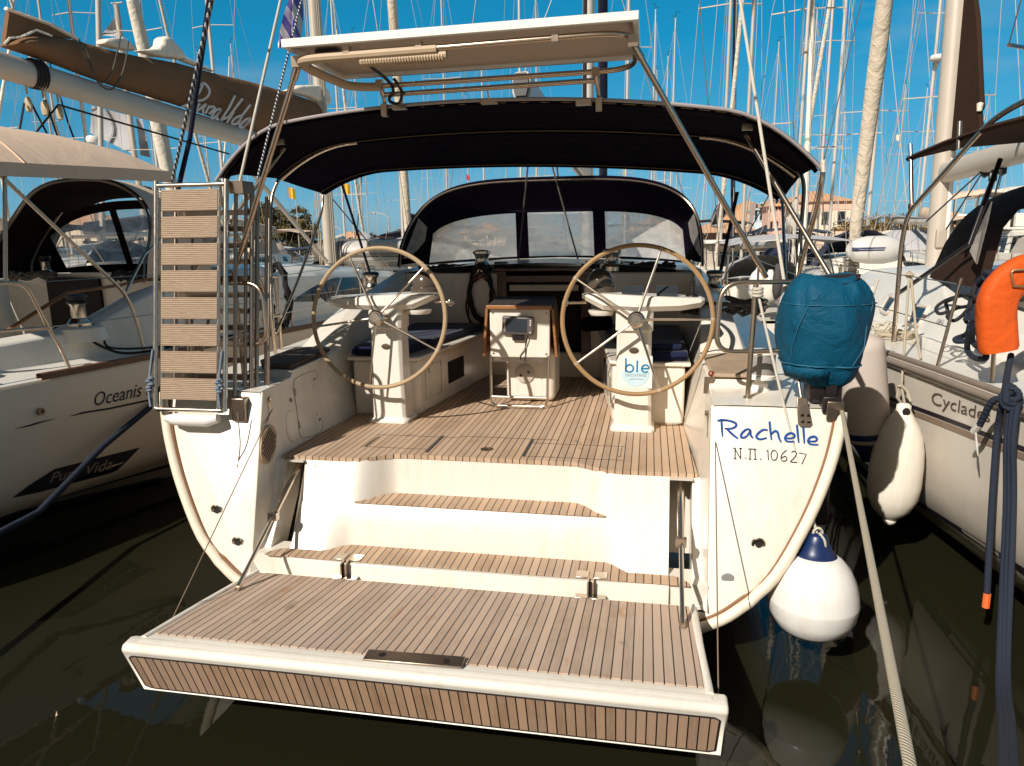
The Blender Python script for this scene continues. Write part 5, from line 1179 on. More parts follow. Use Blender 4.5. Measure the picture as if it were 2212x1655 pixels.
build('shroud', mb, 'dsteel', lm)
mb = MB()
for U0, V0, U1, V1, m_, tt in ((585, 380, 672, 560, 0, 8.6), (575, 385, 660, 560, 0, 8.7)): 
    k0 = LP(.05, 7.0, 3.75); mb.tube([k0, LP(.05, 9.2, 2.1)], .035, 8)
build('vang', mb, 'alu', lm)
mb = MB(); a = at(458, 0, y=4.9); b = at(372, 392, y=6.6); mb.tube([b, a, a+(a-b)*1.5], .015, 8); tag(build('flag_halyard', mb, 'roped', None, smooth=60), 'thick dark speckled line rising past the lettering on the brown sail cover', 'line')
mb = MB(); mb.tube([at(888, 590, y=16.6), at(880, 480, y=16.4), at(862, 230, y=15.8), at(846, 0, y=15.2), at(832, -190, y=14.7)], [.06, .09, .095, .10, .08], 12); build('furled_genoa', mb, 'genoa', LY, smooth=60)
mb = MB(); mb.tube([LP(.9, 4.4, 2.1), at(410, 300, y=8.6), at(452, 0, y=8)], .03, 8); build('rolled_sleeve', mb, 'navys', LY, smooth=60)
# hull graphics of the left yacht
hs_ = surf(lh)
def onhull(x, y, o=.006):
    p = hs_(*zz(0, 1200, 2.207, x, y), o); return p if p is not None else LL(*zz(0, 1200, 2.207, x, y), 2.0)
def hulltext(name, body, p0, p1, h, sh, mat, o):
    tmp = MB(); w = fonttext(tmp, body, 1, lambda a, b: Vector((a, b, 0)), sh); hm = max(v.y for v in tmp.v)
    for v in tmp.v: q = onhull(p0[0]+(p1[0]-p0[0])*v.x/w, p0[1]+(p1[1]-p0[1])*v.x/w-h*v.y/hm, o); v.x, v.y, v.z = q
    return build(name, tmp, mat, lh, smooth=0)
hulltext('model_lettering', 'Oceanis 5', (765, 728), (1275, 618), 112, .25, 'darklet', .006)
plate = [(95, 1487), (230, 1385), (450, 1245), (800, 1155), (1160, 1066), (1060, 1170), (975, 1250), (925, 1275), (600, 1360), (350, 1428)]
mb = MB(); mb.grid([[onhull(600+(p[0]-600)*k/8, 1290+(p[1]-1290)*k/8) for p in plate+[plate[0]]] for k in range(9)]); build('name_plate', mb, 'bootd', lh, smooth=0)
hulltext('name_lettering', 'Pura Vida', (400, 1362), (925, 1238), 80, .35, plain('silver_lettering', (.36, .27, .21), .5), .011)
def dens(p, n=8): return [(a[0]+(b[0]-a[0])*i/n, a[1]+(b[1]-a[1])*i/n) for a, b in zip(p, p[1:]) for i in range(n)]+[p[-1]]
st1, st2 = dens([(580, 808), (680, 780), (900, 745), (1290, 662)]), dens([(120, 914), (240, 885), (330, 858), (460, 828)])
mb = strokes(MB(), [(st1, [.3+min(1, i/8) for i in range(len(st1))]), (st2, [.2+math.sin(math.pi*i/(len(st2)-1)) for i in range(len(st2))])], lambda x, y: onhull(x, y, .006), 12); build('hull_stripe', mb, 'bootd', lh, smooth=0)
mb = MB().lathe([(.03, 0), (.03, .03), (.016, .03), (.016, .01), (0, .01)], 16, onhull(325, 768, .0), Matrix.Rotation(math.pi/2, 3, 'Y')); build('exhaust_outlet', mb, 'dsteel', lh)
mb = MB(); mb.tube([LP(1.9, 3.35, 1.40), onhull(1275, 680, .05), onhull(700, 1030, .22), onhull(0, 1490, .45), LP(2.9, -.2, .55)], .026, 10); tag(build('mooring_line', mb, 'ropeb', None, smooth=60), 'thick navy mooring line running down across the shaded hull on the left', 'mooring line')
coil('coiled_rope', LP(1.35, 1.55, 1.66), .15, 5, 'black rope lying by the helm seat of the left yacht', 'ropek', sq=.6, th=.02)
coil('coiled_rope', LP(1.72, 1.62, 1.45), .12, 4, 'black rope end on the side deck of the left yacht', 'ropek', sq=.6, th=.02)
coil('coiled_rope', LP(1.0, 4.0, 2.12), .25, 7, 'tangle of dark ropes under the tan sprayhood of the left yacht', 'ropek', sq=.6, th=.013, thick=.06)
coil('coiled_rope', LP(-.4, 3.9, 2.12), .25, 6, 'grey rope by the left winch under the tan sprayhood', 'ropeg', sq=.6, th=.013, thick=.05)
hk = at(602, 640, y=6.9); coil('coiled_rope', tuple(hk), .24, 6, 'dark grey rope hank hung on the rail right of the stowed gangway', 'ropek', sq=1.3, axis='y', th=.014, rx=.45, thick=.06)
mb = MB(); p = LP(1.3, 4.9, 2.35)
fb = thing('fender_basket', 'silver covered rounded bag on the rail behind the stowed gangway', 'cover', tuple(p)); build('cover_bag', MB().lathe([(0, .42), (.10, .38), (.16, .25), (.18, .05), (.17, -.1), (0, -.12)], 18, p), 'silver', fb, smooth=60); build('cover_strap', MB().tube([p+Vector((.183*math.cos(a), .183*math.sin(a), .02)) for a in [2*math.pi*i/18 for i in range(18)]], .012, 6, closed=True), 'black', fb)

# ---------------- right yacht
RO, RD, RN = Vector((5.69, 3.2, 0)), Vector((-.0698, .9976, 0)), Vector((.9976, .0698, 0))
def RP(l, t, z): return RO+RN*l+RD*t+Vector((0, 0, z))
def RL(U, V, l): return onpl(U, V, RO, RN, l)
RY = thing('sailing_yacht', 'sailing yacht on the right with dark brown canopies, small square portlights and pale grey topsides', 'sailing yacht', tuple(RP(0, 4, 0)))
Rst = [(-.6, 2.15), (1.5, 2.31), (2.6, 2.36), (3.7, 2.44), (6, 2.42), (8.5, 2.1), (10.8, 1.3), (12.6, .05)]
def Rhb(t):
    for (a, p), (b, q) in zip(Rst, Rst[1:]):
        if a <= t <= b: return p+(q-p)*(t-a)/(b-a)
    return Rst[0][1]
RPROF = lambda hb: [(hb-.03, 1.50), (hb+.02, 1.47), (hb+.035, 1.44), (hb+.02, 1.41), (hb, 1.40), (hb, 1.20), (hb, .9), (hb-.03, .6), (hb-.10, .42), (hb-.25, .2), (hb*.74, .0), (hb*.5, -.3), (0, -.6)]
mb = MB().grid([[RP(-l, t, z) for l, z in RPROF(hb)] for t, hb in Rst]); mb.grid([[RP(l, t, z) for l, z in RPROF(hb)] for t, hb in Rst]); mb.poly([RP(-l, -.6, z) for l, z in RPROF(2.15)]+[RP(l, -.6, z) for l, z in RPROF(2.15)[-2::-1]])
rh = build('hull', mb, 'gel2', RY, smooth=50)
def Rband(name, zt_, zb, mat, o=.006, n0=0):
    rows = []
    for t, hb in [(-.6, 2.15), (.5, 2.24), (1.5, 2.31), (2.6, 2.36), (3.7, 2.44), (5, 2.43), (6, 2.42), (8.5, 2.1)]:
        row = []
        for z in (zt_(t), zb(t)):
            P = RPROF(hb)
            for (l0, z0), (l1, z1_) in zip(P, P[1:]):
                if z1_ <= z <= z0: row.append(RP(-(l0+(l1-l0)*(z-z0)/(z1_-z0)+o), t, z)); break
        rows.append(row)
    return build(name, MB().grid(rows), mat, rh, smooth=60)
sz = lambda t: 1.30-.05*t
Rband('hull_stripe', lambda t: sz(t)+.02, lambda t: sz(t)-.01, 'bootd'); Rband('hull_stripe', lambda t: sz(t)-.02, lambda t: sz(t)-.06, plain('brown_stripe', (.24, .17, .12), .5))
bz_ = lambda t: .60-.075*t
Rband('boot_stripe', lambda t: bz_(t)+.0, lambda t: bz_(t)-.06, 'bootd'); Rband('antifouling', lambda t: max(.03, bz_(t)-.17), lambda t: -.3, 'anti')
mb = MB().tube([RP(-(hb+.02), t, 1.455) for t, hb in Rst], .03, 8); mb.tube([RP(-(hb-.01), t, 1.505) for t, hb in Rst], .022, 6); build('rubbing_strake', mb, plain('weathered_rubber', (.24, .19, .15), .6, 0, .25), RY, smooth=60)
rw = [(-.6, 1.56, 1.60), (1.0, 1.60, 1.66), (2.5, 1.70, 1.78), (4.0, 1.80, 1.92), (4.6, 2.02, 2.10), (6.2, 1.98, 2.06), (7.4, 1.92, 2.0), (9, 1.72, 1.78), (11, 1.52, 1.55)]
rows = []
for t, a, b in rw:
    hb = Rhb(t); k = max(.05, min(1, hb/2.0)); cab = t > 4.2
    rows.append([RP(-(hb-.03), t, 1.50), RP(-(hb-.5*k), t, 1.505), RP(-(hb-(.72 if cab else .62)*k), t, 1.54), RP(-(hb-(.92 if cab else .75)*k), t, a), RP(-(hb-1.08*k), t, b), RP(-(hb-1.25*k), t, b+.02 if cab else 1.3), RP(0, t, b+.09 if cab else 1.0)])
mb = MB().grid(rows); mb.grid([[p-RN*2*((p-RO).dot(RN)) for p in r] for r in rows]); rd = build('deck', mb, 'gelw', RY, smooth=35, bevel=.02)
mb = MB(); mb.grid([[RP(-1.2+2.4*i/6, 4.25, z) for i in range(7)] for z in (1.0, 1.85)]); build('bulkhead', mb, 'gel2', RY)
# square portlights
z8 = lambda x, y: zz(2851, 600, 2.207, x, y)
hsd = surf(rd)
for quad in ([(1102, 1122), (1165, 1158), (1078, 1288), (1022, 1258)], [(1322, 1206), (1428, 1228), (1340, 1388), (1243, 1352)], [(888, 1046), (958, 1070), (918, 1130), (862, 1092)], [(800, 1000), (850, 1022), (828, 1052), (780, 1028)], [(752, 966), (785, 982), (765, 1005), (735, 990)]):
    P = [hsd(*z8(*q), .008) for q in quad]
    if any(p is None for p in P): continue
    pt = build('portlight', MB().tube(fillet(P+[P[0], P[1]], .05)[3:-3], .022, 8, closed=True), 'alub', RY, smooth=60)
    build('portlight_glass', MB().poly(P), 'glass', pt, smooth=0)
hsr = surf(rh)
def ontext(name, body, f, org, p0, p1, h, sh, mat, par_):
    tmp = MB(); w = fonttext(tmp, body, 1, lambda a, b: Vector((a, b, 0)), sh); hm = max(v.y for v in tmp.v)
    for v in tmp.v:
        U, V = zz(*org, p0[0]+(p1[0]-p0[0])*v.x/w, p0[1]+(p1[1]-p0[1])*v.x/w-h*v.y/hm); q = f(U, V, .007); q = q if q is not None else RL(U, V, -2.3); v.x, v.y, v.z = q
    build(name, tmp, mat, par_, smooth=0)
ontext('maker_lettering', 'BENETEAU', hsd, (2851, 600, 2.207), (1415, 1345), (1545, 1372), 38, .3, 'darklet', rd)
ontext('model_lettering', 'Cyclades 50.', hsr, (2851, 1200, 2.207), (1435, 700), (2140, 925), 105, .12, plain('brown_lettering', (.10, .07, .055), .5), rh)
# stern rail, stanchions, lifelines
mb = MB(); l = -2.12
mb.tube(fillet([RP(l, 4.04, 1.50), RL(*z8(1190, 700), l), RL(*z8(1240, 450), l), RL(*zz(2851, 0, 2.207, 1970, 960), l), RP(l+.2, 2.2, 3.42)], .2), .020, 10)
mb.tube([RL(*z8(1275, 390), l), RL(*zz(2851, 0, 2.207, 1265, 1200), l)], .018, 8); mb.tube([RL(*z8(1275, 370), l), RL(*z8(1272, 420), l)], .03, 8)
mb.tube([RL(*zz(2851, 0, 2.207, 1665, 1240), l), RL(*zz(2851, 0, 2.207, 1675, 1010), l)], .018, 8)
rf_ = MB().tube([RL(*z8(2010, 0), l+.5), RL(*z8(1760, 700), l+.2), RP(-1.95, 4.5, 1.9), ], .02, 8)
build('bimini_frame', mb, 'steel', RY, smooth=60); build('dark_strap', rf_, 'black', RY, smooth=60)
mb = MB(); mb.tube([RP(-2.27, 5.4, 1.5), RP(-2.2, 5.4, 2.16)], .0125, 8); mb.tube([RP(-2.05, 7.8, 1.5), RP(-1.98, 7.8, 2.16)], .0125, 8); mb.tube([RP(-2.3, 2.75, 1.5), RP(-2.2, 2.75, 2.16)], .013, 8)
mb.tube([RP(-2.23, 2.75, 2.12), RP(-2.18, 5.4, 2.14), RP(-1.98, 7.8, 2.14), RP(-.9, 11.2, 2.14)], .005, 5); mb.tube([RP(-2.25, 2.75, 1.80), RP(-2.2, 5.4, 1.82), RP(-2.0, 7.8, 1.82), RP(-.9, 11.2, 1.85)], .005, 5)
mb.tube(fillet([RL(*zz(2851, 1200, 2.207, 1940, 520), -2.2), RL(*zz(2851, 1200, 2.207, 1965, 150), -2.2), RL(*z8(2020, 1050), -2.2), RP(-2.1, .6, 2.2)], .1), .014, 10)
build('stern_rail', mb, 'steel', RY, smooth=60)
# canopies of the right yacht
z4_ = lambda x, y: zz(2851, 0, 2.207, x, y)
cr1 = lambda l, t: 3.36-.022*l*l-.03*(t-2.5)**2
rows = [[RP(l, t, cr1(l, t)-(.05 if abs(l) > 2.0 else 0)) for l in (-2.12, -2.05, -1.7, -1.2, -.6, 0, .6, 1.2, 1.7, 2.05, 2.12)] for t in (1.3, 1.9, 2.5, 3.1, 3.7, 4.12)]
rb_ = build('bimini', MB().grid(rows), 'brownd', RY, smooth=60, solid=.012)
mb = MB().tube([RP(-2.11, t, cr1(-2.11, t)-.06) for t in (1.3, 2, 2.7, 3.4, 4.1)], .03, 6, sq=.8); build('bimini_hem', mb, 'brownd', rb_, smooth=60)
hp = lambda l, s_: 2.02+ (3.02-2.02)*(1-abs(l/1.62)**2.6)**(1/2.6) if abs(l) < 1.62 else 2.02
LLs = lin(-1.62, 1.62, 30)
mb = MB().grid([[RP(l*k, t-.0+.35*(hp(l, 0)-2.02)*q, 2.02+(hp(l, 0)-2.02)*h) for l in LLs] for k, t, q, h in ((1.0, 3.55, .35, 1.), (.99, 4.1, .45, 1.0), (.95, 4.55, .5, .96), (.9, 5.0, -.3, .72))]); rhd = build('sprayhood', mb, 'brownd', RY, smooth=60)
mb = MB().prism([RL(*z8(a, b), -1.68) for a, b in ((1935, 350), (1900, 520), (1810, 870), (1755, 760), (1840, 560))], RN*.01); build('hood_window', mb, 'vinyl', rhd)
mb = MB().prism([RL(*z8(a, b), -1.72) for a, b in ((2090, 780), (2160, 660), (2300, 600), (2300, 790))], RN*.01); build('hood_window', mb, 'vinyl', rhd)
# mast, boom, sail and cover of the right yacht
rm0, rm1 = RL(*z4_(1515, 1655), 0), RL(*z4_(1650, 0), 0)
mb = MB().tube([rm0+(rm0-rm1)*.45, rm0, rm1, rm1+(rm1-rm0)*3], .135, 16, sq=1.0); rmast = build('mast', mb, 'alu', RY, smooth=60)
mb = MB().tube([rm0+(rm0-rm1)*.4+Vector((.07, -.14, 0)), rm1+(rm1-rm0)*3+Vector((.07, -.14, 0))], .03, 8); build('mast_track', mb, 'white', rmast)
mb = MB().box(rm0+Vector((0, -.16, -.55)), (.14, .08, .26)); build('mast_winch_pad', mb, plain('beige_box', (.42, .35, .28), .5), rmast, bevel=.02)
b0, b1 = RL(*z4_(1570, 1430), 0), RL(*z4_(2300, 1215), 0)
mb = MB().tube([b0, b1, b1+(b1-b0)*2], .12, 14, sq=1.25); rbm = build('boom', mb, 'alu', RY, smooth=60)
mb = MB()
for a, b in (((1880, 1400), (1660, 1600)), ((1960, 1420), (1870, 1650)), ((1950, 1430), (1900, 1650)), ((2030, 1380), (1960, 1640)), ((1870, 1420), (1730, 1640))): mb.tube([RL(*z4_(*a), 0), RL(*zz(2851, 0, 2.207, *b), -.3), RL(*zz(2851, 0, 2.207, b[0]-(a[0]-b[0])*1.2, b[1]+(b[1]-a[1])*1.2), -.9)], .010, 6)
build('mainsheet', mb, 'ropek', rbm, smooth=60)
mb = MB()
for x, y in ((1885, 1420), (1950, 1460), (2030, 1400)): mb.lathe([(0, -.09), (.05, -.06), (.05, .04), (0, .08)], 10, RL(*z4_(x, y), 0), None, 1, .5)
build('mainsheet_block', mb, 'black', rbm)
mb = MB().prism([RL(*z4_(*p), -.03) for p in ((1705, -40), (1790, -40), (1815, 150), (1850, 890), (1830, 930), (1850, 1150), (1590, 1260), (1612, 1000))], RN*.06+RD*.0); build('sail_cover', mb, 'brownd', RY, bevel=.02)
mb = MB().lathe([(0, -.05), (.03, -.04), (.04, .05), (0, .07)], 8, RL(*z4_(1840, 895), -.03)); build('cover_toggle', mb, 'sail', RY)
mb = MB()
for s_ in (-1, 1): mb.tube([RP(s_*2.2, 7.4, 1.5), rm1+Vector((s_*.9, 0, 2)), rm1+(rm1-rm0)*2.5], .007, 5)
mb.tube([RL(*z4_(2080, 375), -.9), RL(*z4_(2290, 410), -.4)], .02, 6); mb.tube([RL(*z4_(2080, 375), -.9), RL(*z4_(2200, -60), -.9)], .006, 5)
build('shroud', mb, 'dsteel', rmast)
mb = MB().box(RL(*z8(1290, 640), -.0)+Vector((0, 0, -.1)), (.1, .1, .1)); 
# lifebuoy, its rope coils, fenders and lines of the right yacht
hb_pts = [(2420, 960), (2300, 925), (2200, 945), (2095, 1010), (2010, 1110), (1975, 1240), (1978, 1400), (1994, 1590)]
def RTP(U, V): return onpl(U, V, RO, RD, 1.95)
LB = thing('horseshoe_lifebuoy', 'orange horseshoe lifebuoy on the stern rail of the right yacht', 'lifebuoy', tuple(RL(*z8(1980, 1580), -2.2)))
P = smooth_path([RTP(*z8(*p)) for p in hb_pts], 5)
rows = []
nrm = -RD
for i, p in enumerate(P):
    t = (P[min(i+1, len(P)-1)]-P[max(i-1, 0)]).normalized(); s_ = t.cross(nrm).normalized(); w_ = .112; 
    if i == len(P)-1: w_ *= .92
    row = []
    for j in range(16):
        a = 2*math.pi*j/16; c, q = math.cos(a), math.sin(a); row.append(p+s_*w_*math.copysign(abs(c)**.6, c)+nrm*.065*math.copysign(abs(q)**.6, q))
    rows.append(row)
mb = MB().grid(rows, True); mb.f += [tuple(range(16)), tuple(range(len(mb.v)-16, len(mb.v)))]
build('buoy_body', mb, 'orange', LB, smooth=50, bevel=.012)
mb = MB().tube([RTP(*z8(*p))-RD*.075 for p in ((2250, 905), (2060, 915), (2045, 935), (2060, 1045), (2250, 1050))], .008, 6); build('buoy_holder', mb, plain('bronze_wire', (.30, .17, .08), .4, .6), LB)
def loops(pts, th=.017, l=-2.15, seed=1):
    return smooth_path([RL(*z8(*p), l-.0+.04*math.sin(i*1.7)) for i, p in enumerate(pts)], 6)
mb = MB()
mb.tube(loops([(1900, 950), (1830, 1000), (1790, 1100), (1760, 1240), (1720, 1330), (1760, 1360), (1840, 1290), (1870, 1150), (1800, 1180), (1690, 1300), (1620, 1340), (1570, 1300), (1640, 1240), (1760, 1210), (1800, 1140), (1700, 1130), (1560, 1170), (1480, 1230), (1500, 1280), (1570, 1260), (1560, 1190), (1620, 1160)]), .0135, 8)
build_ = build('coiled_rope', mb, 'ropek', None, smooth=60); tag(build_, 'loose black rope loops hanging left of the orange lifebuoy', 'rope')
mb = MB(); mb.tube(loops([(1880, 980), (1800, 1080), (1770, 1220), (1780, 1340), (1740, 1440), (1690, 1470), (1640, 1490), (1650, 1510), (1740, 1500), (1790, 1430), (1760, 1370), (1740, 1500), (1740, 1590), (1800, 1650), (1890, 1650), (1870, 1580), (1790, 1530), (1780, 1430), (1840, 1300), (1850, 1150), (1930, 1000)]), .020, 8)
for dx in (0, 25, 50, 75): mb.tube(loops([(1900+dx*.8, 930+dx*.4), (1800+dx, 1060), (1760+dx, 1200), (1720+dx, 1340)]), .018, 8)
tag(build('coiled_rope', mb, 'ropeb', None, smooth=60), 'thick navy rope hank hanging behind the orange lifebuoy', 'rope')
z12 = lambda x, y: zz(2851, 1200, 2.207, x, y); zA = lambda x, y: zz(2851, 1950, 1.776, x, y)
knot = RL(*z12(2085, 670), -2.42)
mb = MB()
mb.tube(smooth_path([RL(*z12(2100, 300), -2.2), RL(*z12(2070, 450), -2.3), knot+Vector((-.03, 0, .03)), RL(*z12(1990, 900), -2.42), RL(*z12(1960, 1250), -2.44), RL(*zA(1550, 100), -2.46), RL(*zA(1528, 520), -2.48)], 5), .019, 8)
for k, (x0, x1) in enumerate(((1660, 1640), (1680, 1662), (1700, 1690))): mb.tube(smooth_path([knot+Vector((.0+.02*k, -.02, 0)), RL(*z12(2060+30*k, 1000), -2.44-.02*k), RL(*z12(2055+32*k, 1600), -2.48), at(2157+9*k, 1440, y=3.7), at(2163+11*k, 1570, y=3.0), at(2166+13*k, 1730, y=2.3)], 5), .017, 8)
mb.tube(smooth_path([knot, RL(*z12(1990, 665), -2.46), RL(*z12(1930, 700), -2.48), RL(*z12(1880, 800), -2.48), RL(*z12(1840, 880), -2.48)], 5), .021, 8)
for i in range(5): mb.tube([knot+Vector((.05*math.cos(a)*(1-.1*i), -.02+.03*math.sin(a+i), .05*math.sin(a)*math.cos(i)+.01*i)) for a in [2*math.pi*q/12 for q in range(12)]], .018, 7, closed=True)
dl_ = build('mooring_line', mb, 'ropeb', None, smooth=60); tag(dl_, 'knotted navy mooring lines hanging below the orange lifebuoy at the right edge', 'mooring line')
p = RL(*zA(1525, 548), -2.48); build('orange_tip', MB().tube([p+Vector((0, 0, .045)), p-Vector((0, 0, .045))], .021, 8), 'orangep', dl_)
a, b = RL(*z12(1840, 878), -2.48), RL(*z12(1790, 935), -2.48); mb = MB().tube([a, b], .022, 8); mb.tube([RL(*z12(1805, 940), -2.48), RL(*z12(1812, 1040), -2.48), RL(*z12(1825, 1135), -2.48)], [.012, .018, .008], 6, sq=.3); build('white_tape', mb, 'white', dl_)
c = RL(*z12(1150, 1200), -2.58)
FT = thing('cylinder_fender', 'long cream fender with looped ends hanging on the side of the right yacht', 'fender', tuple(c), 0, 'fenders hung between the yachts')
pf = [(.0, -.49), (.03, -.485), (.045, -.455), (.04, -.44), (.07, -.42), (.12, -.36), (.155, -.27), (.166, -.16), (.164, .0), (.155, .12), (.135, .23), (.10, .32), (.06, .39), (.045, .42), (.045, .45), (.03, .465), (0, .467)]
tl = Matrix.Rotation(rad(1.5), 3, 'Y')
build('fender_body', MB().lathe(pf, 32, c, tl, 1.12, 1.0), 'fenderc', FT, smooth=60)
build('eyelet', MB().poly([c+tl@Vector((.028*math.cos(a), -.06, .415+.03*math.sin(a))) for a in [2*math.pi*i/14 for i in range(14)]]), 'dark', FT)
e_ = c+tl@Vector((0, -.03, .44)); k_ = RL(*z8(1255, 960), -2.2)
mb = MB().tube([e_, RL(*z12(1190, 560), -2.45), RL(*z12(1215, 200), -2.35), k_], .0105, 7); mb.tube([RL(*z8(1270, 980), -2.2), RL(*z12(1310, 100), -2.3), RL(*z12(1350, 330), -2.3)], .0105, 7); mb.lathe([(0, -.04), (.045, 0), (0, .04)], 8, k_); mb.lathe([(0, -.03), (.03, 0), (0, .03)], 8, RL(*z12(1185, 560), -2.46)); mb.tube([RL(*z12(1190, 560), -2.47), RL(*z12(1240, 600), -2.48), RL(*z12(1270, 690), -2.48)], .010, 6); mb.tube([RL(*z12(1170, 570), -2.47), RL(*z12(1150, 650), -2.48), e_], .009, 6)
build('fender_rope', mb, 'ropel', FT, smooth=60)
c = at(1868, 862, y=5.75)
FT = thing('cylinder_fender', 'grey-white fender with blue ends squeezed between the middle and right yachts', 'fender', tuple(c), 0, 'fenders hung between the yachts')
tl = Matrix.Rotation(rad(-8), 3, 'Y'); R_ = .145
build('fender_body', MB().lathe([(.05, -.36), (.13, -.33), (R_, -.26), (R_+.005, 0), (R_, .38), (.14, .45), (.06, .50)], 30, c, tl, 1.1), 'fendg', FT, smooth=60)
build('fender_end', MB().lathe([(0, -.50), (.05, -.49), (.07, -.43), (.09, -.38), (R_*1.0, -.285), (R_+.002, -.25)], 30, c, tl, 1.1), 'bluev', FT, smooth=60); build('fender_rope', MB().tube([c+tl@Vector((0, 0, .49)), c+Vector((.03, .05, .9))], .01, 6), 'ropew', FT)
coil('mooring_tail', RP(-2.05, 4.2, 1.53), .16, 4, 'pinkish rope lying on the side deck of the right yacht', 'ropel', sq=.6, th=.012)
coil('mooring_tail', RP(-2.0, 4.9, 1.53), .18, 4, 'pale rope coil on the right yacht beside its stern rail post', 'ropew', sq=.6, th=.012)
mb = MB(); mb.tube([RP(-2.3, 3.2, 1.2), at(1800, 1300, y=5.8), at(1786, 1215, y=5.8)], .012, 6)
# ================================================================ water, quays, far shore
wn_ = N('harbour_water'); v_ = wn_.map(); wn_.base((.0130, .0122, .0060)); wn_.set(Roughness=.02, IOR=1.33); wn_.bump(wn_.math('ADD', wn_.noise(v_, 1.1, 3, .5), wn_.math('MULTIPLY', wn_.noise(v_, 6, 3, .5), .16)), .075, .05)
struct(build('water', MB().poly([(-1500, -60, 0), (1500, -60, 0), (1500, 3000, 0), (-1500, 3000, 0)]), wn_.m, None, smooth=0))
conc = plain('quay_concrete', (.50, .44, .36), .85, 0, .18, .8, .3, 12, .01)
struct(build('quay', MB().box((0, -30.2, .2), (240, 61, 1.9)), conc, None, smooth=0, bevel=.04))
struct(build('far_quay', MB().box((0, 291, .3), (1400, 400, 1.5)), plain('far_paving', (.40, .34, .27), .9, 0, .15, .2), None, smooth=0))
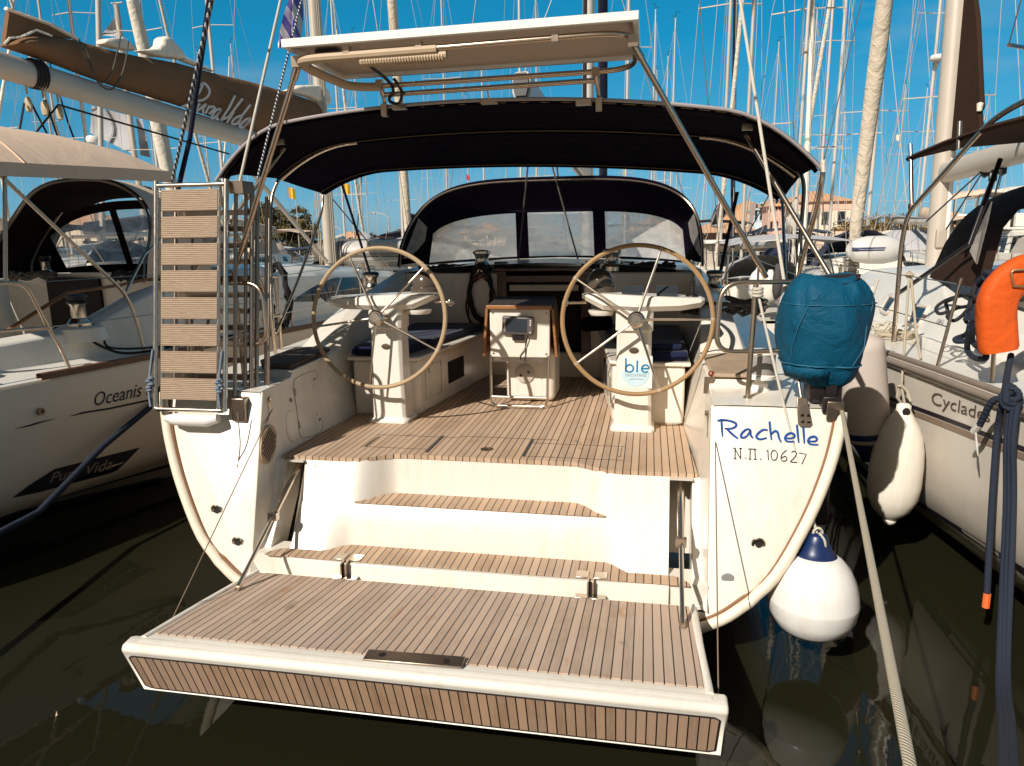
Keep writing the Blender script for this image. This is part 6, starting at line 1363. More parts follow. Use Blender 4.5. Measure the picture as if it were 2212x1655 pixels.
# ---------------- moored sailing yachts behind
def hull_rows(L_, B_, G=1.15, G1=1.45, n=11):
    rows = []
    for i in range(n):
        t = i/(n-1); y = -L_*.5+L_*t; hb = B_/2*(.86+.14*math.sin(min(1, t/.45)*math.pi/2))*(1-max(0, (t-.45)/.55)**2.2) if t < 1 else .02; g = G+(G1-G)*t
        rows.append([(hb, y, g), (hb*.99, y+.02*t, g*.55), (hb*.90, y, .12), (hb*.6, y, -.25), (0, y, -.4), (-hb*.6, y, -.25), (-hb*.90, y, .12), (-hb*.99, y, g*.55), (-hb, y, g)])
    return rows
def boat_proto(key, L_=12.5, B_=3.9, H=17., canvas='navy', genoa='genoa', cover='navys', hullm='gelw', mastm='alub', d=.058, nsp=2, details=True, genr=.075):
    r = thing('moored_sailing_yacht', 'x', 'sailing yacht', (0, 0, 0)); lo = dict(local=True)
    R_ = hull_rows(L_, B_); mb = MB().grid(R_); mb.poly(R_[0])
    h = build('hull', mb, hullm, r, smooth=50, **lo)
    if details:
        mb = MB()
        for s_ in (1, -1): mb.grid([[(s_*abs(q[0][0])*1.004+.0, q[0][1], q[0][2]-.16), (s_*abs(q[0][0])*1.004, q[0][1], q[0][2]-.24)] for q in R_[:-1]])
        build('hull_stripe', mb, 'bluev' if canvas != 'brownd' else 'bootd', h, smooth=60, **lo)
    mb = MB().grid([[(q[0][0]*k, q[0][1], q[0][2]+z) for k, z in ((1, 0), (.6, .05), (0, .08), (-.6, .05), (-1, 0))] for q in R_]); build('deck', mb, 'gelw', r, **lo)
    cb = []
    for t, w, z in ((.30, .33, .50), (.42, .34, .52), (.60, .28, .42), (.74, .16, .22), (.80, .05, .02)):
        y = -L_*.5+L_*t; g = 1.15+.3*t; cb.append([(w*B_, y, g), (w*B_*.88, y, g+z), (0, y, g+z+.07), (-w*B_*.88, y, g+z), (-w*B_, y, g)])
    c = build('cabin', MB().grid(cb).poly(cb[0]), 'gelw', r, smooth=40, **lo)
    mb = MB()
    for s_ in (1, -1):
        for t0, t1 in ((.34, .44), (.47, .57), (.61, .68)):
            def cp_(t, v):
                for a, b in zip(cb, cb[1:]):
                    ya, yb = a[0][1], b[0][1]; y = -L_*.5+L_*t
                    if ya <= y <= yb: k = (y-ya)/(yb-ya); p = Vector(a[0]).lerp(Vector(b[0]), k); q = Vector(a[1]).lerp(Vector(b[1]), k); w_ = p.lerp(q, v); return Vector((s_*(w_.x+.012), w_.y, w_.z))
            mb.poly([cp_(t0, .3), cp_(t1, .3), cp_(t1, .75), cp_(t0, .75)])
    build('cabin_window', mb, 'glass', c, smooth=0, **lo)
    my = L_*.06
    m_ = build('mast', MB().lathe([(d, 1.6), (d, H*.6), (d*.75, H)], 8, (0, my, 0)), mastm, r, smooth=60, **lo)
    mb = MB(); sps = [H*.36, H*.62, H*.82][:nsp]
    for i, z in enumerate(sps): mb.beam((-1.25+.22*i, my-.3, z), (0, my, z), .05, .03); mb.beam((1.25-.22*i, my-.3, z), (0, my, z), .05, .03)
    build('spreader', mb, mastm, m_, **lo)
    mb = MB()
    for s_ in (1, -1):
        pts = [(s_*B_*.46, my-.4, 1.3)]+[(s_*(1.25-.22*i), my-.3, z) for i, z in enumerate(sps)]+[(0, my, H*.97)]; mb.tube(pts, .009, 4, cap=False); mb.tube([(s_*B_*.44, my-.7, 1.3), (0, my, sps[0])], .008, 4, cap=False)
    mb.tube([(0, -L_*.5, 1.2), (0, my, H)], .009, 4, cap=False); mb.tube([(0, L_*.5, 1.45), (0, my, H*.97)], .009, 4, cap=False)
    mb.tube([(.12, my-.05, 1.8), (.10, my-.02, H*.95)], .008, 4, cap=False)
    build('rigging', mb, 'alu', m_, smooth=0, merge=False, **lo)
    mb = MB().tube([(0, my, H), (0, my, H+.35)], .015, 5); mb.box((.12, my, H+.1), (.3, .02, .02)); mb.tube([(.0, my, H+.3), (-.3, my, H+.34)], .012, 4); build('masthead_unit', mb, 'black', m_, **lo)
    bm_ = build('boom', MB().tube([(0, my-.1, 2.75), (0, my-4.6, 2.85)], .09, 8), mastm, r, **lo)
    if cover: build('sail_cover', MB().tube([(0, my-.15, 3.25), (0, my-.6, 3.3), (0, my-2.4, 3.12), (0, my-4.5, 3.02)], [.13, .2, .19, .12], 10, sq=1.5), cover, bm_, smooth=60, **lo)
    if genoa: build('furled_genoa', MB().tube([(0, L_*.5-.25, 2.1), (0, L_*.36, H*.3), (0, L_*.2, H*.62), (0, my+.35, H*.94)], [genr*.7, genr, genr*.85, .03], 8), genoa, r, smooth=60, **lo)
    mb = MB().grid([[(x*1.5, y, z+.16*(1-x*x)) for x in (-1, -.7, 0, .7, 1)] for y, z in ((-L_*.46, 2.85), (-L_*.36, 2.95), (-L_*.24, 2.85))]); build('bimini', mb, canvas, r, smooth=60, **lo)
    mb = MB()
    for x in (-1.45, 1.45):
        for y0, y1 in ((-L_*.46, -L_*.36), (-L_*.24, -L_*.36)): mb.tube([(x, y0, 2.85), (x, y1, 1.25)], .02, 5)
    build('bimini_frame', mb, 'steel', r, smooth=60, **lo)
    mb = MB().grid([[(x*1.25, y, 1.55+zz_*(1-abs(x)**3)) for x in (-1, -.9, -.6, -.2, .2, .6, .9, 1)] for y, zz_ in ((-L_*.20, 1.0), (-L_*.14, .98), (-L_*.07, .35))]); build('sprayhood', mb, canvas, r, smooth=60, **lo)
    mb = MB()
    for s_ in (1, -1):
        prev = None
        for i, q in enumerate(R_[:-1]):
            p = Vector((s_*abs(q[0][0])*.97, q[0][1], q[0][2])); mb.tube([p, p+Vector((0, 0, .62))], .014, 4, cap=False)
            if prev is not None: mb.tube([prev+Vector((0, 0, .61)), p+Vector((0, 0, .61))], .008, 4, cap=False); mb.tube([prev+Vector((0, 0, .3)), p+Vector((0, 0, .3))], .008, 4, cap=False)
            prev = p
    build('guard_rail', mb, 'steel', r, smooth=0, merge=False, **lo)
    return r
protos = dict(
 a=boat_proto('a'), b=boat_proto('b', 11.2, 3.7, 15.2, 'navyt', 'sail', 'sail', nsp=2, d=.052), c=boat_proto('c', 14., 4.3, 19.5, 'tan', 'genoa', 'tan', nsp=3, d=.072),
 d=boat_proto('d', 12., 3.9, 16.2, 'brownd', 'navys', 'navys', 'gelw', 'alu', nsp=2), e=boat_proto('e', 12.8, 4., 17.6, 'silver', 'sail', None, 'gelw', 'alu', nsp=2, d=.052))
used = set()
def place(key, U, y, top=None, rz=0., label='', group=None, lean=0.):
    p = protos[key]; o = p if key not in used else copy_tree(p); used.add(key)
    x = at(U, 505, y=y).x; H = {'a': 17., 'b': 15.2, 'c': 19.5, 'd': 16.2, 'e': 17.6}[key]; L_ = {'a': 12.5, 'b': 11.2, 'c': 14., 'd': 12., 'e': 12.8}[key]
    s = 1. if top is None else max(.6, at(U, top, y=y).z/H)
    o.rotation_euler = (0, lean, rz); o.scale = (min(s, 1.15), min(s, 1.15), s); my = L_*.06*min(s, 1.15)
    o.location = (x+math.sin(rz)*my, y-math.cos(rz)*my, 0); o['label'] = label
    o['group'] = group or 'sailing yachts moored behind'
    return o
PI = math.pi
NAMED = [
 ('c', 23, 26, None, .1, 'yacht whose mast stands at the left edge, under the left boom'),
 ('e', 150, 30, None, PI, 'yacht whose slim mast rises behind the tan canopy of the left yacht'),
 ('c', 212, 29, None, PI+.1, 'tall masted yacht behind the white sail folds at left'),
 ('a', 355, 27, None, .05, 'yacht with tall mast right of the white folds on the brown sail cover'),
 ('c', 492, 32, None, PI, 'yacht with wide spreaders seen above the brown sail cover lettering'),
 ('b', 533, 62, 92, PI, 'yacht whose masthead ends just above the brown sail cover, right one of two'),
 ('b', 463, 66, 110, 0, 'yacht whose masthead ends just above the brown sail cover, left one of two'),
 ('d', 139, 50, 42, 0, 'yacht whose masthead shows between the brown cover flap and the white folds'),
 ('e', 784, 45, 70, PI, 'yacht whose mast top just reaches the solar panel edge at its left part'),
 ('a', 870, 31, None, PI-.25, 'tall masted yacht left of the beige furled sail behind the solar panel'),
 ('e', 968, 40, None, .05, 'tall masted yacht behind the middle of the solar panel'),
 ('c', 1126, 42, None, PI, 'yacht with twin looking mast lines right of the solar panel middle'),
 ('e', 1160, 48, None, 0, 'tall masted yacht just left of the boom seen under the solar panel'),
 ('a', 1349, 34, None, PI, 'tall masted yacht right beside the right end of the solar panel'),
 ('b', 1445, 44, 40, PI, 'yacht whose masthead shows in open sky right of the solar panel'),
 ('d', 1410, 74, 152, 0, 'small masted yacht showing just above the navy bimini, right of the slanting strut'),
 ('d', 1556, 27, None, PI-.02, 'yacht with navy furled sail and wide spreaders above the right part of the bimini'),
 ('a', 1404, 52, None, .05, 'yacht with mast seen through the gap between bimini and sprayhood, left of the strut foot'),
 ('b', 1432, 57, None, PI, 'yacht with mast seen through the gap right of the sprayhood top'),
 ('e', 1733, 42, 22, 0, 'yacht with masthead at the top edge of the picture over the bimini corner'),
 ('a', 1764, 35, None, PI, 'tall masted yacht directly above the right bimini corner'),
 ('b', 1790, 25, None, .1, 'yacht with white furled sail standing right of the bimini corner'),
 ('c', 1872, 31, None, PI+.1, 'yacht with white mast behind the beige furled sail of the right yacht'),
 ('c', 1982, 38, None, .02, 'yacht with a white radome on its mast, left of the right yacht mast'),
 ('e', 2026, 24, None, PI, 'yacht with slim white mast touching the right yacht mast')]
BO = {}
for k, U, y, top, rz, lb in NAMED:
    BO[U] = place(k, U, y, top, rz, lb)
    if U in (1733, 1764, 1790, 1872, 1404, 1432):
        for ch in list(BO[U].children):
            if ch.name.startswith(('boom', 'bimini')) and BO[U] not in protos.values():
                for g in list(ch.children): bpy.data.objects.remove(g)
                bpy.data.objects.remove(ch)
    if U not in (1556, 1790, 150, 533):
        q_ = [ch for ch in BO[U].children if ch.name.startswith('furled')]
        if q_ and BO[U] not in protos.values(): bpy.data.objects.remove(q_[0])
rnd = random.Random(11); keys = 'abcde'
slots = [60+i*50+rnd.uniform(-16, 16) for i in range(43)]
for i, U in enumerate(slots):
    y = 60+rnd.random()*22 if i % 4 else 46+rnd.random()*12
    if i % 3 == 0 and (U < 330 or U > 1640): y += 18
    k = keys[rnd.randrange(5)]; o = place(k, U, y, None, rnd.choice((0, PI))+rnd.uniform(-.15, .15), 'small far sailing yacht with bare mast in the forest of masts behind', 'sailing yachts in the far rows'); s = rnd.uniform(.60, .88); o.scale = (s, s, s)
    for ch in list(o.children):
        if ch.name.startswith('furled') and rnd.random() < .8 and len(used) == 5 and o not in protos.values(): bpy.data.objects.remove(ch)
# extras on named boats
def onboat(name, mb, mat, U, lab, cat, group=None):
    o = build(name, mb, mat, None, smooth=60); return tag(o, lab, cat, group)
o = BO[1982]; p = Vector((at(1982, 505, y=38).x, 38, at(1978, 132, y=38).z))
mb = MB().lathe([(0, -.16), (.24, -.14), (.33, -.04), (.33, .04), (.29, .12), (0, .15)], 18, p+Vector((0, -.35, 0))); mb.beam(p+Vector((0, -.35, -.2)), p+Vector((0, 0, -.45)), .12, .12); tag(build('radome', mb, 'white', None, smooth=50), 'white round radar dome high on a mast at right', 'radome')
# striped rope wound on the navy sail sleeve
mb = MB(); c0, c1 = at(1574, 505, y=25.6), at(1572, 560, y=25.6)
# furled sails standing on their own forestays near by
mb = MB(); mb.tube([at(1836, 640, y=15.6), at(1850, 470, y=15.4), at(1872, 300, y=15.), at(1893, 140, y=14.6), at(1918, -60, y=14.1), at(1935, -200, y=13.7)], [.06, .12, .13, .145, .13, .10], 14); g_ = build('furled_genoa', mb, 'genoa', RY, smooth=60)
mb = MB()
for i in range(9):
    a = at(1838+3*i*.5, 590-12*i, y=15.5); mb.tube([a+Vector((.13*math.cos(q), .13*math.sin(q), .05*q/6)) for q in [2*PI*j/12 for j in range(12)]], .012, 5, closed=True)
mb.tube([at(1868, 400, y=14.9)+Vector((-.1, -.1, 0)), at(1862, 440, y=14.9)+Vector((-.15, -.13, 0)), at(1872, 470, y=14.9)+Vector((0, -.15, 0))], .012, 5)
build('sail_lashing', mb, 'ropel', g_, smooth=60)
gs = thing('moored_sailing_yacht', 'yacht with fat white furled sail leaning beside the folds of the brown sail cover', 'sailing yacht', tuple(at(372, 520, y=19)), 0, 'sailing yachts moored behind')
mb = MB(); mb.tube([at(376, 430, y=19), at(366, 390, y=19), at(340, 260, y=18.6), at(316, 130, y=18.2), at(288, 10, y=17.8), at(262, -120, y=17.4)], [.12, .19, .20, .17, .15, .12], 14); build('furled_genoa', mb, 'sail', gs, smooth=60)
h_ = hull_rows(12, 3.9); c_ = at(330, 520, y=22); M4 = Matrix.Translation((c_.x, c_.y+1.5, 0))@Matrix.Rotation(-2.6, 4, 'Z')
mb = MB().grid([[M4@Vector(p) for p in r] for r in h_]); mb.poly([M4@Vector(p) for p in h_[0]]); build('hull', mb, 'gelw', gs, smooth=50)
mb = MB().tube([at(222, 520, y=23), at(212, 0, y=23), at(205, -300, y=23)], .09, 10); build('mast', mb, 'alub', gs, smooth=60)
gs = thing('moored_sailing_yacht', 'yacht with thin grey sail half hoisted on a dark mast behind the brown sail cover', 'sailing yacht', tuple(at(280, 520, y=30)), 0, 'sailing yachts moored behind')
z1p = lambda x, y, Y: at(*zz(0, 0, 2.207, x, y), y=Y)
mb = MB().tube([at(318, 520, y=30), z1p(1115, 1280, 30), z1p(1075, 960, 30), z1p(985, 200, 30), z1p(965, 45, 30)], .13, 10); mb.box(z1p(965, 38, 30)+Vector((.05, 0, .05)), (.55, .1, .04)); build('mast', mb, 'alu', gs, smooth=60)
def sailpoly(pts, Y, n=6):
    P = [z1p(x, y, Y) for x, y in pts]; a, b, c, d = P; return [[(a.lerp(b, i/n)).lerp(d.lerp(c, i/n), j/n)+Vector((0, .25*math.sin(PI*i/n)*math.sin(PI*j/n), 0)) for j in range(n+1)] for i in range(n+1)]
mb = MB().grid(sailpoly([(760, 880), (1062, 960), (1110, 1285), (748, 1105)], 29.9)); mb.grid(sailpoly([(965, 130), (972, 130), (1000, 310), (838, 295)], 29.9)); build('hanging_sail', mb, 'sailg', gs, smooth=60)
mb = MB().grid(sailpoly([(1130, 985), (1180, 990), (1250, 1310), (1165, 1290)], 31)); build('hanging_sail', mb, 'sailg', gs, smooth=60)
mb = MB(); M4 = Matrix.Translation((at(318, 520, y=30).x+.5, 31, 0)); mb.grid([[M4@Vector(p) for p in r] for r in h_]); build('hull', mb, 'gelw', gs, smooth=50)
mb = MB().lathe([(0, -.15), (.28, -.13), (.33, 0), (.28, .12), (0, .15)], 16, z1p(785, 1160, 27)); mb.tube([z1p(785, 1170, 27), z1p(790, 1300, 27)], .05, 6); tag(build('radome', mb, 'white', None, smooth=50), 'white radar dome on a short pole above the tan canopy at left', 'radome')
# ---------------- inflatable dinghies
dc = at(835, 548, y=13.0); D = thing('inflatable_dinghy', 'grey inflatable dinghy lying upturned on the foredeck of the left yacht', 'dinghy', tuple(dc))
ax = Vector((.97, .24, -.02)).normalized(); px = Vector((-.24, .97, 0))
for k, mt in ((0, 'hyp'), (1, 'hypd')):
    o_ = dc+px*(.75*k)-ax*(.45*k)+Vector((0, 0, .02*k)); mb = MB().tube([o_-ax*1.08, o_-ax*1.02, o_-ax*.9, o_-ax*.3, o_+ax*.35, o_+ax*.85, o_+ax*1.25, o_+ax*1.5], [.03, .14, .225, .245, .245, .225, .17, .09], 20); tb = build('dinghy_tube', mb, mt, D, smooth=60)
    mb = MB()
    for dx in (-.86, -.80): mb.tube([o_+ax*dx+(px*math.cos(a)+Vector((0, 0, 1))*math.sin(a))*(.236 if dx > -.84 else .231) for a in [2*PI*i/20 for i in range(20)]], .008, 5, closed=True)
    for dz in (-.03, 0, .03): mb.tube([o_+ax*dx-px*(r_+.002)+Vector((0, 0, dz-.02)) for dx, r_ in ((-.8, .236), (-.3, .243), (.35, .243), (.85, .223), (1.25, .168))], .007, 5)
    build('dinghy_stripe', mb, 'black', tb, smooth=60)
build('dinghy_floor', MB().box(dc+px*.37+ax*.1+Vector((0, 0, -.05)), (1.9, .6, .08), rz=math.atan2(ax.y, ax.x)), 'hypd', D)
dc = at(1892, 540, y=13.4); D = thing('inflatable_dinghy', 'rolled light grey inflatable with navy stripes on the foredeck of the right yacht', 'dinghy', tuple(dc))
mb = MB().tube([dc+Vector((x, x*.15, 0)) for x in (-.50, -.47, -.36, -.15, .12, .32, .43, .47)], [.02, .10, .19, .235, .24, .20, .11, .02], 22); tb = build('dinghy_tube', mb, 'hypl', D, smooth=60)
mb = MB()
for dz in (0, .035): 
    mb.grid([[dc+Vector((x, x*.15-math.sqrt(max(1e-4, (r_+.004)**2-(dz+w_-.01)**2)), dz+w_-.01)) for x, r_ in ((-.44, .125), (-.36, .19), (-.15, .235), (.05, .238), (.2, .225))] for w_ in (0, .022)])
build('dinghy_stripe', mb, 'bluev', tb, smooth=60)
tag(build('tarpaulin', MB().grid([[at(u, v_, y=15+dy) for u, v_, dy in r] for r in ([(752, 545, 0), (770, 520, .4), (787, 502, .8)], [(775, 560, 0), (790, 535, .3), (800, 510, .8)], [(808, 560, .6), (808, 540, .8), (805, 512, 1.)])]), 'silver', None, solid=.02), 'pale grey peaked tarpaulin behind the left steering wheel', 'tarpaulin')
# ---------------- motor yachts
def motor_yacht(label, U, y, w, rz, fly=True, canvas=None, s=1.):
    r = thing('motor_yacht', label, 'motor yacht', tuple(Vector((at(U, 505, y=y).x, y, 0))), rz, 'motor yachts moored at right'); lo = dict(local=True)
    R_ = [[(a*s, b*s, c*s*1.25) for a, b, c in q] for q in hull_rows(12, 4.2, 1.3, 1.9)]
    h = build('hull', MB().grid(R_).poly(R_[0]), 'gelw', r, smooth=50, **lo)
    build('deck', MB().grid([[(q[0][0]*k, q[0][1], q[0][2]) for k in (1, 0, -1)] for q in R_]), 'gelw', r, **lo)
    mb = MB(); rows = [[(x*s*k, y_*s, z*s) for x, y_ in ((-1.75, -3.6), (1.75, -3.6), (1.75, 1.6), (1.1, 2.8), (-1.1, 2.8), (-1.75, 1.6))] for z, k in ((1.5, 1), (3.1, .88))]; mb.grid(rows, True); mb.f.append(tuple(range(6, 12)))
    c = build('deckhouse', mb, 'gelw', r, smooth=30, bevel=.05, **lo)
    mb = MB()
    def wl(i, a, b, z0, z1_, o=.015):
        p0, p1 = Vector(rows[0][i]), Vector(rows[0][(i+1) % 6]); q0, q1 = Vector(rows[1][i]), Vector(rows[1][(i+1) % 6]); n_ = (p1-p0).cross(q0-p0).normalized()*o
        f = lambda u, v: p0.lerp(p1, u).lerp(q0.lerp(q1, u), v)+n_
        mb.poly([f(a, z0), f(b, z0), f(b, z1_), f(a, z1_)])
    for i, sp_ in ((0, ((.08, .36), (.40, .62), (.66, .92))), (1, ((.05, .45), (.5, .95))), (2, ((.08, .92),)), (3, ((.05, .48), (.52, .95))), (4, ((.08, .92),)), (5, ((.05, .5), (.55, .95)))):
        for a, b in sp_: wl(i, a, b, .40, .85)
    build('window', mb, 'glass', c, smooth=0, **lo)
    if fly:
        mb = MB().box((0, -1.1*s, 3.18*s), (3.5*s, 5.2*s, .12*s)); mb.box((0, 1.1*s, 3.55*s), (2.6*s, .3*s, .6*s)); mb.box((-1.45*s, -.8*s, 3.45*s), (.12*s, 3.6*s, .5*s)); mb.box((1.45*s, -.8*s, 3.45*s), (.12*s, 3.6*s, .5*s)); build('flybridge', mb, 'gelw', r, bevel=.05, **lo)
        mb = MB()
        for x in (-1.4, 1.4): mb.tube([(x*s, -3.0*s, 3.2*s), (x*s, -2.6*s, 4.8*s)], .05*s, 6); mb.tube([(x*s, .6*s, 3.5*s), (x*s, .2*s, 4.75*s)], .03*s, 6)
        build('canopy_frame', mb, 'steel', r, **lo)
        mb = MB().grid([[(x*1.6*s, y_*s, (4.8+.25*(1-x*x)+z)*s) for x in (-1, -.6, 0, .6, 1)] for y_, z in ((-3.4, -.15), (-2.8, 0), (-1, .1), (.5, 0), (1, -.2))]); build('canopy', mb, canvas or 'sail', r, smooth=60, solid=.04, **lo)
    mb = MB()
    for s_ in (1, -1):
        prev = None
        for q in R_[3:-1]:
            p = Vector((s_*abs(q[0][0])*.97, q[0][1], q[0][2])); mb.tube([p, p+Vector((0, 0, .7*s))], .02, 5)
            if prev is not None: mb.tube([prev+Vector((0, 0, .7*s)), p+Vector((0, 0, .7*s))], .02, 5)
            prev = p
    build('guard_rail', mb, 'steel', r, smooth=60, merge=False, **lo)
    return r
motor_yacht('motor yacht with beige canopy behind the boom of the right yacht', 2120, 34, 3, PI-.25, True, 'tan', .82)
motor_yacht('white flybridge motor yacht in front of the cream building', 1760, 44, 3, PI+.35, True, 'sail', .52)
motor_yacht('white motor yacht with dark windows beside the bimini leg at right', 1690, 36, 3, PI-.2, True, 'silver', .48)
motor_yacht('white motor yacht in front of the golden bushes at right', 1930, 46, 3, PI+.1, True, 'sail', .5)
motor_yacht('large motor yacht far right behind the brown canopy', 2230, 30, 3, PI, True, 'sail', .8)
motor_yacht('white motor yacht with navy canopy right of the sprayhood', 1520, 40, 3, PI-.1, True, 'navy', .45)
# cabin cruiser with grey canvas enclosure
cc = at(1610, 505, y=24); r = thing('cabin_cruiser', 'cabin cruiser with greyish canvas enclosure seen right of the sprayhood', 'cabin cruiser', (cc.x, 24, 0))
M4 = Matrix.Translation((cc.x, 26.2, 0))@Matrix.Rotation(PI-.05, 4, 'Z')
hr = [[M4@Vector((a*.95, b*.7, c*.9)) for a, b, c in q] for q in hull_rows(12, 4., 1.3, 1.7)]
build('hull', MB().grid(hr).poly(hr[0]), 'gelw', r, smooth=50)
build('deck', MB().grid([[q[0], q[0].lerp(q[-1], .5)+Vector((0, 0, .06)), q[-1]] for q in hr]), 'gelw', r)
mb = MB(); rows = [[(cc.x+x*k, 24.2+y_, z) for x, y_ in ((-1.25, 0), (1.25, 0), (1.3, 3.2), (-1.3, 3.2))] for z, k in ((1.0, 1.05), (2.15, .88))]; mb.grid(rows, True); mb.f.append((4, 5, 6, 7)); en = build('canvas_enclosure', mb, plain('greige_canvas', (.44, .37, .30), .9), r, bevel=.05)
mb = MB().box((cc.x-.32, 24.17, 1.68), (.95, .02, .52), rot=Matrix.Rotation(-.05, 3, 'X')); mb.box((cc.x+.72, 24.17, 1.68), (.5, .02, .5), rot=Matrix.Rotation(-.05, 3, 'X')); build('window', mb, 'glass', en)
build('hardtop', MB().box((cc.x+.1, 25.6, 2.24), (2.7, 3.4, .12)), 'gelw', r, bevel=.05)
# nearer white yachts behind the right rail and behind the left yacht
nb = copy_tree(protos['b']); nb.location = (at(1745, 505, y=19.5).x, 21.5, 0); nb.rotation_euler = (0, 0, PI-.12); nb.scale = (.86, .86, .86); tag(nb, 'white yacht with blue portlights lying behind the blue outboard cover', 'sailing yacht', 'sailing yachts moored behind')
nb = copy_tree(protos['b']); nb.location = (at(600, 505, y=20).x, 24.5, 0); nb.rotation_euler = (0, 0, .15); nb.scale = (.74, .74, .74); tag(nb, 'yacht with dark blue sprayhood in front of the trees at left', 'sailing yacht', 'sailing yachts moored behind')
nb = copy_tree(protos['e']); nb.location = (at(1655, 505, y=15.5).x, 18.5, 0); nb.rotation_euler = (0, 0, .06); nb.scale = (.8, .8, .8); tag(nb, 'white yacht just behind the right pushpit rail of the middle yacht', 'sailing yacht', 'sailing yachts moored behind')
for U, V, y, mt, lb in ((1637, 615, 13.5, 'fender', 'round white fender seen above the right pushpit'), (1662, 622, 13.2, 'fenderc', 'cream fender between two others above the right pushpit'), (1678, 610, 13.0, 'rubber', 'dark slim fender above the right pushpit'), (1708, 665, 10.5, 'fender', 'white fender with blue top peeping over left of the outboard cover')):
    c = at(U, V, y=y); R_ = .16 if mt != 'rubber' else .075
    T = thing('yacht_fender', lb, 'fender', tuple(c), 0, 'fenders hung between the yachts')
    build('fender_body', MB().lathe([(0, -.30), (R_*.6, -.27), (R_, -.15), (R_, .10), (R_*.75, .20), (.05, .27), (.04, .31), (0, .32)], 20, c), mt, T, smooth=60)
    if 'blue' in lb: build('fender_cap', MB().lathe([(R_*.80, .185), (R_*.6, .24), (.055, .29), (.045, .33), (0, .335)], 16, c), 'cyanlet', T, smooth=60)
# ---------------- buildings on the far quay
def tiles(name, c):
    n = N(name); sp_ = n.new('ShaderNodeSeparateXYZ'); n.link(n.tc.outputs['Object'], sp_.inputs[0])
    s_ = n.math('SINE', n.math('MULTIPLY', sp_.outputs['X'], 2*PI/.42)); f = n.noise(n.map(), 1.2, 4)
    n.base(n.mix(n.math('MULTIPLY_ADD', s_, .25, .5), tuple(q*.62 for q in c), c)); n.set(Roughness=.85); n.bump(s_, .5, .05); return n.m
MT['tile'] = tiles('terracotta_tiles', (.70, .38, .20))
for k, c in (('cream', (.82, .68, .50)), ('peach', (.80, .50, .37)), ('pink', (.76, .44, .34)), ('ltblue', (.52, .66, .70)), ('ochre', (.74, .52, .30))): MT[k] = plain('wall_'+k, c, .9, 0, .06, .6)
MT['shutter'] = plain('window_dark', (.10, .07, .06), .4); MT['shutterr'] = plain('shutter_rust', (.42, .15, .09), .6); MT['shutb'] = plain('shutter_blue', (.30, .48, .56), .5)
def house(label, U0, U1, Vt, y, depth, wall, roofk='hip', rise=1.6, wins=(), side=None, zb=1.0, trim=None, winm='shutter', rz=0):
    a, b = at(U0, 505, y=y), at(U1, 505, y=y); zt_ = at((U0+U1)/2, Vt, y=y).z; w = b.x-a.x; cx = (a.x+b.x)/2
    t = thing('house', label, 'building', (cx, y, zb), rz, 'houses along the far quay'); lo = dict(local=True)
    W_ = build('wall', MB().box((0, depth/2, (zt_-zb)/2), (w, depth, zt_-zb)), wall, t, **lo)
    if side: build('side_wall', MB().box((-w/2-.02, depth/2, (zt_-zb)/2), (.06, depth+.02, zt_-zb-.02)), side, t, **lo)
    if trim: build('cornice', MB().box((0, depth/2, zt_-zb-.5), (w+.12, depth+.12, 1.0)), trim, t, **lo)
    e = .45; H = zt_-zb
    if roofk == 'hip':
        mb = MB(); r0 = [(-w/2-e, -e, H), (w/2+e, -e, H), (w/2+e, depth+e, H), (-w/2-e, depth+e, H)]; k = min(w, depth)*.42
        if w >= depth: rd_ = [(-w/2+k, depth/2, H+rise), (w/2-k, depth/2, H+rise)]; mb.add(r0+rd_, [(0, 1, 5, 4), (1, 2, 5), (2, 3, 4, 5), (3, 0, 4), (0, 3, 2, 1)])
        else: rd_ = [(0, k, H+rise), (0, depth-k, H+rise)]; mb.add(r0+rd_, [(0, 1, 4), (1, 2, 5, 4), (2, 3, 5), (3, 0, 4, 5), (0, 3, 2, 1)])
    elif roofk == 'gable':
        mb = MB().add([(-w/2-e, -e, H), (0, -e, H+rise), (w/2+e, -e, H), (-w/2-e, depth+e, H), (0, depth+e, H+rise), (w/2+e, depth+e, H)], [(0, 1, 4, 3), (1, 2, 5, 4), (0, 2, 1), (3, 4, 5), (0, 3, 5, 2)])
    else: mb = MB().box((0, depth/2, H+.1), (w+.5, depth+.5, .2))
    build('roof', mb, 'tile' if roofk != 'flat' else wall, t, smooth=0, **lo)
    for fx, z, ww, hh in wins:
        mb = MB().box((fx*w, -.03, z), (ww, .06, hh)); f = build('window', mb, 'shutterr' if winm == 'rust' else winm, t, **lo)
        build('window_pane', MB().box((fx*w, -.05, z), (ww*.8, .06, hh*.85)), 'glass', f, **lo)
    return t
house('cream building with terracotta hipped roof and pink side behind the bimini legs', 1690, 1836, 436, 96, 16, 'cream', 'hip', 1.5, ((-.15, 3.2, .9, 1.6), (.12, 3.2, .9, 1.6), (.35, 3.2, .9, 1.6)), 'pink', trim='peach')
house('salmon pink house front with rust shutters left of the cream building', 1656, 1689, 446, 95, 14, 'pink', 'hip', 1.0, ((-.28, 5.0, .28, 1.7), (0, 5.0, .28, 1.7), (.28, 5.0, .28, 1.7), (-.25, 2.3, .28, 1.3), (.1, 2.3, .28, 1.3)), winm='rust')
house('narrow pale blue house between the pink one and the orange roofs', 1624, 1655, 454, 100, 10, 'ltblue', 'flat', .3, ((-.3, 4.2, .35, 2.4), (.05, 4.2, .35, 2.4), (.3, 2.2, .35, 1.2)), winm='shutb')
house('low cream shop building with long orange tiled roof right of the sprayhood', 1488, 1640, 503, 88, 7, 'cream', 'hip', 1.35, ((-.4, 1.1, 1.0, .9), (-.1, 1.1, 1.2, .9), (.2, 1.1, 1.0, .9), (.4, 1.1, .8, .9)))
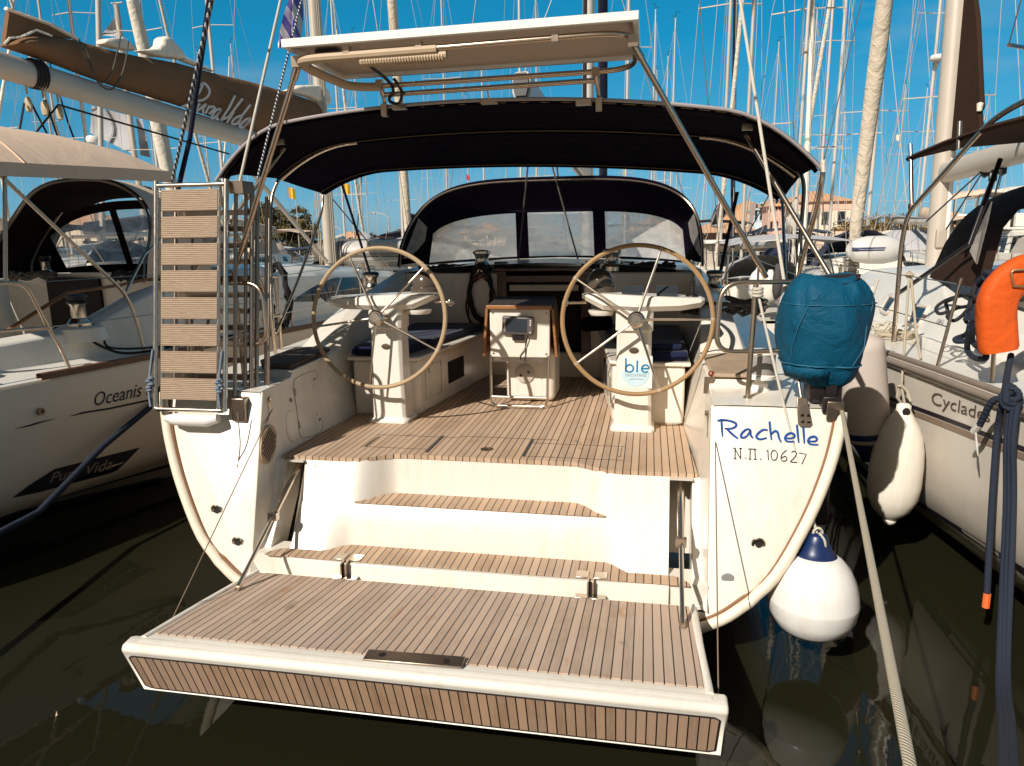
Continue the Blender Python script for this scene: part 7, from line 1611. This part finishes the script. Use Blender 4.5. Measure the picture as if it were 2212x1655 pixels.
house('upper cream house with tiled roof behind the low shop building', 1556, 1642, 478, 104, 10, 'ochre', 'hip', 1.7, ((.3, 2.6, .5, 1.0), (-.2, 2.6, .5, 1.0)))
house('pale gabled hall rising behind the tiled roofs', 1578, 1650, 455, 124, 14, 'cream', 'gable', 1.6)
house('low house with tiled roof far left, right of the left yacht mast', 700, 782, 520, 120, 9, 'cream', 'hip', 1.6, ((-.2, 1.2, .9, 1.1), (.2, 1.2, .9, 1.1)))
house('low pink house with tiled roof seen over the dinghy', 800, 872, 523, 118, 9, 'peach', 'hip', 1.4, ((-.25, 1.0, .9, 1.0), (.2, 1.0, .9, 1.0)))
house('rust roofed house at the left edge of the sprayhood', 872, 960, 520, 130, 9, 'pink', 'hip', 1.6, ((-.2, 1.2, .9, 1.1),))
house('cream house seen through the sprayhood window at left', 990, 1090, 505, 120, 10, 'cream', 'hip', 2.0, ((-.25, 1.6, .9, 1.2), (.2, 1.6, .9, 1.2)))
house('cream house far left seen through the hood of the left yacht', 60, 220, 488, 90, 10, 'cream', 'hip', 1.8, ((-.3, 1.6, .9, 1.2), (0, 1.6, .9, 1.2), (.3, 1.6, .9, 1.2)))
house('orange roofed house seen through the right sprayhood window', 1340, 1470, 500, 105, 10, 'peach', 'hip', 2.0, ((-.2, 1.6, .9, 1.2), (.2, 1.6, .9, 1.2)))
house('white boathouse behind the right yacht mast', 1975, 2100, 492, 80, 8, 'cream', 'hip', 1.2, ((-.3, 1.5, .9, 1.2), (0, 1.5, .9, 1.2), (.3, 1.5, .9, 1.2)))
mb = MB().prism([at(1615, 505, y=84), at(1622, 438, y=84), at(1634, 438, y=84), at(1622, 505, y=84)], (0, .1, 0)); tag(build('feather_banner', mb, plain('banner_grey', (.36, .26, .23), .9), None), 'tall grey feather banner in front of the gabled hall', 'banner')
# street lamps
def lamp(label, U, V, y, lantern=False):
    p = at(U, V, y=y); t = thing('street_lamp', label, 'street lamp', (p.x, y, 1.05), 0, 'street lamps on the far quay')
    build('lamp_post', MB().tube([(p.x, y, 1.05), (p.x, y, p.z)], [.09, .05], 8), 'black' if lantern else 'alu', t, smooth=60)
    if lantern:
        for s_ in (-1, 1): build('lantern', MB().lathe([(0, -.45), (.12, -.42), (.22, .05), (.1, .18), (0, .25)], 10, (p.x+s_*.9, y, p.z-.6)), 'shutterr', t, smooth=30)
        build('lamp_arm', MB().tube([(p.x-.9, y, p.z-.3), (p.x+.9, y, p.z-.3)], .04, 6), 'black', t)
    else:
        build('lamp_arm', MB().tube([(p.x, y, p.z), (p.x-.5, y, p.z+.35), (p.x-1.5, y, p.z+.5)], .045, 6), 'alu', t); build('lamp_head', MB().box((p.x-1.7, y, p.z+.48), (.7, .3, .14)), 'alu', t, bevel=.04)
lamp('single arm street lamp against the sky over the grey dinghy', 838, 470, 75); lamp('second single arm street lamp farther left over the dinghy', 735, 496, 110); lamp('black lantern post beside the pale blue house', 1668, 520, 80, True)
# ---------------- trees
def leafmat(name, a, b):
    n = N(name); f = n.noise(n.map(), 1.1, 5, .6); o = n.new('ShaderNodeObjectInfo'); n.base(n.ramp(f, [(.32, a), (.68, b)])); n.set(Roughness=.7)
    return n.m
MT['leaf'] = leafmat('olive_leaves', (.055, .050, .012), (.20, .145, .035)); MT['leafd'] = leafmat('dark_leaves', (.012, .02, .008), (.04, .045, .016)); MT['leafg'] = leafmat('golden_leaves', (.10, .065, .012), (.34, .21, .045)); MT['bark'] = plain('bark', (.10, .065, .04), .9)
def tree(label, c, blobs, mt, n=1800, leaf=.28, trunk=True, name='broadleaf_tree', seed=1, group='trees on the far quay'):
    rnd = random.Random(seed); c = Vector(c); t = thing(name, label, 'tree', tuple(c), 0, group)
    mb = MB()
    tot = sum(r[3] for r in blobs)
    clumps = []
    for bx, by, bz, br in blobs:
        for _ in range(int(26*br/tot*len(blobs))):
            d = Vector((rnd.gauss(0, 1), rnd.gauss(0, 1), rnd.gauss(0, 1))).normalized(); clumps.append((c+Vector((bx, by, bz))+d*br*rnd.uniform(.55, 1.0)*Vector((1, 1, .9)).x, br*rnd.uniform(.22, .42)))
    for i in range(n):
        p, r = clumps[rnd.randrange(len(clumps))]; d = Vector((rnd.gauss(0, 1), rnd.gauss(0, 1), rnd.gauss(0, .8))); q = p+d*r*.55
        u = Vector((rnd.gauss(0, 1), rnd.gauss(0, 1), rnd.gauss(0, 1))).normalized(); w = u.cross(Vector((rnd.random(), rnd.random(), rnd.random()))).normalized(); s = leaf*rnd.uniform(.5, 1.2)
        mb.add([q-u*s, q+w*s*.45, q+u*s, q-w*s*.45], [(0, 1, 2, 3)])
    build('crown', mb, mt, t, smooth=0, merge=False)
    if trunk:
        mb = MB(); top = max(b[2] for b in blobs); mb.tube([c, c+Vector((.1, 0, top*.4)), c+Vector((.0, 0, top*.8))], [.28, .2, .08], 8)
        for bx, by, bz, br in blobs: mb.tube([c+Vector((0, 0, top*.3)), c+Vector((bx*.6, by*.6, bz*.75)), c+Vector((bx, by, bz))], [.12, .08, .03], 6)
        build('trunk', mb, 'bark', t, smooth=60)
    return t
def tr(label, U, y, blobs, mt, **k): p = at(U, 505, y=y); return tree(label, (p.x, y, 1.0), blobs, mt, **k)
tr('large olive green tree behind the bimini legs at left', 582, 62, [(-1.0, 0, 2.8, 1.6), (.5, 0, 3.2, 1.5), (0, .5, 1.7, 1.8), (-.3, 0, 3.9, 1.0)], 'leaf', n=9000, leaf=.17, seed=2)
tr('second olive green tree left of the left yacht mast', 645, 64, [(-.7, 0, 2.6, 1.4), (.7, 0, 2.4, 1.4), (0, .5, 1.5, 1.6), (.1, 0, 3.4, .9)], 'leaf', n=8000, leaf=.17, seed=3)
tr('low dark shrub tree below the two olive trees', 620, 58, [(0, 0, .7, .8), (-1.2, 0, .6, .7), (1.2, 0, .6, .7)], 'leafd', n=2000, leaf=.14, seed=4)
tr('golden green bush left of the beige furled sail', 1838, 66, [(0, 0, 1.6, 1.3), (-1.3, 0, 1.0, 1.0), (1.2, 0, 1.5, 1.2)], 'leafg', n=3000, leaf=.17, seed=5, trunk=False, name='bush')
tr('wide golden green bush right of the beige furled sail', 1925, 66, [(-1.4, 0, 1.3, 1.2), (0, 0, 1.6, 1.2), (1.5, 0, 1.4, 1.2)], 'leafg', n=3600, leaf=.17, seed=6, trunk=False, name='bush')
tr('dark cypress peeping out right of the sprayhood', 1492, 95, [(0, 0, 1.2, .9), (.2, 0, 2.3, .7), (-.1, 0, 3.3, .45)], 'leafd', n=1500, leaf=.22, seed=7, name='conifer')
tr('small dark bush over the dinghy at left', 800, 110, [(0, 0, 1.2, 1.0), (.9, 0, .9, .8)], 'leafd', n=1200, leaf=.2, seed=8, name='bush')
tr('round shrub over the dinghy further right', 815, 104, [(0, 0, 1.0, .9), (-1, 0, .8, .7)], 'leaf', n=1200, leaf=.2, seed=9, name='bush')
# small pennants flying among the masts
def pennant(label, U, V, y, mt, w=.30):
    p = at(U, V, y=y); mb = MB().grid([[p+Vector((w*i/4, .06*math.sin(i*1.7), -.10*i/4-h*.46*w/.30)) for i in range(5)] for h in (0, 1)]); tag(build('pennant', mb, mt, None, smooth=60), label, 'pennant', 'small flags among the masts')
MT['yellow'] = plain('yellow_cloth', (.72, .42, .04), .9); MT['red'] = plain('red_cloth', (.62, .03, .04), .9)
pennant('yellow pennant above the olive trees', 622, 404, 30, 'yellow'); pennant('yellow pennant right of the bimini front corner', 741, 395, 32, 'yellow'); pennant('small white pennant beside the yellow one', 768, 395, 36, 'sail', .2); pennant('small red pennant left over the sprayhood', 1007, 377, 45, 'red', .2); pennant('red pennant over the sprayhood middle', 1292, 382, 45, 'red', .25); pennant('small yellow pennant beside the beige furled sail at left', 871, 402, 40, 'yellow', .2)
pennant('white pennant in the sky right of the bimini corner', 1802, 575*.82, 60, 'sail', .25); pennant('white pennant high between the masts at right', 1935, 290, 55, 'sail', .25)
